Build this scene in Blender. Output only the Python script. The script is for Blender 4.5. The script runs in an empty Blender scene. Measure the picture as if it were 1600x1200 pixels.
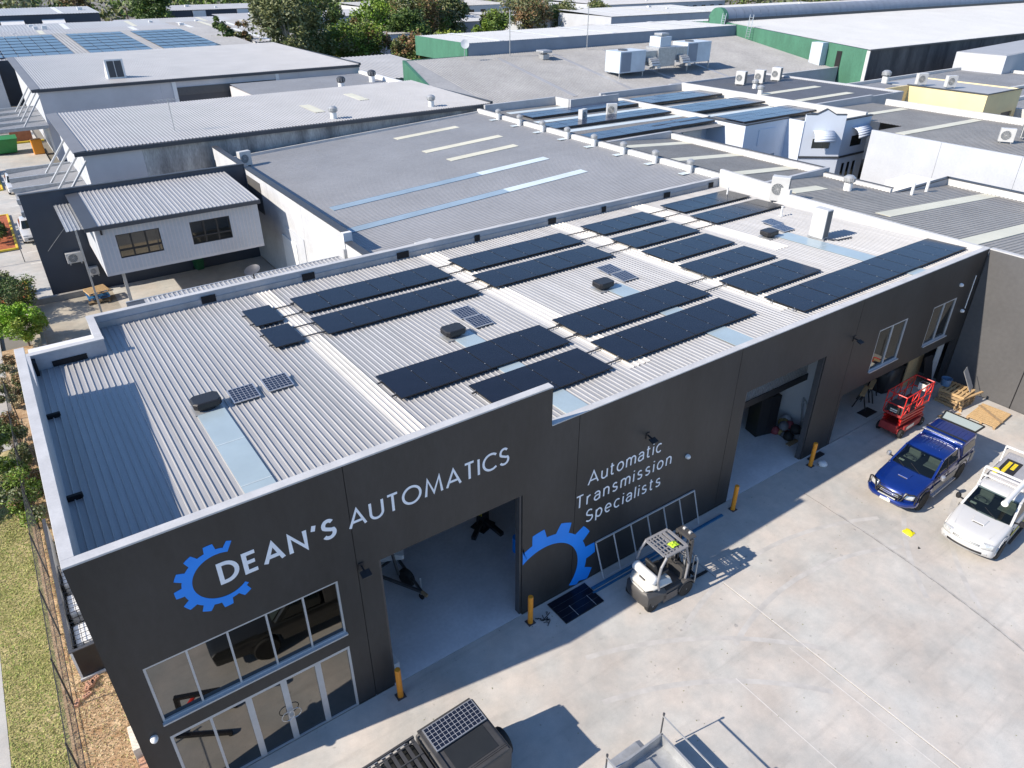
import bpy, math, random
from mathutils import Vector, Matrix
from mathutils.geometry import tessellate_polygon
R = math.radians
random.seed(7)
scene = bpy.context.scene
col = scene.collection

# ---------------------------------------------------------------- camera
cam_d = bpy.data.cameras.new('camera'); cam = bpy.data.objects.new('camera', cam_d); col.objects.link(cam)
cam_d.sensor_width = 36.0; cam_d.lens = 36.0*1120.1/1600.0; cam_d.clip_start = 0.1; cam_d.clip_end = 4000
_y, _p, _r = R(34.93), R(-30.552), R(-0.066)
fw = Vector((math.sin(_y)*math.cos(_p), math.cos(_y)*math.cos(_p), math.sin(_p)))
rt = Vector((math.cos(_y), -math.sin(_y), 0)); up = rt.cross(fw)
rt2 = rt*math.cos(_r)+up*math.sin(_r); up2 = -rt*math.sin(_r)+up*math.cos(_r)
mw = Matrix((rt2, up2, -fw)).transposed().to_4x4(); mw.translation = Vector((1.286, -12.689, 17.653))
cam.matrix_world = mw
scene.camera = cam

# ---------------------------------------------------------------- sky, sun, exposure
SUN_DIR = Vector((1.38, -0.214, -1.0)).normalized()        # direction the light travels
elev = math.asin(-SUN_DIR.z); az = math.atan2(-SUN_DIR.x, -SUN_DIR.y)
world = bpy.data.worlds.new('World'); scene.world = world; world.use_nodes = True
wn = world.node_tree.nodes; wl = world.node_tree.links; wn.clear()
sky = wn.new('ShaderNodeTexSky'); sky.sky_type = 'NISHITA'; sky.sun_disc = False
sky.sun_elevation = elev; sky.sun_rotation = az; sky.air_density = 1.0; sky.dust_density = 0.2; sky.ozone_density = 6.0
bg = wn.new('ShaderNodeBackground'); bg.inputs['Strength'].default_value = 0.135
wo = wn.new('ShaderNodeOutputWorld'); wl.new(sky.outputs[0], bg.inputs[0]); wl.new(bg.outputs[0], wo.inputs[0])
sun_d = bpy.data.lights.new('sun', 'SUN'); sun = bpy.data.objects.new('sun', sun_d); col.objects.link(sun)
sun_d.energy = 4.9; sun_d.angle = R(0.5); sun_d.color = (1.0, 0.90, 0.775)
sun.rotation_euler = SUN_DIR.to_track_quat('-Z', 'Y').to_euler(); sun.location = (-60, 10, 60)
vs = scene.view_settings; vs.view_transform = 'Standard'; vs.look = 'None'; vs.gamma = 1.0; vs.exposure = 0.60; vs.use_curve_mapping = False
scene.render.engine = 'CYCLES'; scene.cycles.max_bounces = 7; scene.cycles.diffuse_bounces = 4; scene.cycles.glossy_bounces = 4

# ---------------------------------------------------------------- materials
MATS = {}
def mat(name, c, rough=0.6, metal=0.0, var=0.08, scale=2.0, c2=None, stretch=None, bump=0.0, bscale=40.0, spec=0.5, coat=0.0, trans=0.0, contrast=(0.35, 0.68), fine=0.0):
    """Principled with large + fine procedural colour variation and optional bump."""
    if name in MATS: return MATS[name]
    m = bpy.data.materials.new(name); m.use_nodes = True; MATS[name] = m
    n = m.node_tree.nodes; l = m.node_tree.links; b = n['Principled BSDF']
    b.inputs['Roughness'].default_value = rough; b.inputs['Metallic'].default_value = metal
    b.inputs['Specular IOR Level'].default_value = spec; b.inputs['Coat Weight'].default_value = coat
    b.inputs['Coat Roughness'].default_value = 0.05; b.inputs['Transmission Weight'].default_value = trans
    if var <= 0 and not c2:
        b.inputs['Base Color'].default_value = (*c, 1)
    else:
        tc = n.new('ShaderNodeTexCoord'); src = tc.outputs['Object']
        if stretch:
            mp = n.new('ShaderNodeMapping'); mp.inputs['Scale'].default_value = stretch; l.new(src, mp.inputs[0]); src = mp.outputs[0]
        no = n.new('ShaderNodeTexNoise'); no.inputs['Scale'].default_value = scale; no.inputs['Detail'].default_value = 6.0; no.inputs['Roughness'].default_value = 0.6
        l.new(src, no.inputs['Vector'])
        cr = n.new('ShaderNodeValToRGB'); cr.color_ramp.elements[0].position = contrast[0]; cr.color_ramp.elements[1].position = contrast[1]
        if c2 is None:
            lo = tuple(x*(1-var) for x in c); hi = tuple(min(1, x*(1+var)) for x in c)
        else: lo, hi = c, c2
        cr.color_ramp.elements[0].color = (*lo, 1); cr.color_ramp.elements[1].color = (*hi, 1)
        l.new(no.outputs['Fac'], cr.inputs[0]); out = cr.outputs[0]
        if fine > 0:
            n2 = n.new('ShaderNodeTexNoise'); n2.inputs['Scale'].default_value = scale*14; n2.inputs['Detail'].default_value = 4
            l.new(src, n2.inputs['Vector'])
            mr = n.new('ShaderNodeMapRange'); mr.inputs[1].default_value = 0.3; mr.inputs[2].default_value = 0.7; mr.inputs[3].default_value = 1-fine; mr.inputs[4].default_value = 1+fine
            l.new(n2.outputs['Fac'], mr.inputs[0])
            mx = n.new('ShaderNodeMix'); mx.data_type = 'RGBA'; mx.blend_type = 'MULTIPLY'; mx.inputs[0].default_value = 1.0
            l.new(out, mx.inputs[6]); l.new(mr.outputs[0], mx.inputs[7]); out = mx.outputs[2]
        l.new(out, b.inputs['Base Color'])
    if bump > 0:
        tc2 = n.new('ShaderNodeTexCoord'); nb = n.new('ShaderNodeTexNoise'); nb.inputs['Scale'].default_value = bscale; nb.inputs['Detail'].default_value = 5
        l.new(tc2.outputs['Object'], nb.inputs['Vector']); bp = n.new('ShaderNodeBump'); bp.inputs['Strength'].default_value = bump; bp.inputs['Distance'].default_value = 0.02
        l.new(nb.outputs['Fac'], bp.inputs['Height']); l.new(bp.outputs[0], b.inputs['Normal'])
    return m

def pvcell_mat(name, nx, ny, sx, sy, cell=(0.012, 0.017, 0.035), line=(0.45, 0.47, 0.5), w=0.05):
    """photovoltaic cell print: dark cells with pale gaps, in object space (metres), sheet sx by sy from the object's origin corner"""
    m = bpy.data.materials.new(name); m.use_nodes = True; n = m.node_tree.nodes; l = m.node_tree.links; b = n['Principled BSDF']
    b.inputs['Roughness'].default_value = 0.15; b.inputs['Coat Weight'].default_value = 0.5
    tc = n.new('ShaderNodeTexCoord'); mp = n.new('ShaderNodeMapping'); mp.inputs['Scale'].default_value = (nx/sx, ny/sy, 1); l.new(tc.outputs['Object'], mp.inputs[0])
    sp = n.new('ShaderNodeSeparateXYZ'); l.new(mp.outputs[0], sp.inputs[0]); outs = []
    for k in (0, 1):
        fr = n.new('ShaderNodeMath'); fr.operation = 'FRACT'; l.new(sp.outputs[k], fr.inputs[0])
        a = n.new('ShaderNodeMath'); a.operation = 'SUBTRACT'; a.inputs[1].default_value = 0.5; l.new(fr.outputs[0], a.inputs[0])
        ab = n.new('ShaderNodeMath'); ab.operation = 'ABSOLUTE'; l.new(a.outputs[0], ab.inputs[0])
        g = n.new('ShaderNodeMath'); g.operation = 'GREATER_THAN'; g.inputs[1].default_value = 0.5-w; l.new(ab.outputs[0], g.inputs[0]); outs.append(g)
    mx = n.new('ShaderNodeMath'); mx.operation = 'MAXIMUM'; l.new(outs[0].outputs[0], mx.inputs[0]); l.new(outs[1].outputs[0], mx.inputs[1])
    mc = n.new('ShaderNodeMix'); mc.data_type = 'RGBA'; mc.inputs[6].default_value = (*cell, 1); mc.inputs[7].default_value = (*line, 1)
    l.new(mx.outputs[0], mc.inputs[0]); l.new(mc.outputs[2], b.inputs['Base Color']); return m

# ---------------------------------------------------------------- mesh builder
class MB:
    def __init__(s): s.v = []; s.f = []; s.m = []
    def add(s, vs_, fs_, mi=0):
        o = len(s.v); s.v += [tuple(p) for p in vs_]; s.f += [tuple(i+o for i in f) for f in fs_]; s.m += [mi]*len(fs_); return s
    def box(s, x0, x1, y0, y1, z0, z1, mi=0):
        return s.add([(x0,y0,z0),(x1,y0,z0),(x1,y1,z0),(x0,y1,z0),(x0,y0,z1),(x1,y0,z1),(x1,y1,z1),(x0,y1,z1)],
                     [(0,3,2,1),(4,5,6,7),(0,1,5,4),(1,2,6,5),(2,3,7,6),(3,0,4,7)], mi)
    def bar(s, p0, p1, w, h=None, upv=(0,0,1), mi=0):
        p0 = Vector(p0); p1 = Vector(p1); h = h or w; d = (p1-p0).normalized(); u = Vector(upv)
        if abs(d.dot(u)) > 0.98: u = Vector((1,0,0))
        a = d.cross(u).normalized()*(w/2); b = a.cross(d).normalized()*(h/2)
        return s.add([p0-a-b,p0+a-b,p0+a+b,p0-a+b,p1-a-b,p1+a-b,p1+a+b,p1-a+b],
                     [(0,1,2,3),(7,6,5,4),(0,4,5,1),(1,5,6,2),(2,6,7,3),(3,7,4,0)], mi)
    def cyl(s, p0, p1, r0, r1=None, n=10, cap=True, mi=0):
        p0 = Vector(p0); p1 = Vector(p1); r1 = r0 if r1 is None else r1; d = (p1-p0).normalized()
        u = Vector((0,0,1)) if abs(d.z) < 0.9 else Vector((1,0,0)); a = d.cross(u).normalized(); b = d.cross(a)
        vs_ = []
        for (p, r) in ((p0, r0), (p1, r1)):
            for k in range(n): t = 2*math.pi*k/n; vs_.append(p+a*math.cos(t)*r+b*math.sin(t)*r)
        fs_ = [(k, (k+1)%n, n+(k+1)%n, n+k) for k in range(n)]
        if cap: fs_ += [tuple(range(n-1, -1, -1)), tuple(range(n, 2*n))]
        return s.add(vs_, fs_, mi)
    def tube(s, pts, r, n=6, mi=0):
        for a, b in zip(pts[:-1], pts[1:]): s.cyl(a, b, r, n=n, mi=mi)
        return s
    def prism(s, pts, axis, a0, a1, mi=0):
        n = len(pts)
        mk = {'x': lambda p, a: (a, p[0], p[1]), 'y': lambda p, a: (p[0], a, p[1]), 'z': lambda p, a: (p[0], p[1], a)}[axis]
        vs_ = [mk(p, a0) for p in pts]+[mk(p, a1) for p in pts]
        tri = tessellate_polygon([[Vector((p[0], p[1], 0)) for p in pts]])
        fs_ = [tuple(t) for t in tri]+[tuple(i+n for i in reversed(t)) for t in tri]+[(i, (i+1)%n, n+(i+1)%n, n+i) for i in range(n)]
        return s.add(vs_, fs_, mi)
    def quad(s, a, b, c, d, mi=0): return s.add([a, b, c, d], [(0,1,2,3)], mi)
    def slab(s, a, b, c, d, t, mi=0):
        """thick quad: top corners a,b,c,d (counter-clockwise from above), thickness t along the face normal"""
        a, b, c, d = map(Vector, (a, b, c, d)); nn = (b-a).cross(d-a).normalized()*t
        return s.add([a-nn, b-nn, c-nn, d-nn, a, b, c, d], [(0,3,2,1),(4,5,6,7),(0,1,5,4),(1,2,6,5),(2,3,7,6),(3,0,4,7)], mi)
    def lathe(s, c, axis, prof, n=16, mi=0):
        c = Vector(c); d = Vector(axis).normalized(); u = Vector((0,0,1)) if abs(d.z) < 0.9 else Vector((1,0,0)); a = d.cross(u).normalized(); b = d.cross(a)
        vs_ = []
        for (r, h) in prof:
            for k in range(n): t = 2*math.pi*k/n; vs_.append(c+d*h+a*math.cos(t)*r+b*math.sin(t)*r)
        fs_ = []
        for i in range(len(prof)-1):
            for k in range(n): fs_.append((i*n+k, i*n+(k+1)%n, (i+1)*n+(k+1)%n, (i+1)*n+k))
        fs_ += [tuple(range(n-1, -1, -1)), tuple(range((len(prof)-1)*n, len(prof)*n))]
        return s.add(vs_, fs_, mi)
    def loft(s, secs, cap=True, mi=0):
        n = len(secs[0]); vs_ = [p for q in secs for p in q]; fs_ = []
        for i in range(len(secs)-1):
            for k in range(n): fs_.append((i*n+k, i*n+(k+1)%n, (i+1)*n+(k+1)%n, (i+1)*n+k))
        if cap: fs_ += [tuple(range(n-1, -1, -1)), tuple(range((len(secs)-1)*n, len(secs)*n))]
        return s.add(vs_, fs_, mi)
    def corr(s, x0, x1, y0, y1, zf, axis='y', pitch=0.18, h=0.035, crest=0.3, mi=0):
        """trapezoidal ribbed sheet; ribs run along axis"""
        L0, L1 = (x0, x1) if axis == 'y' else (y0, y1); E0, E1 = (y0, y1) if axis == 'y' else (x0, x1)
        n = max(1, int(round((L1-L0)/pitch))); p = (L1-L0)/n; prof = []
        for i in range(n):
            c = L0+i*p; prof += [(c, 0), (c+p*(0.92-crest), 0), (c+p*(1.0-crest), h), (c+p*0.91, h)]
        prof.append((L1, 0)); vs_ = []
        for c, hh in prof:
            for e in (E0, E1):
                x, y = (c, e) if axis == 'y' else (e, c); vs_.append((x, y, zf(x, y)+hh))
        fs_ = [(2*i, 2*i+2, 2*i+3, 2*i+1) for i in range(len(prof)-1)]
        return s.add(vs_, fs_, mi)
    def build(s, name, m, parent=None, world=True, smooth=None, bevel=0.0, seg=2, loc=None):
        me = bpy.data.meshes.new(name); vv = s.v
        if parent is not None and world:
            o = parent.get('_w', None) or (parent.location.x, parent.location.y, parent.location.z)
            vv = [(a[0]-o[0], a[1]-o[1], a[2]-o[2]) for a in vv]
        elif loc is not None: vv = [(a[0]-loc[0], a[1]-loc[1], a[2]-loc[2]) for a in vv]
        me.from_pydata(vv, [], s.f); ms = m if isinstance(m, (list, tuple)) else [m]
        for q in ms: me.materials.append(q)
        if len(ms) > 1:
            me.polygons.foreach_set('material_index', s.m)
        if smooth is not None:
            me.polygons.foreach_set('use_smooth', [True]*len(me.polygons)); me.set_sharp_from_angle(angle=R(smooth))
        me.update(); ob = bpy.data.objects.new(name, me); col.objects.link(ob)
        if parent is not None: ob.parent = parent
        if loc is not None: ob.location = loc
        if bevel > 0:
            bv = ob.modifiers.new('bevel', 'BEVEL'); bv.width = bevel; bv.segments = seg; bv.limit_method = 'ANGLE'; bv.angle_limit = R(35)
        return ob

def tag(o, label, cat, group=None):
    o['label'] = label; o['category'] = cat
    if group: o['group'] = group
    return o
def thing(name, label, cat, loc=(0,0,0), rz=0.0, group=None):
    o = bpy.data.objects.new(name, None); col.objects.link(o); o.empty_display_size = 0.3
    o.location = loc; o.rotation_euler = (0, 0, rz); return tag(o, label, cat, group)
def sub(name, parent):
    """an empty part at its parent's origin that groups sub-parts"""
    o = bpy.data.objects.new(name, None); col.objects.link(o); o.parent = parent; o['_w'] = tuple(parent.get('_w', None) or tuple(parent.location)); return o
def structure(o, kind='structure'): o['kind'] = kind; return o
def dup(root, loc=None, rz=None, label=None, group=None):
    def cp(o, par):
        c = o.copy(); col.objects.link(c); c.parent = par
        for ch in list(o.children): cp(ch, c)
        return c
    c = cp(root, None)
    if loc is not None: c.location = loc
    if rz is not None: c.rotation_euler = (0, 0, rz)
    if label: c['label'] = label
    if group: c['group'] = group
    return c
# ---------------------------------------------------------------- shared materials
m_zinc   = mat('roof_zinc', (0.335,0.336,0.34), 0.40, 0.0, 0.10, 0.7, stretch=(5,0.25,1), fine=0.05)
m_cream  = mat('roof_cream_sheet', (0.60,0.575,0.53), 0.5, 0, 0.05, 0.8)
m_sky    = mat('skylight_fibreglass', (0.32,0.40,0.44), 0.3, 0, 0.06, 0.8, spec=0.7)
m_char   = mat('charcoal_paint', (0.029,0.029,0.0295), 0.5, 0, 0.26, 0.55, stretch=(1.0,1.0,0.35), bump=0.12, bscale=18, fine=0.10)
m_capg   = mat('coping_grey', (0.47,0.47,0.47), 0.55, 0, 0.10, 1.5, fine=0.05)
m_render = mat('parapet_grey_blue', (0.38,0.395,0.42), 0.7, 0, 0.08, 0.7, fine=0.05)
m_parwh  = mat('parapet_white', (0.50,0.50,0.49), 0.6, 0, 0.08, 0.9, fine=0.05)
m_stripseam = mat('skylight_lap', (0.42,0.49,0.52), 0.4, 0, 0.1, 3)
m_black  = mat('black_gap', (0.006,0.006,0.008), 0.8, 0, 0)
m_blackp = mat('black_plastic', (0.02,0.02,0.022), 0.42, 0, 0.1, 3)
m_pv     = mat('pv_black_glass', (0.010,0.0125,0.022), 0.22, 0, 0.12, 1.5, spec=0.28)
m_pvfr   = mat('pv_black_frame', (0.02,0.02,0.022), 0.35, 0.3, 0)
m_alu    = mat('aluminium', (0.62,0.63,0.64), 0.32, 0.75, 0.05, 3)
m_winfr  = mat('window_frame_silver', (0.48,0.49,0.50), 0.4, 0.2, 0.05, 3)
m_glass  = mat('tinted_reflective_glass', (0.185,0.185,0.18), 0.025, 1.0, 0)
m_glassd = mat('dark_glass', (0.10,0.11,0.11), 0.03, 0.9, 0)
m_paintw = mat('sign_paint_white', (0.82,0.84,0.88), 0.6, 0, 0.04, 2)
m_blue   = mat('sign_paint_blue', (0.006,0.25,0.86), 0.5, 0, 0.05, 1.0)
m_orange = mat('bollard_orange', (0.72,0.27,0.02), 0.45, 0, 0.08, 6)
m_floor  = mat('shed_floor', (0.60,0.61,0.63), 0.22, 0, 0.10, 0.6, fine=0.05)
m_inwall = mat('shed_inner_wall', (0.62,0.62,0.62), 0.7, 0, 0.06, 0.7)
m_white  = mat('white_paint', (0.70,0.70,0.69), 0.45, 0, 0.04, 2)
m_galv   = mat('galvanised', (0.40,0.41,0.415), 0.42, 0.4, 0.14, 4, fine=0.06)
m_tyre   = mat('tyre_rubber', (0.018,0.018,0.018), 0.8, 0, 0.15, 8, bump=0.3, bscale=60)
m_red    = mat('red_paint', (0.62,0.025,0.02), 0.4, 0, 0.12, 4)
m_redd   = mat('red_paint_worn', (0.33,0.035,0.035), 0.5, 0, 0.2, 4)
m_timber = mat('timber', (0.50,0.34,0.17), 0.75, 0, 0.2, 5, stretch=(1,8,8), fine=0.15)
m_timbd  = mat('timber_weathered', (0.33,0.23,0.13), 0.8, 0, 0.25, 5, stretch=(1,8,8), fine=0.15)
m_steel  = mat('dark_steel', (0.10,0.10,0.105), 0.45, 0.5, 0.1, 4)
m_brick  = mat('brick_salmon', (0.46,0.25,0.16), 0.85, 0, 0.2, 9)

def concrete(name, c=(0.505,0.484,0.448), seed=0.0, amp=0.22):
    """broom-finished concrete: mottling, dark stains, fine grain and faint tyre marks"""
    m = bpy.data.materials.new(name); m.use_nodes = True; n = m.node_tree.nodes; l = m.node_tree.links; b = n['Principled BSDF']
    b.inputs['Roughness'].default_value = 0.75; b.inputs['Specular IOR Level'].default_value = 0.3
    ge = n.new('ShaderNodeNewGeometry'); mp = n.new('ShaderNodeMapping'); mp.inputs['Location'].default_value = (seed, seed*0.7, 0); l.new(ge.outputs['Position'], mp.inputs[0])
    def nz(sc, det, ro=0.6, vec=None):
        q = n.new('ShaderNodeTexNoise'); q.inputs['Scale'].default_value = sc; q.inputs['Detail'].default_value = det; q.inputs['Roughness'].default_value = ro
        l.new(vec or mp.outputs[0], q.inputs['Vector']); return q.outputs['Fac']
    def rng(src, a, bb, lo, hi):
        q = n.new('ShaderNodeMapRange'); q.inputs[1].default_value = a; q.inputs[2].default_value = bb; q.inputs[3].default_value = lo; q.inputs[4].default_value = hi; l.new(src, q.inputs[0]); return q.outputs[0]
    def mul(a, bb):
        q = n.new('ShaderNodeMath'); q.operation = 'MULTIPLY'; l.new(a, q.inputs[0]); l.new(bb, q.inputs[1]); return q.outputs[0]
    big = rng(nz(0.32, 5, 0.65), 0.3, 0.72, 1-amp, 1+amp*0.55)
    mid = rng(nz(2.4, 6, 0.7), 0.3, 0.7, 0.89, 1.06)
    fin = rng(nz(38, 3), 0.3, 0.7, 0.94, 1.06)
    spots = rng(nz(5.5, 2, 0.5), 0.69, 0.77, 1.0, 0.74)
    mp2 = n.new('ShaderNodeMapping'); mp2.inputs['Rotation'].default_value = (0, 0, R(8)); mp2.inputs['Scale'].default_value = (0.18, 2.2, 1); l.new(ge.outputs['Position'], mp2.inputs[0])
    drag = rng(nz(1.0, 4, 0.6, mp2.outputs[0]), 0.56, 0.8, 1.0, 0.82)
    v = mul(mul(mul(big, mid), mul(fin, spots)), drag)
    hue = n.new('ShaderNodeValToRGB'); hue.color_ramp.elements[0].color = (c[0]*0.97, c[1]*1.0, c[2]*1.02, 1); hue.color_ramp.elements[1].color = (c[0]*1.03, c[1]*0.985, c[2]*0.96, 1)
    hue.color_ramp.elements[0].position = 0.35; hue.color_ramp.elements[1].position = 0.65; l.new(nz(0.6, 3), hue.inputs[0])
    mx = n.new('ShaderNodeMix'); mx.data_type = 'RGBA'; mx.blend_type = 'MULTIPLY'; mx.inputs[0].default_value = 1; l.new(hue.outputs[0], mx.inputs[6]); l.new(v, mx.inputs[7]); l.new(mx.outputs[2], b.inputs['Base Color'])
    bp = n.new('ShaderNodeBump'); bp.inputs['Strength'].default_value = 0.15; bp.inputs['Distance'].default_value = 0.01; l.new(nz(60, 4), bp.inputs['Height']); l.new(bp.outputs[0], b.inputs['Normal'])
    return m
m_conc = concrete('yard_concrete'); m_conc2 = concrete('carpark_concrete', (0.47,0.455,0.42), 13.0, 0.2); m_path = concrete('path_concrete', (0.42,0.41,0.385), 31.0, 0.18)
m_oldconc = concrete('old_yard_concrete', (0.40,0.365,0.30), 50.0, 0.4)

# ---------------------------------------------------------------- ground
m_ground = mat('far_ground', (0.13,0.125,0.11), 0.9, 0, 0.3, 0.03, c2=(0.22,0.20,0.17), fine=0.1)
structure(MB().quad((-900,-900,-0.14),(1500,-900,-0.14),(1500,1500,-0.14),(-900,1500,-0.14)).build('ground', m_ground))
yard = structure(MB().box(0.0, 35.78, -34, 0.0, -0.10, -0.03).build('concrete_yard', m_steel))
xs = [0.0, 16.72, 35.75]; ys = [0.0, -34.0]
for i in range(2):
    for j in range(1):
        g = 0.009; MB().box(xs[i]+g, xs[i+1]-g, ys[j+1]+g, ys[j]-g, -0.10, 0.0).build('concrete_slab', m_conc, yard, bevel=0.006, seg=1)
m_line = mat('pale_joint_sealant', (0.52,0.50,0.475), 0.7, 0, 0.3, 1.5, c2=(0.66,0.645,0.62))
for (x, y0, y1) in ((16.30,-12,-5.6),(14.15,-14,-5.4),(16.74,-16,-2.0)):
    MB().box(x, x+0.022, y0, y1, 0.0035, 0.005).build('joint_strip', m_line, yard)
MB().slab((24.3,0.02,0.004),(24.3,-0.02,0.004),(35.7,-0.02,0.004),(35.7,0.02,0.004),0.002).build('threshold_strip', m_line, yard)
# long cracks and tyre scuffs as thin raised-edge ribbons in the slab
def ribbon(pts, w, name, m, par, hz=0.003):
    """one continuous thin strip lying on the slab"""
    n = len(pts); vs_ = []
    for i in range(n):
        a = Vector(pts[max(0, i-1)]); c = Vector(pts[min(n-1, i+1)]); d = (c-a).normalized(); q = Vector((-d.y, d.x))*(w/2); p = Vector(pts[i])
        vs_ += [(p.x-q.x, p.y-q.y, hz), (p.x+q.x, p.y+q.y, hz)]
    return MB().add(vs_, [(2*i, 2*i+2, 2*i+3, 2*i+1) for i in range(n-1)]).build(name, m, par)
m_crack = mat('crack_dark', (0.20,0.19,0.17), 0.9, 0, 0.3, 6); m_scuff = mat('tyre_scuff', (0.40,0.388,0.37), 0.85, 0, 0.2, 3)
random.seed(3)
pts = []
for k in range(40):
    t = k/39; y = -1.4-t*9.5; pts.append((22.87+0.45*math.sin(t*2.6)-t*1.5+random.uniform(-.015,.015), y))
ribbon(pts, 0.022, 'crack', m_crack, yard, 0.006)
ribbon([(p[0]+0.02, p[1]) for p in pts[6:]], 0.11, 'tyre_mark', m_scuff, yard, 0.0035)

def blades(name, label, x0, x1, y0, y1, n, cols_, h=(0.03,0.09), seed=1, holes=None):
    random.seed(seed); b = MB()
    for k in range(n):
        x = random.uniform(x0, x1); y = random.uniform(y0, y1)
        if holes and holes(x, y): continue
        a = random.uniform(0, 6.28); w = random.uniform(0.012, 0.03); hh = random.uniform(*h); dx = math.cos(a)*w; dy = math.sin(a)*w; lx = random.uniform(-.05,.05); ly = random.uniform(-.05,.05)
        b.add([(x-dx,y-dy,0.0),(x+dx,y+dy,0.0),(x+lx,y+ly,hh)], [(0,1,2)], random.randrange(len(cols_)))
    o = b.build(name, cols_); structure(o, 'stuff'); o['label'] = label; return o
m_lawn = mat('lawn_soil', (0.20,0.20,0.06), 0.95, 0, 0.3, 0.8, c2=(0.46,0.37,0.20), fine=0.25)
m_mulch = mat('mulch', (0.30,0.18,0.09), 0.95, 0, 0.3, 2.5, c2=(0.52,0.38,0.23), fine=0.35, bump=0.6, bscale=30)
m_g1 = mat('grass_green', (0.20,0.28,0.05), 0.8, 0, 0.2, 3); m_g2 = mat('grass_yellow', (0.42,0.38,0.15), 0.85, 0, 0.2, 3); m_g3 = mat('grass_dry', (0.52,0.42,0.25), 0.9, 0, 0.2, 3)
m_g4 = mat('grass_olive', (0.30,0.31,0.09), 0.85, 0, 0.2, 3)
structure(MB().box(-3.0, -1.62, -6, 19.5, -0.13, -0.012).build('lawn', m_lawn))
structure(MB().box(-1.62, 0.02, -6, 30, -0.13, -0.012).build('garden_bed', m_mulch))
structure(MB().box(-5.4, -3.01, -6, 19.4, -0.13, -0.002).build('footpath', m_path))
structure(MB().box(-6.4, -1.63, 19.51, 36.6, -0.13, -0.004).build('driveway', m_path))
m_tm = mat('faint_tyre_mark', (0.455,0.44,0.418), 0.8, 0, 0.12, 2.0)
_h = 0.002
for (cx, cy, rr, a0, a1) in ((18.5,-14,11.5,62,112),(18.5,-14,10.0,62,110),(8,-14,12.0,40,75),(8,-14,10.5,40,76),(30,-14,11,100,140),(30,-14,9.5,100,142)):
    ribbon([(cx+rr*math.cos(R(a0+(a1-a0)*k/24)), cy+rr*math.sin(R(a0+(a1-a0)*k/24))) for k in range(25)], 0.17, 'tyre_mark', m_tm, yard, _h); _h += 0.0002
m_oil = mat('oil_drip', (0.36,0.345,0.325), 0.6, 0, 0.3, 6)
random.seed(55)
for k in range(16):
    ox, oy = random.choice(((14.5,-3.6),(20,-6),(25.5,-5.6),(12,-3),(17.8,-2.6),(22,-3.4))); ox += random.uniform(-1.2,1.2); oy += random.uniform(-0.9,0.9); rr = random.uniform(0.02,0.07)
    pp_ = [(ox+rr*random.uniform(0.6,1.2)*math.cos(2*math.pi*q/11), oy+rr*random.uniform(0.6,1.2)*math.sin(2*math.pi*q/11)) for q in range(11)]
    MB().prism(pp_, 'z', 0.0005, 0.0042+k*0.0003).build('oil_spot', m_oil, yard)
blades('grass', 'patchy green and straw lawn between fence and footpath', -3.0, -1.7, -1, 19, 26000, [m_g1, m_g2, m_g4, m_g2, m_g4], (0.01,0.035), 4)
blades('dry_leaves', 'dry grass and leaf litter on the garden bed beside the fence', -1.6, -0.05, -1, 20, 14000, [m_g3, m_mulch, m_g2, m_g3], (0.01,0.05), 5)

# ---------------------------------------------------------------- the warehouse
L = 35.8; H = 8.0; H2 = 6.77
def zr(y): return 6.55-0.037*y
wh = thing('warehouse', 'charcoal tilt-panel warehouse with solar arrays, white sign lettering and blue gear emblem', 'warehouse', (0,0,0))

def wall_boxes(b, x0, x1, z0, z1, holes, y0, y1):
    X = sorted({x0, x1, *[min(max(h[0], x0), x1) for h in holes], *[min(max(h[1], x0), x1) for h in holes]})
    Zs = sorted({z0, z1, *[min(max(h[2], z0), z1) for h in holes], *[min(max(h[3], z0), z1) for h in holes]})
    for i in range(len(X)-1):
        run = None
        for j in range(len(Zs)-1):
            cx = (X[i]+X[i+1])/2; cz = (Zs[j]+Zs[j+1])/2
            solid = not any(h[0] < cx < h[1] and h[2] < cz < h[3] for h in holes)
            if solid and run is None: run = Zs[j]
            if not solid and run is not None: b.box(X[i], X[i+1], y0, y1, run, Zs[j]); run = None
        if run is not None: b.box(X[i], X[i+1], y0, y1, run, Zs[-1])
holes = [(0.59,4.99,2.91,4.73),(0.6,5.0,-1,2.39),(6.09,10.51,-1,4.78),(20.04,24.6,-1,4.83),(26.5,35.45,-1,2.42),(28.1,30.2,3.0,4.9),(32.25,34.2,2.95,4.82)]
fac = sub('facade', wh)
edges = [0.0, 5.52, 12.47, 19.38, 26.3, L]
for i in range(5):
    b = MB(); a, c = edges[i]+(0.009 if i else 0), edges[i+1]-(0.009 if i < 4 else 0); hs = [h for h in holes if h[1] > a and h[0] < c]
    if i == 1:
        wall_boxes(b, a, 11.475, -0.05, H-0.05, hs, 0.0, 0.2); wall_boxes(b, 11.475, c, -0.05, H2-0.04, hs, 0.0, 0.2)
    else: wall_boxes(b, a, c, -0.05, (H-0.05 if i < 1 else H2-0.04), hs, 0.0, 0.2)
    b.build('concrete_panel', m_char, fac)
for x in edges[1:-1]: MB().box(x-0.010, x+0.010, 0.02, 0.18, 0, (H if x < 11 else H2)-0.1).build('joint', m_black, fac)
cop = sub('coping', wh)
MB().box(-0.01, 11.485, -0.012, 0.23, H-0.05, H).build('coping_cap', m_capg, cop, bevel=0.006, seg=1)
MB().box(11.486, L+0.02, -0.012, 0.23, H2-0.04, H2).build('coping_cap', m_capg, cop, bevel=0.006, seg=1)
MB().box(-0.012, 0.235, 0.231, 10.6, H-0.05, H).build('coping_cap', m_capg, cop, bevel=0.006, seg=1)
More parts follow.
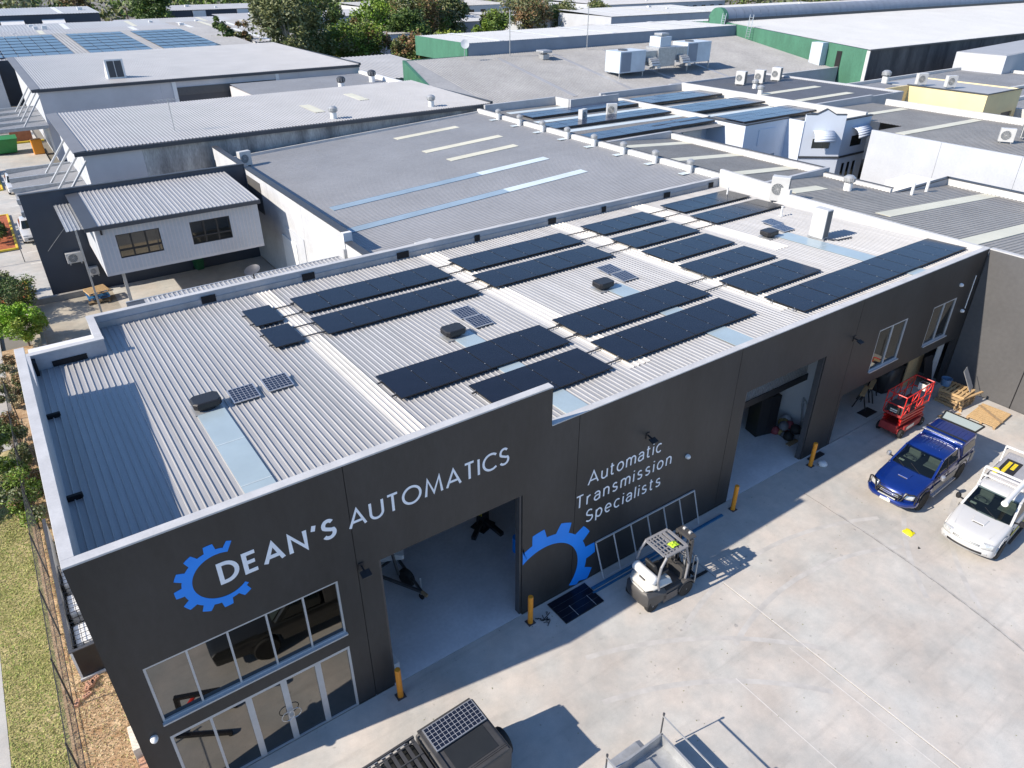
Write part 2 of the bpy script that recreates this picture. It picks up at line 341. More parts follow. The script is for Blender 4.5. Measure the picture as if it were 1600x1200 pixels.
# left wall (tall front length, lower rear), rear walls, right parapet
b = MB().box(0.0, 0.2, 0.2, 10.58, -0.1, H-0.05); b.box(0.0, 0.2, 10.58, 13.2, -0.1, 6.66); b.build('side_wall', m_render, wh)
MB().box(0.2, 2.36, 13.0, 13.2, -0.1, 6.62).build('rear_wall', m_render, wh)
MB().box(2.15, 2.36, 13.2, 15.55, -0.1, 6.52).build('rear_return_wall', m_render, wh)
MB().box(2.15, 36.3, 15.55, 15.75, -0.1, 6.45).build('rear_wall', m_render, wh)
MB().box(2.15, 36.3, 15.53, 15.77, 6.45, 6.49).build('rear_coping', m_capg, wh)
MB().box(2.13, 2.38, 13.2, 15.53, 6.52, 6.56).build('rear_coping', m_capg, wh); MB().box(0.0, 2.38, 12.98, 13.22, 6.62, 6.665).build('rear_coping', m_capg, wh)
MB().box(2.37, 35.6, 15.515, 15.55, 5.9, 6.22).build('rear_flashing', m_zinc, wh)
b = MB().box(35.6, 35.8, 0.23, 10.3, 3, H2); b.build('side_parapet', m_parwh, wh)
MB().add([(35.6,10.3,3),(35.8,10.3,3),(36.3,15.55,3),(36.1,15.55,3),(35.6,10.3,7.0),(35.8,10.3,7.0),(36.3,15.55,7.0),(36.1,15.55,7.0)],
         [(0,3,2,1),(4,5,6,7),(0,1,5,4),(1,2,6,5),(2,3,7,6),(3,0,4,7)]).build('side_parapet', m_parwh, wh)
MB().box(35.50, 35.598, 0.3, 10.3, 6.0, 6.42).build('side_flashing', m_parwh, wh)
for (x, w) in ((6.4,.55),(10.5,.55),(14.96,.6),(18.95,.3),(23.5,.5),(27.0,.3),(31.74,.5),(35.4,.4)):
    MB().box(x-w/2, x+w/2, 15.495, 15.514, zr(15.5)+0.05, zr(15.5)+0.36).build('overflow_opening', m_black, wh, bevel=0.006)
MB().box(0.72, 1.75, 12.97, 12.998, 6.1, 6.3).build('overflow_opening', m_black, wh)
for y in (9.3, 4.55): MB().box(0.201, 0.55, y-0.06, y+0.06, zr(y)-0.1, zr(y)+0.14).build('overflow_opening', m_black, wh, bevel=0.02)
MB().box(0.201, 0.30, 12.6, 12.99, 5.9, 6.55).build('rainhead', m_black, wh)
# ribbed roof in bays between the pale strips
rf = sub('roof', wh)
strips = [(8.15,8.78),(15.67,16.62),(23.2,24.15),(28.8,29.75)]
zf = lambda x, y: zr(y)
def bay(x0, x1, y0=0.24, y1=15.52, m=m_zinc): MB().corr(x0, x1, y0, y1, zf, 'y', 0.182, 0.033, 0.185).build('roof_sheet', m, rf)
bay(0.2, 2.36, 0.24, 12.98)
prev = 2.36
for (a, c) in strips:
    bay(prev, a); prev = c
    y0 = 0.24 if a < 10 else (1.42 if a < 25 else 5.9)
    MB().corr(a, c, y0, 15.52, lambda x, y: zr(y)+0.012, 'y', (c-a)/4, 0.035, 0.17).build('pale_roof_sheet', m_cream, rf)
    if y0 > 1: bay(a, c, 0.24, y0)
bay(prev, 36.0)
sk = [(3.78,4.55,0.3,7.0),(12.35,13.15,0.3,6.95),(19.6,20.5,0.3,7.1),(30.5,31.45,0.3,7.2)]
for (a, c, y0, y1) in sk:
    MB().slab((a,y0,zr(y0)+0.056),(c,y0,zr(y0)+0.056),(c,y1,zr(y1)+0.056),(a,y1,zr(y1)+0.056),0.02).build('skylight_sheet', m_sky, rf)
    for q in range(1, 3): yq = y0+(y1-y0)*q/3; MB().box(a, c, yq-0.02, yq+0.02, zr(yq)+0.0575, zr(yq)+0.062).build('lap_joint', m_stripseam, rf)
# underside so the shed is closed
MB().quad((0.1,0.1,6.3),(0.1,15.6,5.8),(36,15.6,5.8),(36,0.1,6.3)).build('roof_lining', m_inwall, wh)

# --- lettering and emblem -------------------------------------------------
def arc(cx, cy, rx, ry, a0, a1, n=14): return [(cx+rx*math.cos(R(a0+(a1-a0)*k/n)), cy+ry*math.sin(R(a0+(a1-a0)*k/n))) for k in range(n+1)]
def S_(w, h, k=1.0):
    r = w/2; return arc(r, h*0.735, r*0.86, h*0.265, 35, 205, 10)+[(r*0.55,h*0.56),(r*1.45,h*0.44)]+arc(r, h*0.275, r, h*0.275, 35, -150, 12)
G = {
 'A': (0.84, [[(0,0),(0.42,1),(0.84,0)],[(0.15,0.30),(0.69,0.30)]]), 'D': (0.72, [[(0,0),(0,1),(0.22,1)]+arc(0.22,0.5,0.5,0.5,90,-90)+[(0,0)]]),
 'E': (0.5, [[(0.5,1),(0,1),(0,0),(0.5,0)],[(0,0.52),(0.44,0.52)]]), 'N': (0.74, [[(0,0),(0,1),(0.74,0),(0.74,1)]]), "'": (0.12, [[(0.1,1.05),(0.02,0.74)]]),
 'S': (0.56, [S_(0.56,1)]), 'U': (0.66, [[(0,1),(0,0.33)]+arc(0.33,0.33,0.33,0.33,180,360)+[(0.66,1)]]), 'T': (0.56, [[(0,1),(0.56,1)],[(0.28,1),(0.28,0)]]),
 'O': (1.0, [arc(0.5,0.5,0.5,0.5,0,360,30)]), 'M': (0.98, [[(0,0),(0.14,1),(0.49,0.1),(0.84,1),(0.98,0)]]), 'I': (0.02, [[(0.01,0),(0.01,1)]]),
 'C': (0.78, [arc(0.5,0.5,0.5,0.5,48,312,22)]),
 'u': (0.46, [[(0,0.7),(0,0.25)]+arc(0.23,0.25,0.23,0.25,180,360,10)+[(0.46,0.7)],[(0.46,0.3),(0.46,0)]]), 't': (0.3, [[(0.1,0.95),(0.1,0.1),(0.16,0.0),(0.3,0.0)],[(-0.03,0.7),(0.28,0.7)]]),
 'o': (0.54, [arc(0.27,0.35,0.27,0.35,0,360,20)]), 'm': (0.8, [[(0,0),(0,0.7)],[(0,0.45)]+arc(0.2,0.48,0.2,0.22,180,0,8)+[(0.4,0)],[(0.4,0.45)]+arc(0.6,0.48,0.2,0.22,180,0,8)+[(0.8,0)]]),
 'a': (0.46, [arc(0.23,0.5,0.22,0.2,160,0,8)+[(0.46,0)],[(0.46,0.4),(0.2,0.4)]+arc(0.2,0.2,0.2,0.2,90,270,8)+[(0.32,0.02),(0.46,0.14)]]), 'i': (0.02, [[(0.01,0),(0.01,0.7)],[(0.01,0.88),(0.01,0.98)]]),
 'c': (0.46, [arc(0.27,0.35,0.27,0.35,50,310,16)]), 'r': (0.28, [[(0,0),(0,0.7)],[(0,0.42)]+arc(0.24,0.42,0.24,0.27,180,85,6)]), 'n': (0.44, [[(0,0),(0,0.7)],[(0,0.46)]+arc(0.22,0.47,0.22,0.23,180,0,8)+[(0.44,0)]]),
 's': (0.4, [S_(0.4,0.7)]), 'p': (0.5, [[(0,0.7),(0,-0.25)],arc(0.25,0.35,0.25,0.35,0,360,18)]), 'e': (0.5, [[(0.02,0.36),(0.5,0.36)]+arc(0.25,0.35,0.25,0.35,4,310,16)]), 'l': (0.02, [[(0.01,0),(0.01,1)]]),
}
def strip2(b, pts, w, y):
    """mitred stroke in the XZ plane, 8 mm proud"""
    n = len(pts); P = [Vector((p[0], p[1])) for p in pts]; closed = (P[0]-P[-1]).length < 1e-6; Lf = []; Rt = []
    for i in range(n):
        if closed and i in (0, n-1): d0 = P[-1]-P[-2]; d1 = P[1]-P[0]
        else: d0 = P[i]-P[i-1] if i else P[1]-P[0]; d1 = P[i+1]-P[i] if i < n-1 else d0
        d0 = d0.normalized() if d0.length > 0 else d1.normalized(); d1 = d1.normalized() if d1.length > 0 else d0
        t = (d0+d1); t = t.normalized() if t.length > 1e-6 else d1; nn = Vector((-t.y, t.x)); k = min(2.2, 1.0/max(0.25, nn.dot(Vector((-d1.y, d1.x)))))
        Lf.append(P[i]+nn*(w/2*k)); Rt.append(P[i]-nn*(w/2*k))
    vs_ = [(p.x, y, p.y) for p in Lf]+[(p.x, y, p.y) for p in Rt]+[(p.x, 0.0, p.y) for p in Lf]+[(p.x, 0.0, p.y) for p in Rt]; fs_ = []
    for i in range(n-1): fs_ += [(i, n+i, n+i+1, i+1), (i, i+1, 2*n+i+1, 2*n+i), (n+i+1, n+i, 3*n+i, 3*n+i+1)]
    b.add(vs_, fs_)
def write(txt, x0, x1, z, cap, wd, par, asp=1.0):
    adv = sum(G[c][0]*asp for c in txt if c != ' ')*cap; nsp = txt.count(' '); ng = len(txt)-1
    gap = (x1-x0-adv)/(ng+nsp*1.0); x = x0
    for c in txt:
        if c == ' ': x += gap*1.0; continue
        b = MB()
        for k, st in enumerate(G[c][1]): strip2(b, [(x+p[0]*asp*cap, z+p[1]*cap) for p in st], wd, -0.006-0.0016*k)
        b.build('letter', m_paintw, par); x += G[c][0]*asp*cap+gap
sg = sub('sign_lettering', wh)
write("DEAN'S", 2.55, 5.12, 6.13, 0.50, 0.098, sg, 0.95); write('AUTOMATICS', 5.5, 10.02, 6.13, 0.50, 0.066, sg, 0.95)
sg2 = sub('sign_lettering', wh)
write('Automatic', 12.95, 16.0, 4.02, 0.46, 0.05, sg2); write('Transmission', 12.52, 16.55, 3.28, 0.46, 0.05, sg2); write('Specialists', 12.95, 16.15, 2.55, 0.46, 0.05, sg2)
def gear(cx, cz, rt_, ro, ri, off, a0, a1, nt, phase, clip=None):
    b = MB(); n = int(abs(a1-a0)); vs_ = []
    for k in range(n+1):
        a = a0+(a1-a0)*k/n; u = ((a+phase)/360.0*nt) % 1.0
        tt = 0.0 if u < 0.20 or u > 0.80 else (1.0 if 0.30 < u < 0.70 else ((u-0.2)/0.1 if u < 0.5 else (0.8-u)/0.1)); r = ro+(rt_-ro)*tt
        ca, sa = math.cos(R(a)), math.sin(R(a)); bb = -off*ca; rin = -bb*0+off*ca+math.sqrt(max(0, ri*ri-(off*sa)**2))
        vs_.append(((cx+ca*r, cz+sa*r), (cx+ca*min(rin, r-0.01), cz+sa*min(rin, r-0.01))))
    for p, q in zip(vs_[:-1], vs_[1:]):
        pts = [p[0], p[1], q[1], q[0]]
        if clip:
            if all(w[0] < clip[0] or w[1] < clip[1] for w in pts): continue
            pts = [(max(w[0], clip[0]), max(w[1], clip[1])) for w in pts]
        b.add([(w[0], -0.007, w[1]) for w in pts]+[(w[0], 0.0, w[1]) for w in pts], [(0,1,2,3),(0,3,7,4),(2,1,5,6),(0,4,5,1),(3,2,6,7)])
    return b.build('gear_emblem', m_blue, wh)
gear(2.50, 6.34, 0.90, 0.74, 0.60, 0.07, 62, 318, 12, 12)
gear(11.35, 1.02, 2.08, 1.72, 1.36, 0.0, -40, 130, 12, 8, (10.53, 0.012))

# --- windows and glazed entrance ------------------------------------------
def window(x0, x1, z0, z1, cols_, par, y=0.06, fr=0.05, sill=True, rows=(), gm=None, frm=None, name='window'):
    w = sub(name, par); gm = gm or m_glass; frm = frm or m_winfr
    b = MB().box(x0, x1, y-0.05, y+0.05, z1-fr, z1); b.box(x0, x1, y-0.05, y+0.05, z0, z0+fr); b.box(x0, x0+fr, y-0.05, y+0.05, z0+fr, z1-fr); b.box(x1-fr, x1, y-0.05, y+0.05, z0+fr, z1-fr); b.build('frame', frm, w)
    xs_ = [x0+(x1-x0)*k/cols_ for k in range(cols_+1)]
    for x in xs_[1:-1]: MB().box(x-fr*0.45, x+fr*0.45, y-0.045, y+0.045, z0+fr, z1-fr).build('mullion', frm, w)
    for k in range(cols_):
        t = random.uniform(-0.004, 0.004); MB().slab((xs_[k]+0.02,y+t,z0+fr*0.5),(xs_[k+1]-0.02,y-t,z0+fr*0.5),(xs_[k+1]-0.02,y-t*0.3,z1-fr*0.5),(xs_[k]+0.02,y,z1-fr*0.5),0.008).build('pane', gm, w)
    if sill: MB().box(x0-0.02, x1+0.02, y-0.14, y-0.05, z0-0.03, z0+0.015).build('sill', frm, w)
    return w
random.seed(11)
window(0.59, 4.99, 2.91, 4.73, 5, wh)
ent = sub('glazed_entrance', wh)
exs = [0.6, 1.5, 2.38, 3.24, 4.13, 5.0]
b = MB().box(0.6, 5.0, 0.0, 0.1, 2.31, 2.39); b.box(0.6,0.66,0.0,0.1,0.0,2.31); b.box(4.94,5.0,0.0,0.1,0.0,2.31); b.box(0.66,4.94,0.0,0.1,-0.02,0.04); b.build('frame', m_winfr, ent)
for x in exs[1:-1]:
    w = 0.075 if x in (2.38, 3.24, 4.13) else 0.03; MB().box(x-w, x+w, 0.005, 0.095, 0.04, 2.31).build('mullion', m_winfr, ent)
for k in range(5):
    t = random.uniform(-0.005, 0.005); MB().slab((exs[k]+0.02,0.05+t,0.03),(exs[k+1]-0.02,0.05-t,0.03),(exs[k+1]-0.02,0.05-t,2.32),(exs[k]+0.02,0.05,2.32),0.008).build('pane', m_glass, ent)
for sx in (-0.02, 0.02):
    pts = [(3.24+sx*4.5+0.16*math.cos(2*math.pi*k/20), -0.05, 1.08+0.16*math.sin(2*math.pi*k/20)) for k in range(21)]
    MB().tube(pts, 0.012, 6).build('ring_handle', m_alu, ent, smooth=60)
window(28.1, 30.2, 3.0, 4.9, 2, wh, gm=m_glassd, fr=0.06); window(32.25, 34.2, 2.95, 4.82, 2, wh, gm=m_glassd, fr=0.06)
# roller-door openings: jamb channels, head box
for (x0, x1, hz) in ((6.09,10.51,4.78),(20.04,24.6,4.83)):
    o = sub('roller_door', wh)
    for x in (x0, x1-0.07): MB().box(x+0.002, x+0.068, 0.05, 0.26, 0.0, hz).build('guide', m_steel, o)
    MB().cyl((x0, 0.5, hz+0.35), (x1, 0.5, hz+0.35), 0.24, n=18).build('curtain_roll', m_galv, o, smooth=40)
# interior
MB().box(0.2, 26.3, 0.0, 15.5, -0.12, 0.006).build('shed_floor', m_floor, wh)
MB().box(26.3, 35.7, 0.0, 9.0, -0.12, 0.004).build('undercroft_floor', m_conc2, wh)
b = MB(); b.box(5.45,5.6,0.2,15.5,0,5.75); b.box(19.3,19.45,0.2,15.5,0,5.75); b.box(26.25,26.4,0.2,15.5,0,5.75); b.box(5.6,26.25,13.0,13.15,0,5.8); b.box(26.4,35.6,6.2,6.35,0,2.7); b.box(0.2,5.45,4,4.1,0,6); b.box(26.4,35.6,5.0,5.1,2.72,6.2); b.build('inner_wall', m_inwall, wh)
MB().box(26.4, 35.7, 0.2, 6.2, 2.55, 2.7).build('undercroft_soffit', m_inwall, wh)
MB().box(33.45, 34.75, 0.80, 0.85, 0.0, 2.3).build('timber_partition', m_timber, wh)
MB().box(34.9, 35.42, 0.35, 0.40, 0.0, 2.3).build('white_board', m_parwh, wh)
# mezzanine with balustrade inside the right-hand door
mz = sub('mezzanine', wh)
MB().box(20.0, 26.2, 1.5, 9.0, 2.62, 2.82).build('deck', m_white, mz); MB().box(20.0, 26.2, 1.46, 1.50, 2.58, 2.88).build('deck_edge', m_blackp, mz)
b = MB(); b.bar((20.0,1.52,3.85),(26.2,1.52,3.85),0.05)
for k in range(55): b.bar((20.05+k*0.112,1.52,2.88),(20.05+k*0.112,1.52,3.83),0.018)
b.build('balustrade', m_galv, mz)
# ---------------------------------------------------------------- solar arrays on the roof
SL = -math.atan(0.037)
pm = MB().box(0.008, 1.056, 0.008, 1.772, 0.0, 0.035, 1); pm.quad((0.022,0.022,0.0365),(1.042,0.022,0.0365),(1.042,1.758,0.0365),(0.022,1.758,0.0365), 0)
panel_mesh = pm.build('tmp', [m_pv, m_pvfr]); panel_me = panel_mesh.data; bpy.data.objects.remove(panel_mesh)
def array(x, y, n, label, ext=None):
    """n panels side by side along X, lower-left corner x,y (front edge)"""
    a = thing('solar_array', label, 'solar panels', (x, y, zr(y)+0.115), group='solar arrays on the warehouse roof'); a.rotation_euler = (SL, 0, 0)
    for k in range(n):
        o = bpy.data.objects.new('solar_panel', panel_me); col.objects.link(o); o.parent = a; o.location = (k*1.066, 0, random.uniform(-0.003, 0.003)); o.rotation_euler = (random.uniform(-.003,.003), random.uniform(-.003,.003), 0)
    for yy in (0.4, 1.38): MB().box(-0.12, (ext or n*1.066+0.12), yy-0.02, yy+0.02, -0.05, -0.006).build('mounting_rail', m_alu if ext is None else m_steel, a, world=False)
    b = MB(); c = MB()
    for k in range(n+1):
        for yy in (0.4, 1.38): b.box(k*1.066-0.014, k*1.066+0.014, yy-0.014, yy+0.014, 0.03, 0.042)
    for k in range(int(n*1.066/0.9)+1):
        for yy in (0.4, 1.38): c.box(k*0.9+0.1, k*0.9+0.14, yy-0.02, yy+0.02, -0.09, -0.05)
    structure(b.build('clamps', m_galv, a, world=False), 'stuff'); structure(c.build('mounting_feet', m_alu, a, world=False), 'stuff'); return a
random.seed(5)
for (x, y, n, lab, ext) in [
 (7.10,11.80,1,'single black solar panel at the rear left end of the rear row',1.9),(7.08,9.62,1,'single black solar panel at the left end of the second row',1.9),
 (9.02,11.93,6,'six black solar panels in the rear row right of the first pale strip',7.3),(8.95,9.57,6,'six black solar panels in the second row right of the first pale strip',7.2),
 (16.30,12.05,6,'six black solar panels in the rear row between the second and third pale strips',7.9),(16.1,9.70,6,'six black solar panels in the second row between the second and third pale strips',7.8),
 (24.15,12.28,4,'four black solar panels in the rear row right of the third pale strip',5.7),(23.95,9.83,4,'four black solar panels second from the rear, right of the third pale strip',5.8),
 (23.8,7.57,4,'four black solar panels in the middle row right of the third pale strip',None),(23.68,5.20,4,'four black solar panels second from the front, right of the third pale strip',None),
 (23.62,2.93,4,'four black solar panels in front of the middle rows, just behind the long front array',None),
 (30.0,12.55,5,'five black solar panels in the rear row beside the right parapet',None),(29.75,10.15,5,'five black solar panels in the second row ending at the white air conditioner',None),
 (15.92,3.97,6,'six black solar panels behind the front centre row, right of the second pale strip',7.7),(15.82,1.72,6,'six black solar panels in the front centre row, right of the second pale strip',None),
 (8.90,3.90,6,'six black solar panels behind the raised front parapet, left of the second pale strip',7.1),(10.9,1.62,4,'four black solar panels at the front beside the parapet step',5.0),
 (23.6,0.72,11,'long row of eleven black solar panels along the front right roof edge',None)]:
    array(x, y, n, lab, ext)

# ---------------------------------------------------------------- solar roof fans
m_fanpv = pvcell_mat('fan_pv_cells', 6, 6, 0.74, 0.74, w=0.035)
def fan(x, y, pvs, label):
    z = zr(y); t = thing('roof_fan', label, 'roof vent', (x, y, z), group='black solar roof fans')
    MB().box(-0.42, 0.42, -0.36, 0.30, 0.035, 0.075).build('base_flashing', m_galv, t, world=False)
    MB().cyl((0,0,0.07), (0,0,0.24), 0.27, n=20).build('throat', m_blackp, t, world=False, smooth=40)
    w, d, c = 0.40, 0.31, 0.1; oc = [(-w+c,-d),(w-c,-d),(w,-d+c),(w,d-c),(w-c,d),(-w+c,d),(-w,d-c),(-w,-d+c)]
    MB().loft([[(p[0]*k,p[1]*k,z_) for p in oc] for (k, z_) in ((0.96,0.16),(1.0,0.20),(1.0,0.34),(0.9,0.37))]).build('cowl', m_blackp, t, world=False, bevel=0.012)
    for (px, py) in pvs:
        dz = -0.037*py; p = sub('solar_panel', t); p.location = (px, py, dz+0.075); p.rotation_euler = (R(3), 0, 0)
        b = MB().box(-0.03, 0.77, -0.03, 0.77, 0.0, 0.028); b.build('frame', m_alu, p, world=False)
        MB().quad((0,0,0.031),(0.74,0,0.031),(0.74,0.74,0.031),(0,0.74,0.031)).build('cells', m_fanpv, p, world=False)
        b = MB()
        for q in ((0.05,0.1),(0.7,0.1),(0.05,0.65),(0.7,0.65)): b.bar((*q,-0.06),(*q,0.0),0.03)
        structure(b.build('feet', m_alu, p, world=False), 'stuff')
    return t
fan(4.15, 7.1, [(0.72,-0.33),(1.78,-0.25)], 'black roof fan nearest the left parapet with two small framed panels to its right')
fan(12.5, 6.95, [(0.93,1.0),(0.93,0.02)], 'black roof fan between the first and second pale strips')
fan(19.6, 7.15, [(1.17,0.98),(1.10,-0.02)], 'black roof fan between the second and third pale strips')
fan(30.2, 7.35, [(1.1,-0.05),(1.5,0.85)], 'black roof fan beside the tall white air conditioner')

# ---------------------------------------------------------------- outdoor air conditioner units
m_acw = mat('ac_white', (0.50,0.50,0.49), 0.4, 0, 0.04, 3); m_fin = mat('ac_fins', (0.10,0.115,0.13), 0.5, 0.3, 0.1, 8)
def aircon(loc, w, h, d, rz, label, fans=1, group='outdoor air conditioner units', side=True):
    """front (fan grille) faces local -Y, coil fins on the back and the +X side"""
    t = thing('air_conditioner', label, 'air conditioner', loc, rz, group)
    MB().box(-w/2, w/2, -d/2, d/2, 0.08, h+0.08).build('casing', m_acw, t, world=False, bevel=0.02)
    MB().box(-w/2+0.05, w/2-0.05, d/2+0.001, d/2+0.012, 0.13, h+0.02).build('coil', m_fin, t, world=False)
    if side: MB().box(w/2+0.001, w/2+0.010, -d/2+0.12, d/2-0.03, 0.13, h+0.02).build('side_coil', m_fin, t, world=False)
    for k in range(fans):
        zc = 0.08+h*(0.5 if fans == 1 else (0.27+0.46*k)); r = min(w*0.33, h*(0.42 if fans == 1 else 0.21)); xc = -w*0.1
        b = MB()
        for q in range(5):
            rr = r*(q+1)/5; pts = [(xc+rr*math.cos(2*math.pi*j/20), -d/2-0.02, zc+rr*math.sin(2*math.pi*j/20)) for j in range(21)]; b.tube(pts, 0.008, 4)
        for q in range(6): a = math.pi*q/6; b.bar((xc-r*math.cos(a),-d/2-0.02,zc-r*math.sin(a)), (xc+r*math.cos(a),-d/2-0.02,zc+r*math.sin(a)), 0.008)
        b.build('fan_grille', m_acw, t, world=False); MB().cyl((xc,-d/2-0.004,zc),(xc,-d/2-0.009,zc), r*0.96, n=20).build('fan_opening', m_fin, t, world=False)
    for sx in (-1, 1): MB().box(sx*w*0.35-0.03, sx*w*0.35+0.03, -d/2-0.06, d/2+0.06, 0.0, 0.08).build('foot', m_galv, t, world=False)
    return t
a1 = aircon((31.80,5.80,zr(5.8)+0.03), 0.46, 1.35, 0.74, R(180), 'tall white air conditioner standing alone on the roof behind the long solar row', 2, side=False)
aircon((35.85,11.1,zr(11.1)+0.03), 0.95, 1.3, 0.5, R(-62), 'white air conditioner by the right parapet at the end of a solar row', 1)
b = MB().tube([(31.9,5.3,zr(5.3)+0.06),(32.2,5.0,zr(5)+0.06),(32.9,4.85,zr(5)+0.08),(33.1,4.9,zr(5)+0.05)], 0.035, 6)
tag(b.build('pipe', m_steel, smooth=60), 'short grey pipe on the roof beside the tall air conditioner', 'pipe')
for (x, y, lab) in ((33.6,9.2,'thin white vent pipe standing on the right roof near the parapet'),(34.6,13.6,'thin white vent pipe behind the rear right solar row')):
    b = MB().cyl((x,y,zr(y)),(x,y,zr(y)+0.5),0.045,n=10); b.cyl((x,y,zr(y)+0.03),(x,y,zr(y)+0.06),0.13,n=12); b.cyl((x,y,zr(y)+0.5),(x,y,zr(y)+0.55),0.07,n=10)
    tag(b.build('vent_pipe', m_white, smooth=40), lab, 'vent pipe')

# ---------------------------------------------------------------- facade lights and cameras
def flood(x, z, lab):
    t = thing('floodlight', lab, 'floodlight', (x, 0, z), group='black floodlights on the facade')
    MB().box(x-0.07, x+0.07, -0.03, 0.0, z-0.06, z+0.16).build('bracket', m_blackp, t); MB().bar((x,-0.03,z+0.06),(x,-0.24,z+0.03),0.04).build('arm', m_blackp, t)
    MB().slab((x-0.13,-0.38,z-0.0),(x+0.13,-0.38,z-0.0),(x+0.13,-0.18,z+0.06),(x-0.13,-0.18,z+0.06),0.04).build('head', m_blackp, t, bevel=0.01)
for x, z, lab in ((5.62,4.82,'black floodlight on the panel joint left of the wide roller door'),(15.3,4.86,'black floodlight above the three-line painted lettering'),(26.25,5.05,'black floodlight on the facade right of the second roller door')): flood(x, z, lab)
def dome(x, z, lab):
    t = thing('dome_camera', lab, 'camera', (x, 0, z), group='white dome cameras on the facade')
    MB().cyl((x,0,z),(x,-0.06,z),0.085,n=16).build('base', m_white, t, smooth=40)
    MB().lathe((x,-0.06,z),(0,-1,0),[(0.08,0.0),(0.075,0.03),(0.05,0.065),(0.015,0.08)],16).build('dome', m_white, t, smooth=60)
for x, z, lab in ((0.31,2.61,'white dome camera at the left end between the two glazed rows'),(17.35,3.25,'white dome camera right of the painted lettering'),(34.05,5.45,'white dome camera above the rightmost upper window'),(35.05,3.95,'white dome camera under a thin conduit near the dark right corner')): dome(x, z, lab)
tag(MB().cyl((35.3,-0.02,4.0),(35.3,-0.02,5.6),0.02,n=6).build('conduit', m_white), 'thin white vertical conduit on the facade near the right corner', 'conduit')

# ---------------------------------------------------------------- bollards
for x, y, lab in ((6.06,-0.41,'orange bollard at the left jamb of the wide roller door'),(10.55,-0.40,'orange bollard beside the cropped blue gear emblem'),(19.88,-0.45,'orange bollard at the left jamb of the second roller door'),(24.58,-0.46,'orange bollard at the right jamb of the second roller door')):
    t = thing('bollard', lab, 'bollard', (x, y, 0), group='orange bollards at the roller doors')
    MB().cyl((x,y,0.012),(x,y,1.1),0.083,n=18).build('post', m_orange, t, smooth=40)
    MB().lathe((x,y,1.1),(0,0,1),[(0.083,0),(0.078,0.015),(0.05,0.02)],18).build('cap', m_orange, t, smooth=40)
    MB().box(x-0.13,x+0.13,y-0.13,y+0.13,0.0,0.012).build('base_plate', m_steel, t)

# ---------------------------------------------------------------- vehicles
def wheel(par, x, y, r, w, rim=None, inward=1, name='wheel', spokes=6):
    """wheel with axis along y; inward=+1 means the outer face is towards -y"""
    o = sub(name, par); o.location = (x, y, r); rim = rim or m_galv
    MB().lathe((0,-w/2,0),(0,1,0),[(r*0.62,0),(r*0.9,0.0),(r*0.985,w*0.14),(r,w*0.3),(r,w*0.7),(r*0.985,w*0.86),(r*0.9,w),(r*0.62,w)],28).build('tyre', m_tyre, o, world=False, smooth=40)
    s = -inward; f = s*w*0.40
    b = MB().cyl((0,f-s*0.10,0),(0,f-s*0.06,0), r*0.63, n=24)
    for k in range(spokes):
        a = 2*math.pi*k/spokes; b.bar((0,f,0),(math.cos(a)*r*0.6,f-s*0.02,math.sin(a)*r*0.6), r*0.2, 0.03, upv=(0,1,0))
    b.lathe((0,f-s*0.03,0),(0,s,0),[(r*0.17,0),(r*0.17,0.04),(r*0.1,0.05)],12)
    pr = [(r*0.56,0),(r*0.64,0),(r*0.64,0.04),(r*0.58,0.04)]; b.lathe((0,f-s*0.035,0),(0,s,0),pr,24); b.build('rim', rim, o, world=False, smooth=35); return o
def smoothprof(pts, r=0.05, n=3):
    """round the corners of a 2D polygon"""
    out = []; N = len(pts)
    for i in range(N):
        p0, p, p1 = Vector(pts[i-1]), Vector(pts[i]), Vector(pts[(i+1)%N]); a = (p0-p); b = (p1-p); la, lb = a.length, b.length
        k = min(r, la*0.45, lb*0.45); A = p+a.normalized()*k; B = p+b.normalized()*k
        for j in range(n+1): t = j/n; out.append(tuple(A*(1-t)**2+p*2*t*(1-t)+B*t*t))
    return out
def shell(prof, hw, widths, warp=None):
    """lofted body: the side profile (x,z) repeated at several y stations, inset near the sides"""
    secs = []
    cx = sum(p[0] for p in prof)/len(prof); cz = sum(p[1] for p in prof)/len(prof)
    for (yy, ins) in widths:
        q = []
        for (x, z) in prof:
            px = x-(1 if x > cx else -1)*min(ins*1.5, abs(x-cx)); pz = z-(ins if z > cz else 0); P = Vector((px, yy*hw, pz)); q.append(warp(P) if warp else P)
        secs.append(q)
    b = MB(); n = len(prof); tri = tessellate_polygon([[Vector((p[0], p[1], 0)) for p in prof]])
    vs_ = [p for q in secs for p in q]; fs_ = [tuple(t) for t in tri]+[tuple((len(secs)-1)*n+i for i in reversed(t)) for t in tri]
    for i in range(len(secs)-1):
        for k in range(n): fs_.append((i*n+k, (i+1)*n+k, (i+1)*n+(k+1)%n, i*n+(k+1)%n))
    b.add(vs_, fs_); return b
WST = [(-1,0.06),(-0.97,0.02),(-0.9,0.004),(-0.5,0.0),(0,-0.004),(0.5,0.0),(0.9,0.004),(0.97,0.02),(1,0.06)]
def archcut(xc, r, z0): return [(xc+r*math.cos(R(a)), z0+r*math.sin(R(a))) for a in range(0, 181, 15)]
m_carglass = mat('car_glass', (0.012,0.018,0.017), 0.03, 0.0, 0, spec=0.5)
m_lens = mat('headlamp_lens', (0.55,0.56,0.55), 0.08, 0.3, 0.2, 12, coat=1.0); m_plate = mat('number_plate', (0.72,0.70,0.62), 0.4, 0, 0.05)
m_trim = mat('car_black_trim', (0.018,0.018,0.019), 0.5, 0, 0.1)
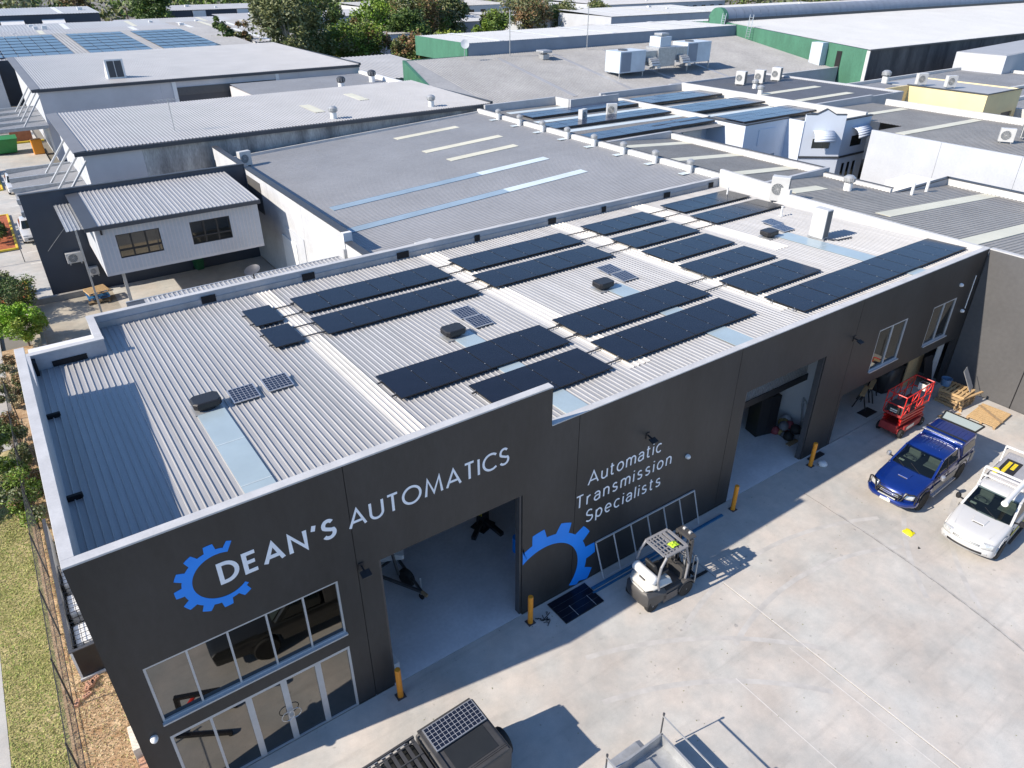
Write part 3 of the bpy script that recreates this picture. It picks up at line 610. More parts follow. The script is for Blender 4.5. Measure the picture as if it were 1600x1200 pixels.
def glass_mat(name, tint=(0.42,0.50,0.48)):
    m = bpy.data.materials.new(name); m.use_nodes = True; n = m.node_tree.nodes; l = m.node_tree.links; n.remove(n['Principled BSDF'])
    tr_ = n.new('ShaderNodeBsdfTransparent'); tr_.inputs[0].default_value = (*tint, 1); gl = n.new('ShaderNodeBsdfGlossy'); gl.inputs['Roughness'].default_value = 0.015
    fr = n.new('ShaderNodeFresnel'); fr.inputs[0].default_value = 1.6; mx = n.new('ShaderNodeMixShader'); l.new(fr.outputs[0], mx.inputs[0]); l.new(tr_.outputs[0], mx.inputs[1]); l.new(gl.outputs[0], mx.inputs[2]); l.new(mx.outputs[0], n['Material Output'].inputs[0]); return m
m_seeglass = glass_mat('see_through_car_glass')
m_seat = mat('seat_fabric', (0.22,0.22,0.20), 0.85, 0, 0.1, 6)
def ute(name, label, loc, rz, paint, lower=None, canopy=True, bull=False, tray=False, wheel_r=0.375, rimm=None):
    """utility: +x forward, origin on the ground mid wheelbase"""
    t = thing(name, label, 'ute', loc, rz); hw = 0.885; wb = 1.47; lower = lower or paint
    xb = -2.45 if not tray else -0.62; xr = -1.12 if not tray else -0.60
    prof = [(2.30,0.36),(2.40,0.42),(2.465,0.52),(2.48,0.64),(2.46,0.76),(2.41,0.87),(2.30,0.955),(2.10,1.01),(1.85,1.045),(1.55,1.075),(1.25,1.10),(1.0,1.115),(xb,1.115),(xb,0.5)]
    if not tray: prof += list(reversed(archcut(-wb, 0.46, 0.40)))+[(-0.6,0.36),(0.6,0.36)]
    prof += list(reversed(archcut(wb, 0.46, 0.40)))
    def fx(x, y): k = max(0.0, (x-0.9)/1.55); return 0.24*k*k*(abs(y)/0.885)**2.4
    def wp(P):
        k = max(0.0, (P.x-0.9)/1.55); tum = 1-0.055*max(0.0, (P.z-0.75)/0.36)
        return Vector((P.x-fx(P.x, P.y), P.y*(1-0.085*k*k)*tum, P.z-0.045*k*(abs(P.y)/0.885)**3))
    W = [(-1,0.075),(-0.985,0.035),(-0.95,0.012),(-0.88,0.003),(-0.7,0),(-0.45,-0.003),(-0.2,-0.006),(0,-0.006),(0.2,-0.006),(0.45,-0.003),(0.7,0),(0.88,0.003),(0.95,0.012),(0.985,0.035),(1,0.075)]
    shell(prof, hw, W, wp).build('body', paint, t, world=False, smooth=42)
    MB().box(xb+0.05, 2.1, -0.70, 0.70, 0.34, 0.52).build('chassis', m_trim, t, world=False)
    zs_ = [(0.42,2.40),(0.52,2.465),(0.64,2.48),(0.76,2.46),(0.87,2.41),(0.955,2.30),(1.01,2.10)]
    def sx(z):
        for (z0,x0),(z1,x1) in zip(zs_[:-1], zs_[1:]):
            if z0 <= z <= z1: return x0+(x1-x0)*(z-z0)/(z1-z0)
        return 2.3
    def surf(y, z, o=0.008): x = sx(z); k = max(0, (x-0.9)/1.55); yy = y*(1-0.085*k*k); return (x-fx(x, y)+o, yy*(1+0.006), z-0.045*k*(abs(y)/0.885)**3+o*0.5)
    def patch(name_, y0, y1, z0, z1, m, o=0.008, n=8, taper=0.0):
        b = MB(); vs_ = []
        for j in range(5):
            for i in range(n+1): v = j/4; y = y0+(y1-y0)*i/n; zz0 = z0+(taper*(i/n)); vs_.append(surf(y, zz0+(z1-zz0)*v, o))
        b.add(vs_, [(j*(n+1)+i, j*(n+1)+i+1, (j+1)*(n+1)+i+1, (j+1)*(n+1)+i) for j in range(4) for i in range(n)]); ob = b.build(name_, m, t, world=False, smooth=60); sd_2 = ob.modifiers.new('t','SOLIDIFY'); sd_2.thickness = 0.02; sd_2.offset = -1; return ob
    for s in (-1, 1): patch('headlight', s*0.52, s*0.86, 0.735, 0.925, m_lens, 0.010, 6, 0.03); patch('headlight_bezel', s*0.50, s*0.875, 0.715, 0.94, m_trim if bull else paint, 0.004, 6, 0.03)
    if bull:
        patch('grille', -0.48, 0.48, 0.66, 0.90, m_trim, 0.006)
        for k in range(3): patch('grille_bar', -0.46, 0.46, 0.70+k*0.06, 0.715+k*0.06, m_lens, 0.014)
    else:
        patch('grille', -0.46, 0.46, 0.77, 0.83, m_seat, 0.018, 14); patch('grille_bar', -0.46, 0.46, 0.792, 0.806, m_alu, 0.026, 14); patch('lower_grille', -0.60, 0.60, 0.49, 0.575, m_trim, 0.022, 14); patch('number_plate', -0.19, 0.19, 0.60, 0.70, m_plate, 0.016)
        for s in (-1,1): patch('fog_lamp', s*0.64, s*0.76, 0.50, 0.575, m_lens, 0.008, 4)
    # cab: roof, pillars, interior, glass
    def side(x, z, s, o=0.0): k = (z-1.11)/0.58; return (x, s*(0.80*(1-0.155*k)+o), z)
    cab = sub('cab', t); xt = -0.92 if not tray else -0.42
    roof = [(0.30,1.595),(0.22,1.64),(0.06,1.685),(-0.2,1.70),(xt+0.15,1.70),(xt,1.675),(xt-0.10,1.60),(xt-0.06,1.585),(xt+0.02,1.63),(xt+0.15,1.655),(-0.2,1.655),(0.06,1.64),(0.2,1.60)]
    def wr(P): return Vector((P.x-0.05*(abs(P.y)/0.69)**2*(1 if P.x > 0 else -0.4), P.y, P.z-0.05*(abs(P.y)/0.69)**3))
    shell(roof, 0.70, [(-1,0.02),(-0.95,0.005),(-0.7,0),(0,0),(0.7,0),(0.95,0.005),(1,0.02)], wr).build('roof', paint, cab, world=False, smooth=45)
    for s in (-1, 1):
        MB().bar(side(1.0,1.10,s,-0.02), side(0.20,1.62,s,-0.015), 0.075, 0.06).build('front_pillar', paint, cab, world=False)
        if not tray: MB().bar(side(-0.16,1.10,s,-0.01), side(-0.15,1.63,s,-0.01), 0.05, 0.09, upv=(1,0,0)).build('centre_pillar', m_trim, cab, world=False)
        MB().bar(side(xr+0.03,1.10,s,-0.02), side(xt-0.03,1.62,s,-0.015), 0.06, 0.14, upv=(1,0,0)).build('rear_pillar', paint, cab, world=False)
        MB().bar(side(0.34,1.60,s,-0.01), side(xt,1.64,s,-0.01), 0.05, 0.05).build('cant_rail', paint, cab, world=False)
        gl = ([[(0.90,1.13),(0.24,1.58),(-0.12,1.61),(-0.12,1.13)],[(-0.20,1.13),(-0.19,1.61),(xt,1.61),(xr+0.08,1.13)]] if not tray else [[(0.90,1.13),(0.24,1.58),(xt+0.02,1.61),(xr+0.08,1.13)]])
        for gx in gl: P = [side(x, z, s, 0.004) for x, z in gx]; MB().add(P, [tuple(range(4) if s < 0 else reversed(range(4)))]).build('side_window', m_seeglass, cab, world=False)
        o = sub('side_mirror', t); MB().lathe((0.74,s*1.02,1.20),(0.15,0,1),[(0.03,-0.10),(0.075,-0.08),(0.09,0.0),(0.075,0.08),(0.03,0.10)],12).build('housing', m_trim if not bull else m_alu, o, world=False, smooth=50); MB().bar((0.74,s*0.80,1.13),(0.74,s*0.98,1.16),0.05,0.04).build('arm', m_trim, o, world=False)
        for hx in ((0.0,-0.95) if not tray else (-0.4,)): MB().box(hx-0.10,hx+0.10,s*0.876,s*0.892,0.93,0.965).build('door_handle', m_alu if bull else m_trim, t, world=False)
        for hx in ((-0.16,) if not tray else ()): MB().box(hx-0.006,hx+0.006,s*0.866,s*0.8865,0.45,1.08).build('door_gap', m_trim, t, world=False)
        MB().box(0.92,0.932,s*0.862,s*0.884,0.5,1.05).build('door_gap', m_trim, t, world=False)
        MB().box(-0.95 if not tray else -0.5,0.90,s*0.86,s*0.97,0.34,0.39).build('side_step', m_alu if bull else m_trim, t, world=False, bevel=0.01)
        for wx in ((wb,-wb) if not tray else (wb,)):
            ar = [(wx+0.455*math.cos(R(a)),0.40+0.455*math.sin(R(a))) for a in range(0,181,12)]+[(wx+0.52*math.cos(R(a)),0.40+0.52*math.sin(R(a))) for a in range(180,-1,-12)]
            MB().prism(ar,'y',s*0.78,s*(0.885 if wx < 0 else 0.865)).build('wheel_arch', m_trim if bull else paint, t, world=False, smooth=40)
        if bull: MB().box(-2.4,-2.1,s*0.872,s*0.8875,0.55,1.0).build('panel', lower, t, world=False); MB().box(-0.95,0.93,s*0.872,s*0.8885,0.46,0.80).build('door_panel', lower, t, world=False); MB().box(-2.0,-1.0,s*0.872,s*0.8880,0.92,1.06).build('panel', lower, t, world=False)
    A, B, C_, D = (1.04,-0.73,1.118),(1.04,0.73,1.118),(0.27,0.645,1.618),(0.27,-0.645,1.618); b = MB(); vs_ = []; N = 8
    for j in range(2):
        for i in range(N+1): u = i/N; P = (Vector(A).lerp(Vector(B),u) if j == 0 else Vector(D).lerp(Vector(C_),u)); q = 1-(2*u-1)**2; vs_.append((P.x+0.07*q-0.05, P.y, P.z+0.02*q*j))
    b.add(vs_, [(i,i+1,N+2+i,N+1+i) for i in range(N)]); b.build('windscreen', m_seeglass, cab, world=False, smooth=60)
    MB().quad((xr+0.05,0.74,1.14),(xr+0.05,-0.74,1.14),(xt-0.05,-0.66,1.60),(xt-0.05,0.66,1.60)).build('rear_window', m_seeglass, cab, world=False)
    it = sub('interior', t)
    MB().box(xr+0.04,0.98,-0.78,0.78,1.105,1.122).build('floor_lining', m_trim, it, world=False); MB().loft([[(0.98,-0.74,1.12),(0.98,0.74,1.12),(0.98,0.74,1.125),(0.98,-0.74,1.125)],[(0.62,-0.72,1.12),(0.62,0.72,1.12),(0.58,0.72,1.19),(0.58,-0.72,1.19)]]).build('dashboard', m_trim, it, world=False)
    for s in (-1, 1):
        MB().box(-0.12,0.05,s*0.38-0.24,s*0.38+0.24,1.12,1.40).build('seat_back', m_seat, it, world=False, bevel=0.05, seg=3); MB().box(-0.10,0.02,s*0.38-0.13,s*0.38+0.13,1.42,1.56).build('head_rest', m_seat, it, world=False, bevel=0.04, seg=3); MB().box(0.05,0.42,s*0.38-0.24,s*0.38+0.24,1.12,1.16).build('seat_base', m_seat, it, world=False, bevel=0.02)
    if not tray: MB().box(-0.95,-0.80,-0.62,0.62,1.12,1.42).build('rear_seat', m_seat, it, world=False, bevel=0.04)
    MB().tube([(0.44+0.05*math.cos(2*math.pi*k/16),-0.38+0.17*math.sin(2*math.pi*k/16),1.26+0.13*math.cos(2*math.pi*k/16)) for k in range(17)],0.014,6).build('steering_wheel', m_trim, it, world=False)
    MB().bar((0.30,0.0,1.56),(0.30,0.0,1.50),0.18,0.05,upv=(1,0,0)).build('mirror', m_trim, it, world=False); MB().box(0.70,0.82,-0.62,-0.42,1.19,1.194).build('paper', m_plate, it, world=False)
    for s in (-0.25, 0.35): MB().bar((1.06,s,1.128),(0.84,s-0.48,1.272),0.016,0.016).build('wiper', m_trim, t, world=False)
    MB().loft([[(1.66,-0.20,1.06),(1.66,0.20,1.06),(1.64,0.19,1.115),(1.64,-0.19,1.115)],[(1.28,-0.23,1.08),(1.28,0.23,1.08),(1.28,0.22,1.135),(1.28,-0.22,1.135)]]).build('bonnet_scoop', paint, t, world=False, bevel=0.02, seg=3)
    MB().slab((1.668,-0.17,1.075),(1.668,0.17,1.075),(1.654,0.165,1.106),(1.654,-0.165,1.106),0.004).build('scoop_opening', m_trim, t, world=False)
    for s in (-1,1): MB().bar((2.1,s*0.55,1.012-0.012),(1.08,s*0.68,1.112),0.012,0.012).build('bonnet_crease', paint, t, world=False)
    if bull:
        secs = []
        for (x,y) in ((2.16,-0.92),(2.44,-0.72),(2.58,-0.5),(2.61,0),(2.58,0.5),(2.44,0.72),(2.16,0.92)): secs.append([(x-0.16,y,0.45),(x-0.16,y,0.64),(x-0.02,y,0.66),(x+0.04,y,0.61),(x+0.05,y,0.53),(x,y,0.46)])
        MB().loft(secs).build('bull_bar', paint, t, world=False, smooth=50, bevel=0.012)
        for pts in ([(2.56,-0.40,0.6),(2.55,-0.40,0.86),(2.54,-0.34,0.91),(2.56,0.34,0.91),(2.55,0.40,0.86),(2.56,0.40,0.6)],[(2.26,-0.86,0.6),(2.22,-0.87,0.92),(2.28,-0.78,1.0),(2.42,-0.58,0.98),(2.52,-0.45,0.62)],[(2.26,0.86,0.6),(2.22,0.87,0.92),(2.28,0.78,1.0),(2.42,0.58,0.98),(2.52,0.45,0.62)]): MB().tube(pts,0.026,8).build('bull_bar_hoop', m_trim, t, world=False, smooth=60)
        MB().box(2.57,2.63,-0.34,0.34,0.66,0.74).build('light_bar', m_trim, t, world=False); MB().box(2.632,2.636,-0.32,0.32,0.675,0.725).build('light_bar_lens', m_lens, t, world=False); MB().box(2.665,2.678,-0.19,0.19,0.51,0.61).build('number_plate', m_plate, t, world=False)
    for s in (-1, 1):
        for wx in (wb, -wb): wheel(t, wx, s*0.775, wheel_r, 0.25, rimm or m_galv, 1 if s < 0 else -1)
    return t
m_utebl = mat('ute_blue_metallic', (0.004,0.026,0.19), 0.28, 0.35, 0.05, 3, coat=1.0); m_utelow = mat('ute_silver_grey', (0.30,0.30,0.29), 0.4, 0.5, 0.1, 4)
m_utew = mat('ute_white', (0.52,0.52,0.515), 0.3, 0, 0.02, 2, coat=0.6)
ub = ute('ute', 'dark blue dual-cab ute with bull bar and canopy, its rear canopy door raised', (27.02,-3.52,0), R(180+3), m_utebl, m_utelow, True, True, False, 0.40, m_trim)
# canopy on the blue ute
cp = sub('canopy', ub)
cn = smoothprof([(-1.18,1.11),(-1.16,1.66),(-1.3,1.75),(-2.3,1.75),(-2.42,1.68),(-2.45,1.11)], 0.1, 3)
shell(cn, 0.84, WST, lambda P: Vector((P.x, P.y*(1-0.11*max(0,(P.z-1.1)/0.6)), P.z))).build('canopy_shell', m_utebl, cp, world=False, smooth=40)
for s in (-1, 1):
    k = lambda z: s*(0.84*(1-0.11*(z-1.1)/0.6)+0.008); P = [(-1.28,k(1.22),1.22),(-1.27,k(1.58),1.58),(-2.22,k(1.6),1.60),(-2.34,k(1.24),1.24)]
    MB().add(P, [(0,1,2,3) if s > 0 else (3,2,1,0)]).build('side_window', m_carglass, cp, world=False)
for k in range(7): MB().box(-2.15,-1.45,-0.48+k*0.16-0.03,-0.48+k*0.16+0.03,1.752,1.764).build('roof_rib', m_utebl, cp, world=False)
for k in range(6): MB().box(-0.75,-0.15,-0.32+k*0.13-0.02,-0.32+k*0.13+0.02,1.700,1.709).build('roof_rib', m_utebl, ub, world=False)
for x, mm in ((-1.05,m_alu),(-1.35,m_trim)): MB().bar((x,-0.75,1.80),(x,0.75,1.80),0.06,0.035).build('roof_bar', mm, ub, world=False)
o = sub('tailgate_window', cp)
b = MB(); P = [(-2.42,-0.66,1.72),(-2.42,0.66,1.72),(-2.98,0.74,1.80),(-2.98,-0.74,1.80)]
for i in range(4): b.bar(P[i],P[(i+1)%4],0.06,0.05)
b.build('frame', m_trim, o, world=False); m_clear = mat('clear_grey_glass', (0.35,0.40,0.38), 0.05, 0.0, 0, spec=0.6)
MB().slab(*[(p[0],p[1],p[2]+0.004) for p in P],0.006).build('pane', m_clear, o, world=False)

uw = ute('ute', 'white ute with ladder rack, carrying a white tube on its roof', (26.67,-6.35,0), R(180+5), m_utew, m_utew, False, False, True, 0.35)
# tray and rack on the white ute
tr = sub('tray', uw)
MB().box(-2.75,-0.72,-0.9,0.9,0.80,0.90).build('deck', m_alu, tr, world=False)
for (x0,x1,y0,y1) in ((-2.75,-0.72,-0.92,-0.88),(-2.75,-0.72,0.88,0.92),(-2.77,-2.73,-0.88,0.88),(-0.74,-0.70,-0.88,0.88)): MB().box(x0,x1,y0,y1,0.9,1.18).build('side_board', m_utew, tr, world=False)
rk = sub('ladder_rack', uw)
for x in (-0.66,-2.6):
    MB().bar((x,-0.85,1.9),(x,0.85,1.9),0.06,0.06).build('cross_bar', m_white, rk, world=False)
    for s in (-1,1): MB().bar((x-(0.0 if x<0 else 0.35),s*0.85,1.2 if x<0 else 1.5),(x,s*0.85,1.9),0.045).build('upright', m_white, rk, world=False)
MB().bar((-0.66,-0.85,1.55),(-0.66,0.85,1.55),0.05).build('side_rail', m_white, rk, world=False)
MB().box(-0.9,0.9,0.872,0.885,0.66,0.72).build('stripe', mat('safety_yellow', (0.75,0.62,0.03), 0.5, 0, 0.05), uw, world=False)
tb = thing('conduit_tube','long white capped tube strapped to the roof rack of the white ute','tube',(26.67,-6.35,0),R(185))
MB().cyl((1.25,0.42,2.02),(-2.7,0.42,2.02),0.085,n=16).build('pipe', m_white, tb, world=False, smooth=40); MB().cyl((1.25,0.42,2.02),(1.32,0.42,2.02),0.105,n=16).build('end_cap', m_white, tb, world=False, smooth=40)
# silver tool case with black and yellow label on the rack
m_tcase = mat('case_silver', (0.42,0.42,0.44), 0.4, 0.3, 0.06, 3)
tc_ = thing('equipment_case','silver equipment case with black and yellow label behind the white ute cab','case',(27.75,-6.05,0),R(185))
MB().box(-1.5,0.40,-0.50,0.95,1.15,1.74).build('case_body', m_tcase, tc_, world=False, bevel=0.06, seg=3)
MB().box(-0.95,0.30,-0.36,0.16,1.7415,1.746).build('label_panel', m_trim, tc_, world=False)
m_yel = mat('label_yellow', (0.80,0.62,0.02), 0.5, 0, 0.03)
for (y0, n, h) in ((-0.13,9,0.1),(0.05,5,0.1)):
    for k in range(n): MB().box(-0.78+k*0.105,-0.70+k*0.105,y0-0.12,y0+h-0.10,1.7465,1.749).build('label_mark', m_yel, tc_, world=False)
MB().lathe((0.22,-0.36,1.74),(0,0,1),[(0.12,0.0),(0.12,0.08),(0.07,0.13),(0.02,0.15)],14).build('beacon', m_yel, tc_, world=False, smooth=50)
# ---------------------------------------------------------------- forklift (faces +X)
m_fkw = mat('forklift_cream', (0.58,0.565,0.52), 0.4, 0, 0.05, 3, coat=0.3); m_fkg = mat('forklift_grey', (0.06,0.058,0.057), 0.5, 0, 0.1, 3); m_fks = mat('forklift_silver', (0.27,0.27,0.28), 0.45, 0.2, 0.08, 4)
fk = thing('forklift', 'cream and grey forklift with barred overhead guard and gas bottle parked beside the facade', 'forklift', (14.75,-1.78,0), R(-2))
def sec(x, hw, z0, z1, c=0.12): return [(x,-hw+c,z0),(x,hw-c,z0),(x,hw,z0+c),(x,hw,z1-c),(x,hw-c,z1),(x,-hw+c,z1),(x,-hw,z1-c),(x,-hw,z0+c)]
MB().loft([sec(-1.12,0.34,0.30,0.72),sec(-1.02,0.50,0.20,0.80),sec(-0.72,0.56,0.16,0.82),sec(-0.3,0.56,0.22,0.70)]).build('counterweight', m_fkg, fk, world=False, smooth=40)
MB().loft([sec(-1.06,0.36,0.78,0.98),sec(-0.85,0.50,0.80,1.08),sec(-0.42,0.52,0.78,1.10),sec(-0.05,0.50,0.74,0.98)]).build('engine_cover', m_fkw, fk, world=False, smooth=40)
MB().box(-0.5,0.62,-0.53,0.53,0.28,0.62).build('chassis', m_fkg, fk, world=False, bevel=0.03)
MB().box(-0.02,0.62,-0.42,0.42,0.62,0.66).build('floor_plate', m_steel, fk, world=False)
MB().loft([sec(0.45,0.42,0.62,1.10,0.06),sec(0.62,0.42,0.62,1.05,0.06)]).build('dash', m_fkg, fk, world=False)
MB().cyl((-0.78,-0.42,1.26),(-0.78,0.42,1.26),0.16,n=20).build('gas_bottle', m_white, fk, world=False, smooth=40)
for y in (-0.42,0.42): MB().lathe((-0.78,y,1.26),(0,1 if y>0 else -1,0),[(0.16,0),(0.13,0.05),(0.06,0.075)],20).build('gas_bottle_end', m_white, fk, world=False, smooth=50)
MB().box(-0.90,-0.66,-0.12,0.12,1.06,1.12).build('bottle_cradle', m_steel, fk, world=False)
MB().box(-0.45,0.0,-0.26,0.26,1.08,1.20).build('seat', m_trim, fk, world=False, bevel=0.04); MB().slab((-0.42,-0.24,1.18),(-0.42,0.24,1.18),(-0.56,0.22,1.62),(-0.56,-0.22,1.62),0.10).build('seat_back', m_trim, fk, world=False, bevel=0.03)
o = sub('steering', fk); MB().cyl((0.52,0.0,1.05),(0.28,0.0,1.32),0.03,n=8).build('column', m_trim, o, world=False)
MB().tube([(0.27+0.13*math.cos(2*math.pi*k/16)*0.6,0.17*math.sin(2*math.pi*k/16),1.33+0.10*math.cos(2*math.pi*k/16)) for k in range(17)],0.016,6).build('wheel_rim', m_trim, o, world=False)
g = sub('overhead_guard', fk)
for s in (-1,1):
    MB().tube([(-0.62,s*0.50,0.85),(-0.72,s*0.50,1.25),(-0.62,s*0.48,1.75),(-0.42,s*0.46,2.05)],0.045,8).build('rear_post', m_fks, g, world=False, smooth=60)
    MB().tube([(0.58,s*0.46,0.62),(0.62,s*0.46,1.3),(0.42,s*0.45,2.05)],0.04,8).build('front_post', m_fks, g, world=False, smooth=60)
    MB().bar((-0.45,s*0.44,2.08),(0.46,s*0.44,2.08),0.09,0.05).build('roof_rail', m_fks, g, world=False)
for x in (-0.45,0.10,0.25,0.45): MB().bar((x,-0.40,2.08),(x,0.40,2.08),0.085,0.045).build('roof_cross_bar', m_fks, g, world=False)
for k in range(5): MB().bar((-0.42,-0.32+k*0.16,2.085),(0.08,-0.32+k*0.16,2.085),0.036,0.03).build('roof_bar', m_fks, g, world=False)
for k in range(3): MB().bar((-0.32+k*0.13,-0.40,2.09),(-0.32+k*0.13,0.40,2.09),0.03,0.025).build('roof_bar', m_fks, g, world=False)
ms = sub('mast', fk)
for s in (-1,1):
    MB().bar((0.82,s*0.30,0.12),(0.80,s*0.30,2.05),0.09,0.12,upv=(1,0,0)).build('outer_channel', m_fkg, ms, world=False); MB().bar((0.86,s*0.22,0.12),(0.84,s*0.22,2.12),0.06,0.10,upv=(1,0,0)).build('inner_channel', m_steel, ms, world=False)
    MB().cyl((0.72,s*0.22,0.2),(0.72,s*0.22,1.9),0.035,n=10).build('lift_cylinder', m_galv, ms, world=False, smooth=40)
    MB().cyl((0.82,s*0.12,0.6),(0.80,s*0.12,2.0),0.018,n=6).build('hose', m_trim, ms, world=False)
for z in (0.55,1.25,2.0): MB().bar((0.82,-0.32,z),(0.82,0.32,z),0.08,0.10).build('cross_member', m_fks, ms, world=False)
MB().loft([sec(0.70,0.30,2.04,2.14,0.03),sec(0.98,0.30,2.04,2.14,0.03)]).build('mast_head', m_fkg, ms, world=False)
for s in (-1,1): MB().cyl((0.9,s*0.16,2.15),(0.9,s*0.08,2.15),0.07,n=14).build('chain_pulley', m_galv, ms, world=False, smooth=40)
cr = sub('carriage', fk)
for z in (0.28,0.62): MB().bar((0.96,-0.48,z),(0.96,0.48,z),0.06,0.10,upv=(0,0,1)).build('carriage_bar', m_trim, cr, world=False)
b = MB(); b.tube([(1.0,-0.50,0.3),(1.0,-0.50,1.25),(1.0,-0.44,1.33),(1.0,0.44,1.33),(1.0,0.50,1.25),(1.0,0.50,0.3)],0.028,6)
b.build('backrest_frame', m_galv, cr, world=False, smooth=50)
for y in (-0.34,-0.2,-0.07,0.07,0.2,0.34): MB().bar((1.0,y,0.65),(1.0,y,1.31),0.025).build('backrest_bar', m_galv, cr, world=False)
for s in (-1,1): MB().prism([(1.0,0.72),(1.045,0.72),(1.05,0.10),(1.9,0.07),(1.9,0.055),(1.0,0.055)],'y',s*0.24-0.05,s*0.24+0.05).build('fork', m_trim, cr, world=False)
for s in (-1,1):
    wheel(fk, 0.56, s*0.50, 0.30, 0.20, m_fks, 1 if s<0 else -1, spokes=5); wheel(fk, -0.80, s*0.44, 0.24, 0.17, m_fks, 1 if s<0 else -1, spokes=5)
    MB().prism([(0.56+0.36*math.cos(R(a)),0.30+0.36*math.sin(R(a))) for a in range(10,171,16)]+[(0.56+0.32*math.cos(R(a)),0.30+0.32*math.sin(R(a))) for a in range(170,9,-16)],'y',s*0.40,s*0.60).build('mudguard', m_fkg, fk, world=False)
    MB().box(-0.4,0.2,s*0.53,s*0.56,0.2,0.5).build('step', m_steel, fk, world=False)
# hi-vis vest folded on the guard
random.seed(2); b = MB(); n = 9
for i in range(n):
    for j in range(n): b.v.append((14.85+(i/(n-1)-0.5)*0.30+random.uniform(-.015,.015), -1.98+(j/(n-1)-0.5)*0.22+random.uniform(-.015,.015), 2.125+random.uniform(0,0.07)*(1-abs(i-4)/5)))
b.f = [(i*n+j,(i+1)*n+j,(i+1)*n+j+1,i*n+j+1) for i in range(n-1) for j in range(n-1)]; b.m = [0]*len(b.f)
o = b.build('work_vest', mat('hi_vis_green', (0.42,0.62,0.04), 0.8, 0, 0.2, 20), smooth=60); sd = o.modifiers.new('thick','SOLIDIFY'); sd.thickness = 0.012; tag(o, 'crumpled bright green vest lying on the forklift roof', 'vest')

# ---------------------------------------------------------------- scissor lift
sc_ = thing('scissor_lift', 'red scissor lift with railed platform parked half inside the undercroft', 'scissor lift', (30.25,-0.95,0), R(1.5))
MB().box(-1.08,1.08,-0.42,0.42,0.22,0.46).build('chassis', m_redd, sc_, world=False, bevel=0.02); MB().box(-1.15,-1.0,-0.36,0.36,0.30,0.62).build('ladder_end', m_redd, sc_, world=False)
for s in (-1,1):
    MB().box(-0.7,0.7,s*0.42,s*0.50,0.20,0.50).build('side_tray', m_redd, sc_, world=False, bevel=0.01); MB().box(-0.5,0.1,s*0.502,s*0.507,0.28,0.44).build('side_label', m_plate, sc_, world=False)
    for x in (-0.85,0.85): wheel(sc_, x, s*0.47, 0.20, 0.13, m_galv, 1 if s<0 else -1, spokes=4)
    for k in range(3):
        z = 0.52+k*0.16
        MB().bar((-0.98,s*0.30,z),(0.98,s*0.30,z+0.14),0.05,0.09).build('scissor_arm', m_red, sc_, world=False); MB().bar((-0.98,s*0.36,z+0.14),(0.98,s*0.36,z),0.05,0.09).build('scissor_arm', m_red, sc_, world=False)
for k in range(4): MB().cyl((0,-0.38,0.56+k*0.15),(0,0.38,0.56+k*0.15),0.025,n=8).build('pivot_pin', m_galv, sc_, world=False)
MB().box(-1.12,1.12,-0.40,0.40,1.02,1.12).build('platform', m_redd, sc_, world=False, bevel=0.01)
MB().box(-1.05,1.05,-0.35,0.35,1.122,1.13).build('deck_plate', m_steel, sc_, world=False)
b = MB()
for z in (1.55,2.05):
    b.tube([(-1.12,-0.40,z),(1.12,-0.40,z),(1.12,0.40,z),(-1.12,0.40,z),(-1.12,-0.40,z)],0.025,6)
b.build('guard_rail', m_red, sc_, world=False, smooth=50)
for x in (-1.12,-0.56,0.0,0.56,1.12):
    for s in (-1,1): MB().cyl((x,s*0.40,1.1),(x,s*0.40,2.05),0.022,n=8).build('rail_post', m_red, sc_, world=False, smooth=50)
for s in (-1,1):
    for x in (-1.0,0.1): MB().bar((x,s*0.40,1.15),(x+0.9,s*0.40,2.0),0.03).build('rail_brace', m_red, sc_, world=False)
for y in (-0.2,0.0,0.2): MB().cyl((-1.12,y,1.1),(-1.12,y,1.55),0.018,n=6).build('rail_post', m_red, sc_, world=False)
MB().box(0.72,1.05,-0.28,0.05,1.65,1.95).build('control_box', m_plate, sc_, world=False, bevel=0.02); MB().box(0.76,1.0,-0.26,0.02,1.952,1.96).build('control_panel', m_trim, sc_, world=False)
MB().box(-1.0,-0.35,-0.34,0.34,1.13,1.42).build('tool_box', m_fkg, sc_, world=False, bevel=0.02)
MB().box(-1.155,-1.125,-0.26,0.26,1.18,1.50).build('end_sign', m_trim, sc_, world=False); MB().box(-1.16,-1.156,-0.18,0.12,1.30,1.36).build('sign_strip', m_plate, sc_, world=False); MB().box(-1.16,-1.156,-0.18,0.12,1.22,1.26).build('sign_strip', m_plate, sc_, world=False)

# ---------------------------------------------------------------- pallets, timber and odds in the right corner
def pallet(loc, rz, label, grp=None, m=None):
    t = thing('pallet', label, 'pallet', loc, rz, grp); m = m or m_timber
    for k in range(7): MB().box(-0.58,0.58,-0.5+k*0.166-0.05,-0.5+k*0.166+0.05,0.115,0.137).build('deck_board', m, t, world=False)
    for x in (-0.53,0.0,0.53): MB().box(x-0.045,x+0.045,-0.55,0.55,0.02,0.1145).build('bearer', m, t, world=False)
    for y in (-0.5,0.0,0.5): MB().box(-0.58,0.58,y-0.05,y+0.05,0.0,0.0195).build('bottom_board', m, t, world=False)
    return t
random.seed(9)
for k, lab in enumerate(('bottom pallet of the timber stack beside the dark wall','second pallet of the timber stack beside the dark wall','third pallet of the timber stack beside the dark wall','fourth pallet of the timber stack beside the dark wall','top pallet of the timber stack, under the leaning grey sheet')):
    pallet((34.2+random.uniform(-.08,.08),-1.25+random.uniform(-.08,.08),k*0.14), R(random.uniform(-6,6)), lab, 'pallets stacked in the corner', m_timbd if k % 2 else m_timber)
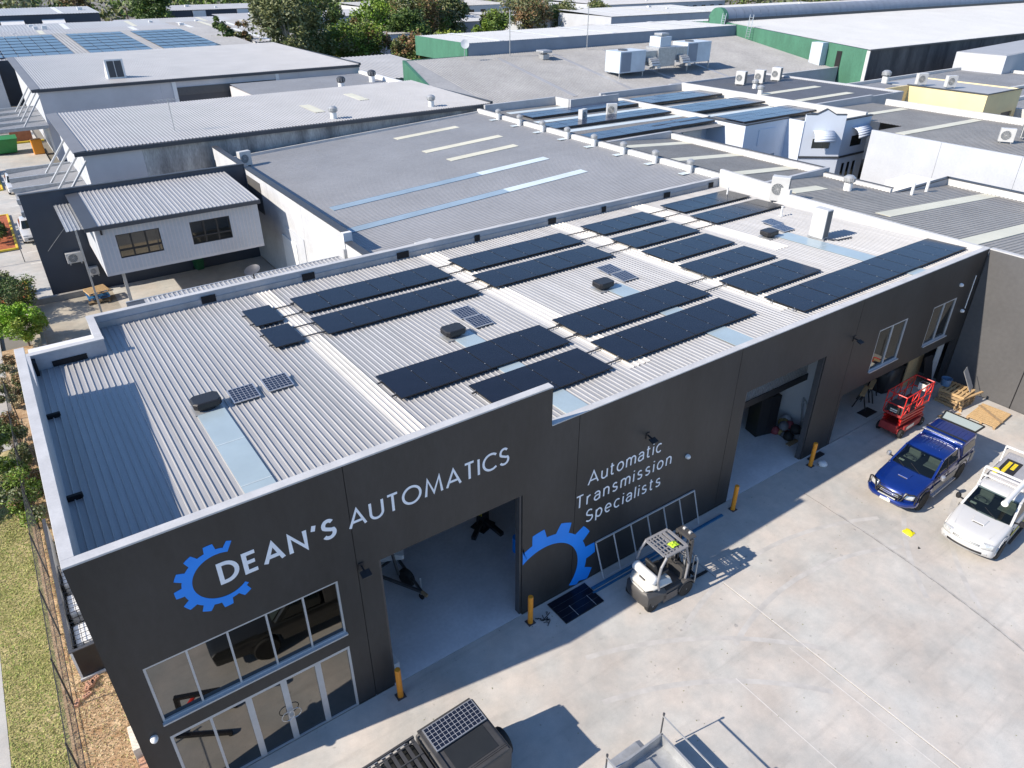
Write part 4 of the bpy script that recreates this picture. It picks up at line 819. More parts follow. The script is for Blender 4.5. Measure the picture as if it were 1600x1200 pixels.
tag(MB().slab((34.35,-1.75,0.72),(34.95,-1.60,0.72),(34.75,-1.15,1.65),(34.15,-1.3,1.65),0.02).build('metal_sheet', m_galv), 'grey metal sheet leaning on top of the pallet stack', 'sheet')
tag(MB().lathe((34.1,-0.75,0.70),(0,0,1),[(0.16,0),(0.20,0.02),(0.22,0.34),(0.24,0.36),(0.21,0.36),(0.18,0.05)],18).build('bucket', mat('bucket_blue', (0.10,0.19,0.32), 0.5, 0, 0.05), smooth=40), 'dull blue bucket standing on the rear of the pallet stack', 'bucket')
lp = thing('timber_pallet','pale timber pallet of boards lying flat in the sun with a loose plank across','pallet',(34.2,-2.85,0),R(4))
for k in range(9): MB().box(-0.85+k*0.19,-0.68+k*0.19,-0.6,0.6,0.11,0.135).build('deck_board', m_timber, lp, world=False)
for y in (-0.55,0.0,0.55): MB().box(-0.88,0.86,y-0.05,y+0.05,0.0,0.109).build('bearer', m_timbd, lp, world=False)
MB().bar((0.5,0.6,0.16),(-0.3,-0.62,0.16),0.16,0.03).build('loose_plank', m_timbd, lp, world=False)
for (a, b_, lab) in (((33.6,-1.9,0.03),(35.4,-1.2,0.05),'long pale batten lying from the pallets to the grey wall'),((32.4,-1.55,0.03),(33.4,-2.0,0.03),'short pale plank on the ground by the pallet stack'),((33.2,-1.75,0.62),(35.2,-1.95,0.55),'rough beam resting across the front of the pallet stack')):
    tag(MB().bar(a,b_,0.1,0.06).build('timber_plank', m_timber), lab, 'plank')
# saw horses, crates, mats under the undercroft
for (x, y, lab) in ((30.5,1.05,'timber-topped trestle on dark legs, left one in the undercroft'),(31.35,1.2,'timber-topped trestle on dark legs behind the other in the undercroft')):
    t = thing('trestle', lab, 'trestle', (x,y,0), R(20), 'trestles in the undercroft'); MB().box(-0.5,0.5,-0.1,0.1,0.72,0.78).build('top', m_timber, t, world=False)
    for sx in (-0.42,0.42):
        for sy in (-0.28,0.28): MB().bar((sx,sy,0),(sx,sy*0.25,0.72),0.05).build('leg', m_trim, t, world=False)
    MB().bar((-0.42,0,0.4),(0.42,0,0.4),0.04).build('stretcher', m_trim, t, world=False)
tag(MB().box(29.7,30.55,0.25,0.75,0.006,0.02).build('rubber_mat', m_blackp), 'black rubber mat on the undercroft floor beside the scissor lift', 'mat')
tag(MB().slab((34.35,0.2,0.0),(34.95,0.15,0.0),(34.75,0.42,1.6),(34.15,0.46,1.6),0.05).build('black_panel', m_blackp), 'black panel leaning against the timber partition in the undercroft', 'panel')
t = thing('machine','dark covered machine standing in the undercroft behind the scissor lift','machine',(32.75,1.35,0))
MB().loft([sec(-0.6,0.4,0,1.0,0.1),sec(-0.4,0.5,0,1.35,0.12),sec(0.5,0.5,0,1.3,0.12),sec(0.8,0.35,0,0.9,0.1)]).build('cover', m_blackp, t, world=False, smooth=50); MB().cyl((0.2,0.0,1.25),(0.35,0.1,1.75),0.12,n=12).build('spout', m_blackp, t, world=False)

# ---------------------------------------------------------------- dark 4WD with canopy at the bottom edge (faces -X)
m_4wd = mat('dark_green_black_paint', (0.022,0.023,0.022), 0.35, 0, 0.1, 3, coat=0.4); m_canv = mat('canopy_grey', (0.05,0.05,0.052), 0.5, 0, 0.15, 4)
tk = thing('offroad_vehicle','black off-road vehicle with roof rack and a framed solar panel on its rear canopy','vehicle',(4.95,-3.65,0),R(180+2))
prof = [(2.85,0.55),(2.9,0.95),(2.75,1.06),(1.1,1.12),(-2.0,1.12),(-2.05,0.6)]+list(reversed(archcut(-1.35,0.5,0.45)))+list(reversed(archcut(1.45,0.5,0.45)))
shell(prof,0.88,WST,None).build('body', m_4wd, tk, world=False, smooth=38)
shell(smoothprof([(1.1,1.10),(0.55,1.72),(0.4,1.76),(-0.35,1.76),(-0.4,1.10)],0.08,3),0.80,WST,lambda P: Vector((P.x,P.y*(1-0.08*max(0,(P.z-1.1)/0.6)),P.z))).build('cab', m_4wd, tk, world=False, smooth=40)
MB().slab((1.10,-0.68,1.16),(1.10,0.68,1.16),(0.62,0.62,1.68),(0.62,-0.62,1.68),0.02).build('windscreen', m_carglass, tk, world=False)
for s in (-1,1):
    MB().add([(0.85,s*0.815,1.18),(0.5,s*0.775,1.62),(-0.3,s*0.775,1.64),(-0.3,s*0.815,1.18)],[(0,1,2,3) if s>0 else (3,2,1,0)]).build('side_window', m_carglass, tk, world=False)
    for x in (1.45,-1.35): wheel(tk,x,s*0.80,0.42,0.27,m_trim,1 if s<0 else -1)
cb = sub('canopy', tk)
shell(smoothprof([(-0.46,0.95),(-0.44,1.80),(-0.52,1.86),(-2.02,1.86),(-2.10,1.78),(-2.08,0.95)],0.05,3),0.83,[(-1,0.03),(-0.97,0.0),(0,0.0),(0.97,0.0),(1,0.03)]).build('canopy_box', m_canv, cb, world=False, smooth=35)
for y in (-0.80,0.80): MB().box(-2.0,-0.5,y-0.035,y+0.035,1.862,1.90).build('edge_rail', m_canv, cb, world=False, bevel=0.008)
MB().box(-0.62,-0.52,-0.76,0.76,1.862,1.90).build('edge_rail', m_canv, cb, world=False)
MB().box(-1.85,-0.75,-0.05,0.62,1.863,1.870).build('hatch', m_4wd, cb, world=False, bevel=0.004)
for k in range(3): MB().box(-2.02,-0.6,0.66+k*0.045,0.675+k*0.045,1.862,1.875).build('roof_rib', m_canv, cb, world=False)
m_bigpv = pvcell_mat('vehicle_pv_cells',12,6,1.36,0.64, w=0.035)
p = sub('solar_panel', tk); p.location = (-1.98,-0.74,1.905)
b = MB().box(-0.02,1.38,-0.02,0.66,0.0,0.03); b.build('frame', m_alu, p, world=False); MB().quad((0,0,0.0325),(1.36,0,0.0325),(1.36,0.64,0.0325),(0,0.64,0.0325)).build('cells', m_bigpv, p, world=False)
sp_ = wheel(tk,-2.24,0.28,0.36,0.24,m_trim,1,'spare_wheel'); sp_.location = (-2.26,0.15,1.05); sp_.rotation_euler = (0,0,R(90))
rk = sub('roof_rack', tk)
for y in (-0.74,0.74): MB().bar((-0.36,y,1.92),(1.05,y,1.92),0.05,0.07).build('side_rail', m_canv, rk, world=False)
for y in (-0.62,0.62): MB().bar((-0.34,y,1.93),(1.05,y,1.93),0.03).build('inner_rail', m_canv, rk, world=False)
for k in range(8): MB().bar((-0.30+k*0.19,-0.70,1.92),(-0.30+k*0.19,0.70,1.92),0.085,0.025).build('slat', m_canv, rk, world=False)
for y in (-0.25,0.25): MB().bar((-0.34,y,1.945),(1.05,y,1.945),0.03,0.02).build('rack_spine', m_canv, rk, world=False)
for y in (-0.72,0.72):
    for x in (-0.2,0.8): MB().bar((x,y,1.72),(x,y,1.9),0.04).build('rack_foot', m_canv, rk, world=False)
for k in range(3): MB().box(-0.1+k*0.36,0.18+k*0.36,-0.685,-0.665,1.958,1.966).build('silver_strip', m_alu, rk, world=False)

# ---------------------------------------------------------------- box trailer with frame at the bottom edge
tl = thing('box_trailer','galvanised box trailer with tall thin rail frames at the bottom edge','trailer',(9.65,-6.55,0))
MB().box(-1.15,1.08,-0.80,0.78,0.42,0.47).build('floor', m_galv, tl, world=False)
for (x0,x1,y0,y1) in ((-1.15,1.10,0.78,0.815),(-1.15,1.10,-0.835,-0.80),(1.065,1.10,-0.80,0.78),(-1.15,-1.115,-0.80,0.78)): MB().box(x0,x1,y0,y1,0.40,0.82).build('side_panel', m_galv, tl, world=False)
for (a,c) in (((-1.15,0.80,0.83),(1.1,0.80,0.83)),((-1.15,-0.82,0.83),(1.1,-0.82,0.83)),((1.083,-0.8,0.83),(1.083,0.8,0.83))): MB().bar(a,c,0.055,0.03).build('top_rail', m_galv, tl, world=False)
for x in (1.12,-0.75):
    fr = sub('rail_frame', tl)
    for y in (0.86,-0.86): MB().bar((x,y,0.42),(x,y,1.5),0.028).build('post', m_steel, fr, world=False); MB().cyl((x,y,1.5),(x,y,1.56),0.03,n=8).build('post_cap', m_steel, fr, world=False)
    MB().bar((x,0.88,1.44),(x,-0.88,1.44),0.032).build('cross_rail', m_galv, fr, world=False)
MB().prism([(-0.75,0.36),(-0.6,0.66),(-0.45,0.72),(0.45,0.72),(0.6,0.66),(0.75,0.36),(0.70,0.36),(0.56,0.63),(0.44,0.68),(-0.44,0.68),(-0.56,0.63),(-0.70,0.36)],'y',0.83,1.08).build('mudguard', m_galv, tl, world=False)
for s in (-1,1): wheel(tl,0.0,s*0.95,0.30,0.17,m_galv,1 if s<0 else -1)
for x in (0.3,0.5): MB().box(1.102,1.13,-0.5,-0.4,0.5,0.6).build('tail_lamp', m_red, tl, world=False)
tag(MB().tube([(9.55+0.16*math.cos(k*0.5),-6.25+0.14*math.sin(k*0.5),0.49+0.01*k) for k in range(26)],0.018,6).build('rope', mat('strap_amber',(0.55,0.30,0.06),0.7,0,0.2,12)), 'coiled amber strap lying in the galvanised trailer', 'rope')

# ---------------------------------------------------------------- things along the facade
pp = thing('spare_solar_module','black solar panel lying flat on the ground beside the orange bollard','solar panel',(11.42,-1.1,0),R(1)); 
MB().box(0,1.56,0,0.95,0.0,0.035).build('frame', m_pvfr, pp, world=False); MB().quad((0.02,0.02,0.0365),(1.54,0.02,0.0365),(1.54,0.93,0.0365),(0.02,0.93,0.0365)).build('cells', m_pv, pp, world=False)
for k in range(1,4): MB().box(0.02,1.54,k*0.237-0.006,k*0.237+0.006,0.037,0.039).build('cell_gap', m_steel, pp, world=False)
for x in (0.52,1.25): MB().box(x-0.006,x+0.006,0.02,0.5,0.0392,0.041).build('cable', m_line, pp, world=False)
fr = thing('leaning_rack','long white metal frame of six bays leaning against the charcoal wall','frame',(13.5,0,0))
def fp(u, v): return (13.62+4.58*u-0.22*v, -0.32+0.27*v, 0.01+1.5*v)
for k in range(7): MB().bar(fp(k/6,0),fp(k/6,1),0.04).build('upright', m_winfr, fr)
for v in (0.0,1.0): MB().bar(fp(0,v),fp(1,v),0.045).build('long_rail', m_winfr, fr)
m_tarp = mat('blue_tube', (0.02,0.12,0.24), 0.5, 0, 0.15, 5)
tag(MB().box(13.0,19.3,-0.52,-0.40,0.0,0.05).build('floor_strip', m_tarp, bevel=0.015), 'long blue strip lying along the foot of the facade behind the forklift', 'strip')
tag(MB().box(12.9,16.4,-0.66,-0.58,0.0,0.04).build('floor_strip', m_tarp, bevel=0.01), 'shorter blue strip in front of the long one at the facade foot', 'strip')
b = MB(); random.seed(21)
for k in range(9): x, y = 10.95+random.uniform(-.15,.2), -0.55+random.uniform(-.12,.12); b.tube([(x,y,0.02),(x+random.uniform(-.15,.15),y+random.uniform(-.1,.1),0.04),(x+random.uniform(-.2,.2),y+random.uniform(-.2,.2),0.02)],0.012,5)
tag(b.build('cable_tangle', m_trim), 'small dark tangle of cable by the bollard and ground panel', 'cable')
# yellow bag, small black offcut
random.seed(31); b = MB(); n = 7
for i in range(n):
    for j in range(n): e = min(i,j,n-1-i,n-1-j); b.v.append((23.86+i*0.055+random.uniform(-.02,.02),-5.08+j*0.055+random.uniform(-.02,.02),0.01+min(e,2)*0.045+random.uniform(0,.02)))
b.f = [(i*n+j,(i+1)*n+j,(i+1)*n+j+1,i*n+j+1) for i in range(n-1) for j in range(n-1)]; b.m=[0]*len(b.f)
tag(b.build('bag', mat('bag_yellow',(0.85,0.72,0.01),0.6,0,0.08,10), smooth=50), 'small bright yellow bag lying on the concrete in front of the utes', 'bag')
tag(MB().prism([(23.5,-5.55),(23.62,-5.5),(23.58,-5.6)],'z',0,0.02).build('offcut', m_trim), 'tiny dark offcut on the concrete near the yellow bag', 'offcut')
t = thing('bin_bag','white crumpled bag on the ground just right of the fourth bollard','bag',(25.0,-0.75,0))
b = MB(); random.seed(8)
b.lathe((25.0,-0.75,0),(0,0,1),[(0.12,0),(0.19,0.05),(0.2,0.12),(0.12,0.19),(0.03,0.2)],9); b.v=[(p[0]+random.uniform(-.03,.03),p[1]+random.uniform(-.03,.03),p[2]) for p in b.v]; b.build('sack', m_white, t, smooth=60)
tag(MB().box(24.85,25.7,-0.35,-0.12,0.0,0.06).build('kerb_block', m_blackp), 'low black block at the foot of the pillar beside the fourth bollard', 'block')
random.seed(14)
m_lf = mat('fallen_leaf',(0.16,0.17,0.05),0.8,0,0.3,9)
b = MB()
for k in range(260):
    x, y = random.uniform(5,30), random.uniform(-11,-0.2); a = random.uniform(0,6.28); s = random.uniform(0.012,0.035)
    b.add([(x+s*math.cos(a),y+s*math.sin(a),0.006),(x-s*0.4*math.sin(a),y+s*0.4*math.cos(a),0.012),(x-s*math.cos(a),y-s*math.sin(a),0.006),(x+s*0.4*math.sin(a),y-s*0.4*math.cos(a),0.012)],[(0,1,2,3)])
o = b.build('fallen_leaves', m_lf); structure(o,'stuff'); o['label'] = 'scattered small leaves and specks on the concrete yard'

# ---------------------------------------------------------------- inside the roller doors
t = thing('boat_trailer','dark boat trailer drawbar with jockey wheel just inside the wide roller door','trailer',(7.98,3.07,0),R(-76))
for s in (-1,1): MB().bar((0.9,0,0.5),(-1.6,s*0.7,0.5),0.07,0.1).build('drawbar', m_steel, t, world=False)
MB().bar((-0.9,-0.5,0.5),(-0.9,0.5,0.5),0.06).build('cross_member', m_steel, t, world=False)
wheel(t,-0.05,0.20,0.33,0.2,m_trim,1,'spare_wheel'); MB().cyl((0.75,0.1,0.1),(0.75,0.1,0.95),0.035,n=8).build('jockey_stand', m_galv, t, world=False); wheel(t,0.75,0.1,0.11,0.07,m_trim,1,'jockey_wheel')
MB().bar((0.9,0,0.5),(1.15,0,0.48),0.09,0.09).build('coupling', m_timbd, t, world=False); MB().bar((-0.2,0,0.5),(-0.45,0,1.4),0.07).build('winch_post', m_steel, t, world=False)
MB().loft([[(-0.25,0.27,0.95),(-0.25,0.33,0.95),(-0.25,0.33,1.1),(-0.25,0.27,1.1)],[(-0.9,-0.2,0.75),(-0.9,0.75,0.75),(-0.9,0.85,1.2),(-0.9,-0.3,1.2)],[(-2.6,-0.8,0.65),(-2.6,0.8,0.65),(-2.6,0.95,1.25),(-2.6,-0.95,1.25)]]).build('boat_bow', m_white, t, world=False, smooth=50)
t = thing('vehicle_hoist','black two-post hoist arm with yellow marks standing inside the wide roller door','hoist',(11.75,4.15,0),R(20))
MB().box(-0.18,0.18,-0.15,0.15,0,3.2).build('post', m_blackp, t, world=False); MB().box(-0.35,0.35,-0.3,0.3,0,0.05).build('base', m_blackp, t, world=False)
for a in (R(200),R(255)): MB().bar((0,0,0.35),(1.1*math.cos(a),1.1*math.sin(a),0.35),0.16,0.14).build('arm', m_blackp, t, world=False)
for k in range(3): MB().box(-0.185,-0.181,-0.1+k*0.08,-0.06+k*0.08,0.6,0.75).build('hazard_mark', m_yel, t, world=False)
tag(MB().cyl((12.05,2.4,0.006),(12.05,2.4,0.6),0.18,n=16).build('drum', m_blue, smooth=40), 'blue drum behind the right jamb of the wide roller door', 'drum')
tag(MB().box(6.15,6.45,0.35,0.75,0.006,0.35).build('carton', m_white, bevel=0.01), 'white box just inside the left jamb of the wide roller door', 'box')
t = thing('cabinet','tall black cabinet standing inside the second roller door','cabinet',(24.95,2.35,0),R(-14))
MB().box(-0.5,0.5,-0.35,0.35,0.0,1.9).build('carcass', m_blackp, t, world=False, bevel=0.01); MB().box(-0.46,-0.01,-0.362,-0.352,0.05,1.85).build('door', m_blackp, t, world=False); MB().box(0.01,0.46,-0.362,-0.352,0.05,1.85).build('door', m_blackp, t, world=False)
random.seed(40)
mcl = [mat('clutter_%d'%k, c, 0.7, 0, 0.1, 5) for k, c in enumerate(((0.45,0.45,0.48),(0.25,0.05,0.06),(0.10,0.12,0.2),(0.30,0.22,0.08),(0.02,0.02,0.02),(0.15,0.15,0.16)))]
cnm = ['pale grey','dark red','navy','brown','black','mid grey']
for k in range(16):
    x, y, z = 25.65+random.uniform(-.35,.4), 1.55+random.uniform(-.5,.5), (k//8)*0.34; s = random.uniform(0.14,0.24); ci = k % 6
    b = MB().lathe((x,y,z),(random.uniform(-.2,.2),random.uniform(-.2,.2),1),[(s*0.6,0),(s,s*0.4),(s*0.95,s*1.1),(s*0.5,s*1.6),(s*0.1,s*1.7)],8); b.v = [(p[0]+random.uniform(-.02,.02),p[1]+random.uniform(-.02,.02),p[2]) for p in b.v]
    tag(b.build('sack', mcl[ci], smooth=60), '%s bundle, %s of its colour, %s layer of heap inside second roller door' % (cnm[ci], 'first' if (k%8) < 6 and k//8 == (k//8) and sum(1 for q in range((k//8)*8, k) if q%6 == ci) == 0 else 'second', ('lower','upper')[k//8]), 'bundle', 'bundles heaped inside the second roller door')
t = thing('wheelbarrow_frame','upturned tubular frame leaning inside the second roller door','frame',(24.2,2.2,0))
MB().tube([(25.9,1.0,0.0),(26.0,1.3,1.5),(26.15,1.4,1.75),(26.2,1.2,1.5),(26.1,0.8,0.0)],0.03,6).build('tube_frame', m_galv, t, smooth=50); MB().tube([(25.96,1.15,0.8),(26.15,1.0,0.8)],0.03,6).build('cross_tube', m_galv, t)
tag(MB().box(25.0,25.65,0.85,1.05,0.006,0.05).build('offcut_board', m_timbd), 'short weathered board on the floor inside the second roller door', 'board')
t = thing('yellow_machine','yellow and black machine by the inner wall left inside the second roller door','machine',(23.8,3.3,0)); MB().box(23.55,24.05,3.1,3.5,0.1,0.8).build('body', m_yel, t, bevel=0.05); MB().box(23.5,24.1,3.05,3.55,0.0,0.12).build('base', m_blackp, t)

wc_ = thing('workshop_crane','black folding workshop crane standing close to the glazed entrance','crane',(1.25,-1.75,0),R(25))
for s in (-1,1): MB().bar((-0.5,s*0.3,0.12),(0.9,s*0.42,0.12),0.09,0.10).build('leg', m_blackp, wc_, world=False); MB().cyl((0.85,s*0.42-0.03,0.05),(0.85,s*0.42+0.03,0.05),0.05,n=10).build('castor', m_trim, wc_, world=False)
MB().bar((-0.4,0,0.12),(-0.35,0,1.25),0.11).build('mast', m_blackp, wc_, world=False); MB().bar((-0.38,0,1.22),(0.75,0,1.30),0.10).build('boom', m_blackp, wc_, world=False); MB().cyl((-0.36,0,0.55),(0.1,0,1.2),0.05,n=10).build('ram', m_red, wc_, world=False); MB().bar((-0.5,-0.34,0.12),(-0.5,0.34,0.12),0.1).build('cross_member', m_blackp, wc_, world=False)
# ---------------------------------------------------------------- neighbouring buildings
m_rgrey  = mat('roof_mid_grey', (0.335,0.336,0.34), 0.5, 0, 0.07, 0.25, fine=0.05)
m_rbrown = mat('roof_weathered_grey', (0.285,0.274,0.255), 0.6, 0, 0.10, 0.4, fine=0.10)
m_rlight = mat('roof_pale_grey', (0.34,0.34,0.345), 0.5, 0, 0.06, 0.3, fine=0.04)
m_rwhite = mat('roof_whitish', (0.36,0.372,0.385), 0.5, 0, 0.05, 0.2, fine=0.04)
m_rbeige = mat('roof_beige_grey', (0.305,0.304,0.302), 0.65, 0, 0.10, 0.25, fine=0.12)
m_rdark  = mat('roof_slate', (0.16,0.165,0.18), 0.55, 0, 0.08, 0.4)
m_navy   = mat('wall_navy', (0.045,0.055,0.075), 0.6, 0, 0.08, 0.5)
m_wwhite = mat('wall_white', (0.43,0.45,0.48), 0.65, 0, 0.06, 0.5, fine=0.04)
m_wlav   = mat('wall_pale_grey', (0.50,0.49,0.50), 0.7, 0, 0.06, 0.5)
m_stain  = mat('wall_stained_concrete', (0.15,0.15,0.152), 0.85, 0, 0.3, 0.9, c2=(0.46,0.46,0.45), stretch=(1.0,1.0,0.25), contrast=(0.3,0.72), fine=0.2)
m_stdark = mat('wall_stained_dark', (0.035,0.036,0.04), 0.85, 0, 0.3, 0.5, c2=(0.13,0.13,0.13), stretch=(1.0,1.0,0.2), contrast=(0.3,0.75), fine=0.2)
m_green  = mat('wall_green', (0.05,0.16,0.10), 0.6, 0, 0.15, 0.8, stretch=(1,1,0.3), fine=0.1)
m_bluegr = mat('wall_blue_grey', (0.22,0.25,0.30), 0.55, 0, 0.08, 0.5)
m_yellow = mat('wall_cream_yellow', (0.70,0.58,0.33), 0.7, 0, 0.05, 0.4)
m_palebl = mat('wall_pale_blue', (0.55,0.60,0.68), 0.65, 0, 0.04, 0.5)
m_fascia = mat('fascia_dark', (0.05,0.055,0.065), 0.5, 0, 0.06, 1)
m_strip  = mat('roof_light_cream', (0.60,0.58,0.46), 0.5, 0, 0.08, 0.5)
m_stripb = mat('roof_light_blue', (0.25,0.33,0.40), 0.4, 0, 0.1, 0.6)
m_stripp = mat('roof_light_pale', (0.55,0.62,0.64), 0.4, 0, 0.08, 0.6)
m_wcon = mat('plain_concrete', (0.46,0.47,0.485), 0.75, 0, 0.10, 0.6, fine=0.06)
m_wallgr = mat('tilt_panel_grey', (0.088,0.087,0.088), 0.7, 0, 0.08, 0.4, bump=0.1, bscale=15, fine=0.06)
def lin(x0, x1, z0, z1): return lambda x, y: z0+(x-x0)*(z1-z0)/(x1-x0)
def liny(y0, y1, z0, z1): return lambda x, y: z0+(y-y0)*(z1-z0)/(y1-y0)
def bld(name, label, x0, x1, y0, y1, cat='building'): return thing(name, label, cat, ((x0+x1)/2, (y0+y1)/2, 0))
def shellwall(t, x0, x1, y0, y1, h, m, th=0.2, sides='NSEW', name='wall', z0=-0.12):
    if 'S' in sides: MB().box(x0, x1, y0, y0+th, z0, h).build(name, m, t)
    if 'N' in sides: MB().box(x0, x1, y1-th, y1, z0, h).build(name, m, t)
    if 'W' in sides: MB().box(x0, x0+th, y0+th, y1-th, z0, h).build(name, m, t)
    if 'E' in sides: MB().box(x1-th, x1, y0+th, y1-th, z0, h).build(name, m, t)
def roofquad(t, a, b, c, d, z, m, dz=0.05, name='roof_light', th=0.02):
    MB().slab((a,c,z(a,c)+dz),(b,c,z(b,c)+dz),(b,d,z(b,d)+dz),(a,d,z(a,d)+dz),th).build(name, m, t)

# grey-roofed shed directly behind (B1)
t = bld('shed','grey ribbed-roof shed with cream and blue roof lights directly behind the warehouse',14.2,37.4,15.8,44)
zB1 = lin(14.5,37.4,4.85,6.05)
MB().corr(14.6,37.2,15.8,44.0,zB1,'x',0.22,0.03,0.3).build('roof', m_rgrey, t)
for (y0,y1) in ((20.6,26.4),(26.4,32.2),(32.2,38),(38,44)): MB().box(14.2,14.45,y0+0.01,y1-0.01,-0.1,5.95).build('concrete_panel', m_wcon, t)
MB().box(14.2,14.45,15.8,20.59,-0.1,5.5).build('concrete_panel', m_wcon, t); MB().box(14.17,14.198,33.5,36.2,3.6,5.6).build('wall_patch', m_wallgr, t); MB().box(14.16,14.198,26.6,29.6,0.0,3.9).build('white_panel', m_wwhite, t)
MB().box(14.17,14.55,20.6,44.05,5.95,6.02).build('coping', m_fascia, t); MB().box(14.17,14.55,15.8,20.6,5.5,5.56).build('coping', m_fascia, t)
MB().box(14.14,14.6,20.35,20.6,5.2,6.0).build('rainhead', m_white, t); MB().box(14.05,14.2,20.3,20.45,1.5,5.2).build('downpipe', m_winfr, t)
MB().box(37.15,37.4,15.8,44.0,-0.1,6.38).build('parapet', m_parwh, t); MB().box(37.38,37.48,15.8,44.0,6.36,6.42).build('coping', m_fascia, t)
MB().prism([(14.2,4.5),(37.4,5.5),(37.4,6.2),(14.2,5.05)],'y',43.85,44.0).build('rear_flashing', m_capg, t)
for (a,b_,y,m) in ((27.3,33.0,40.2,m_strip),(27.0,33.8,35.0,m_strip),(27.2,33.0,31.8,m_strip),(26.9,32.5,27.4,m_stripp),(16.5,26.9,27.4,m_stripb),(26.2,32.4,23.2,m_stripp),(15.5,26.2,23.2,m_stripb)):
    roofquad(t,a,b_,y,y+0.75,zB1,m,0.045)
MB().box(14.12,14.19,28.0,30.4,0,3.2).build('door', m_white, t); MB().box(14.12,14.19,21.4,22.3,0,2.2).build('door', m_white, t)
for k in range(8):
    y = 18.6+k*3.1; v = thing('roof_vent','capped white vent on the right parapet of the grey shed, number %s from the front'%(('one','two','three','four','five','six','seven','eight')[k]),'roof vent',(36.9,y,zB1(36.9,y)),group='white vents along the grey shed parapet')
    z = zB1(36.9,y); MB().cyl((36.9,y,z),(36.9,y,z+0.62),0.17,n=12).build('pipe', m_white, v, smooth=40); MB().lathe((36.9,y,z+0.55),(0,0,1),[(0.2,0),(0.25,0.06),(0.25,0.22),(0.12,0.32)],12).build('cap', m_galv, v, smooth=40); MB().box(36.1,36.7,y-0.22,y+0.22,z+0.045,z+0.06).build('flashing', m_stripp, v)
aircon((15.6,41.2,zB1(15.6,41)+0.03),0.9,1.0,0.4,R(15),'dark-backed white air conditioner at the rear left of the grey shed roof')
aircon((17.0,17.2,zB1(17,17)+0.03),1.0,0.85,0.4,R(-170),'white air conditioner on the grey shed roof just behind the rear parapet')

# low ribbed awning roof and rear yard between
structure(MB().box(-0.2,14.2,15.75,36.2,-0.13,-0.004).build('rear_yard', m_oldconc)); 
structure(MB().box(4.6,14.1,26.5,36.2,-0.003,0.0).build('rear_slab', m_conc2))
t = thing('awning','low pale ribbed awning roof along the back of the warehouse','awning',(8,17.4,0))
MB().corr(4.6,13.7,15.8,20.0,liny(15.8,20.0,5.1,5.0),'y',0.2,0.035,0.3).build('roof', m_zinc, t); MB().box(3.9,4.6,15.8,20.0,4.95,5.0).build('gutter', m_fascia, t); MB().box(3.9,13.7,20.0,20.1,4.8,5.03).build('fascia', m_galv, t)
for x in (4.2,8.5,13.5): MB().bar((x,19.8,0),(x,19.8,4.8),0.1).build('post', m_galv, t)
sd_ = thing('satellite_dish','dark round satellite dish behind the rear parapet','dish',(9.2,19.2,5.0)); MB().cyl((9.2,19.2,5.0),(9.2,19.2,5.45),0.04,n=8).build('mast', m_steel, sd_); MB().lathe((9.2,19.2,5.5),(-0.3,-0.2,1),[(0.03,0),(0.2,0.02),(0.36,0.09),(0.37,0.11),(0.2,0.035),(0.03,0.015)],20).build('dish', m_steel, sd_, smooth=50)
# upper-storey office box on a post
t = bld('office_block','pale ribbed upper-storey office on a post with two dark window sets',4.2,13.4,29.8,36.3)
zof = liny(29.8,36.4,5.75,5.95)
MB().corr(4.4,12.9,29.5,36.4,zof,'y',0.22,0.035,0.3).build('roof', m_zinc, t); MB().slab((3.75,29.45,5.74),(4.4,29.45,5.78),(4.4,36.4,5.98),(3.75,36.4,5.94),0.05).build('barge_flashing', m_fascia, t); MB().box(3.75,12.9,29.38,29.5,5.55,5.76).build('gutter', m_fascia, t)
hs = [(5.1,7.3,3.75,5.05),(8.9,11.1,3.75,5.05)]; b = MB(); wall_boxes(b,4.2,12.8,3.05,5.62,hs,29.8,30.0); b.build('clad_wall', m_wwhite, t)
b = MB(); n = int(8.6/0.2)
for k in range(n):
    x = 4.22+k*0.2
    if any(h[0]-0.08 < x < h[1]+0.02 for h in hs):
        b.box(x,x+0.06,29.79,29.80,3.05,3.74); b.box(x,x+0.06,29.79,29.80,5.06,5.62)
    else: b.box(x,x+0.06,29.79,29.80,3.05,5.62)
structure(b.build('cladding_ribs', m_wlav, t),'stuff')
MB().box(4.2,4.4,30.0,36.3,3.05,5.66).build('side_wall', m_wwhite, t); MB().box(4.2,12.8,29.8,36.2,2.9,3.05).build('soffit', m_wlav, t)
for (a,c,z0,z1) in hs:
    w = sub('window', t); b = MB()
    for x in (a,a+(c-a)/3,a+(c-a)*2/3,c): b.box(x-0.04,x+0.04,29.82,29.94,z0,z1)
    for z in (z0,z0+0.42,z1): b.box(a,c,29.815,29.945,z-0.04,z+0.04)
    b.build('frame', m_trim, w)
    for i in range(3):
        for (zz0,zz1) in ((z0,z0+0.42),(z0+0.42,z1)): MB().box(a+(c-a)*i/3+0.04,a+(c-a)*(i+1)/3-0.04,29.88,29.89,zz0+0.04,zz1-0.04).build('pane', m_glass, w)
MB().bar((5.0,30.2,0),(5.0,30.2,2.9),0.16).build('post', m_galv, t); MB().box(4.45,4.55,29.7,29.8,5.2,5.45).build('corner_lamp', m_trim, t)
MB().corr(3.0,3.9,31.0,36.3,liny(31,36.3,5.3,5.45),'y',0.18,0.03,0.3).build('side_awning', m_galv, t); MB().bar((3.45,31.1,0.2),(3.45,31.1,5.3),0.1).build('downpipe', m_galv, t)
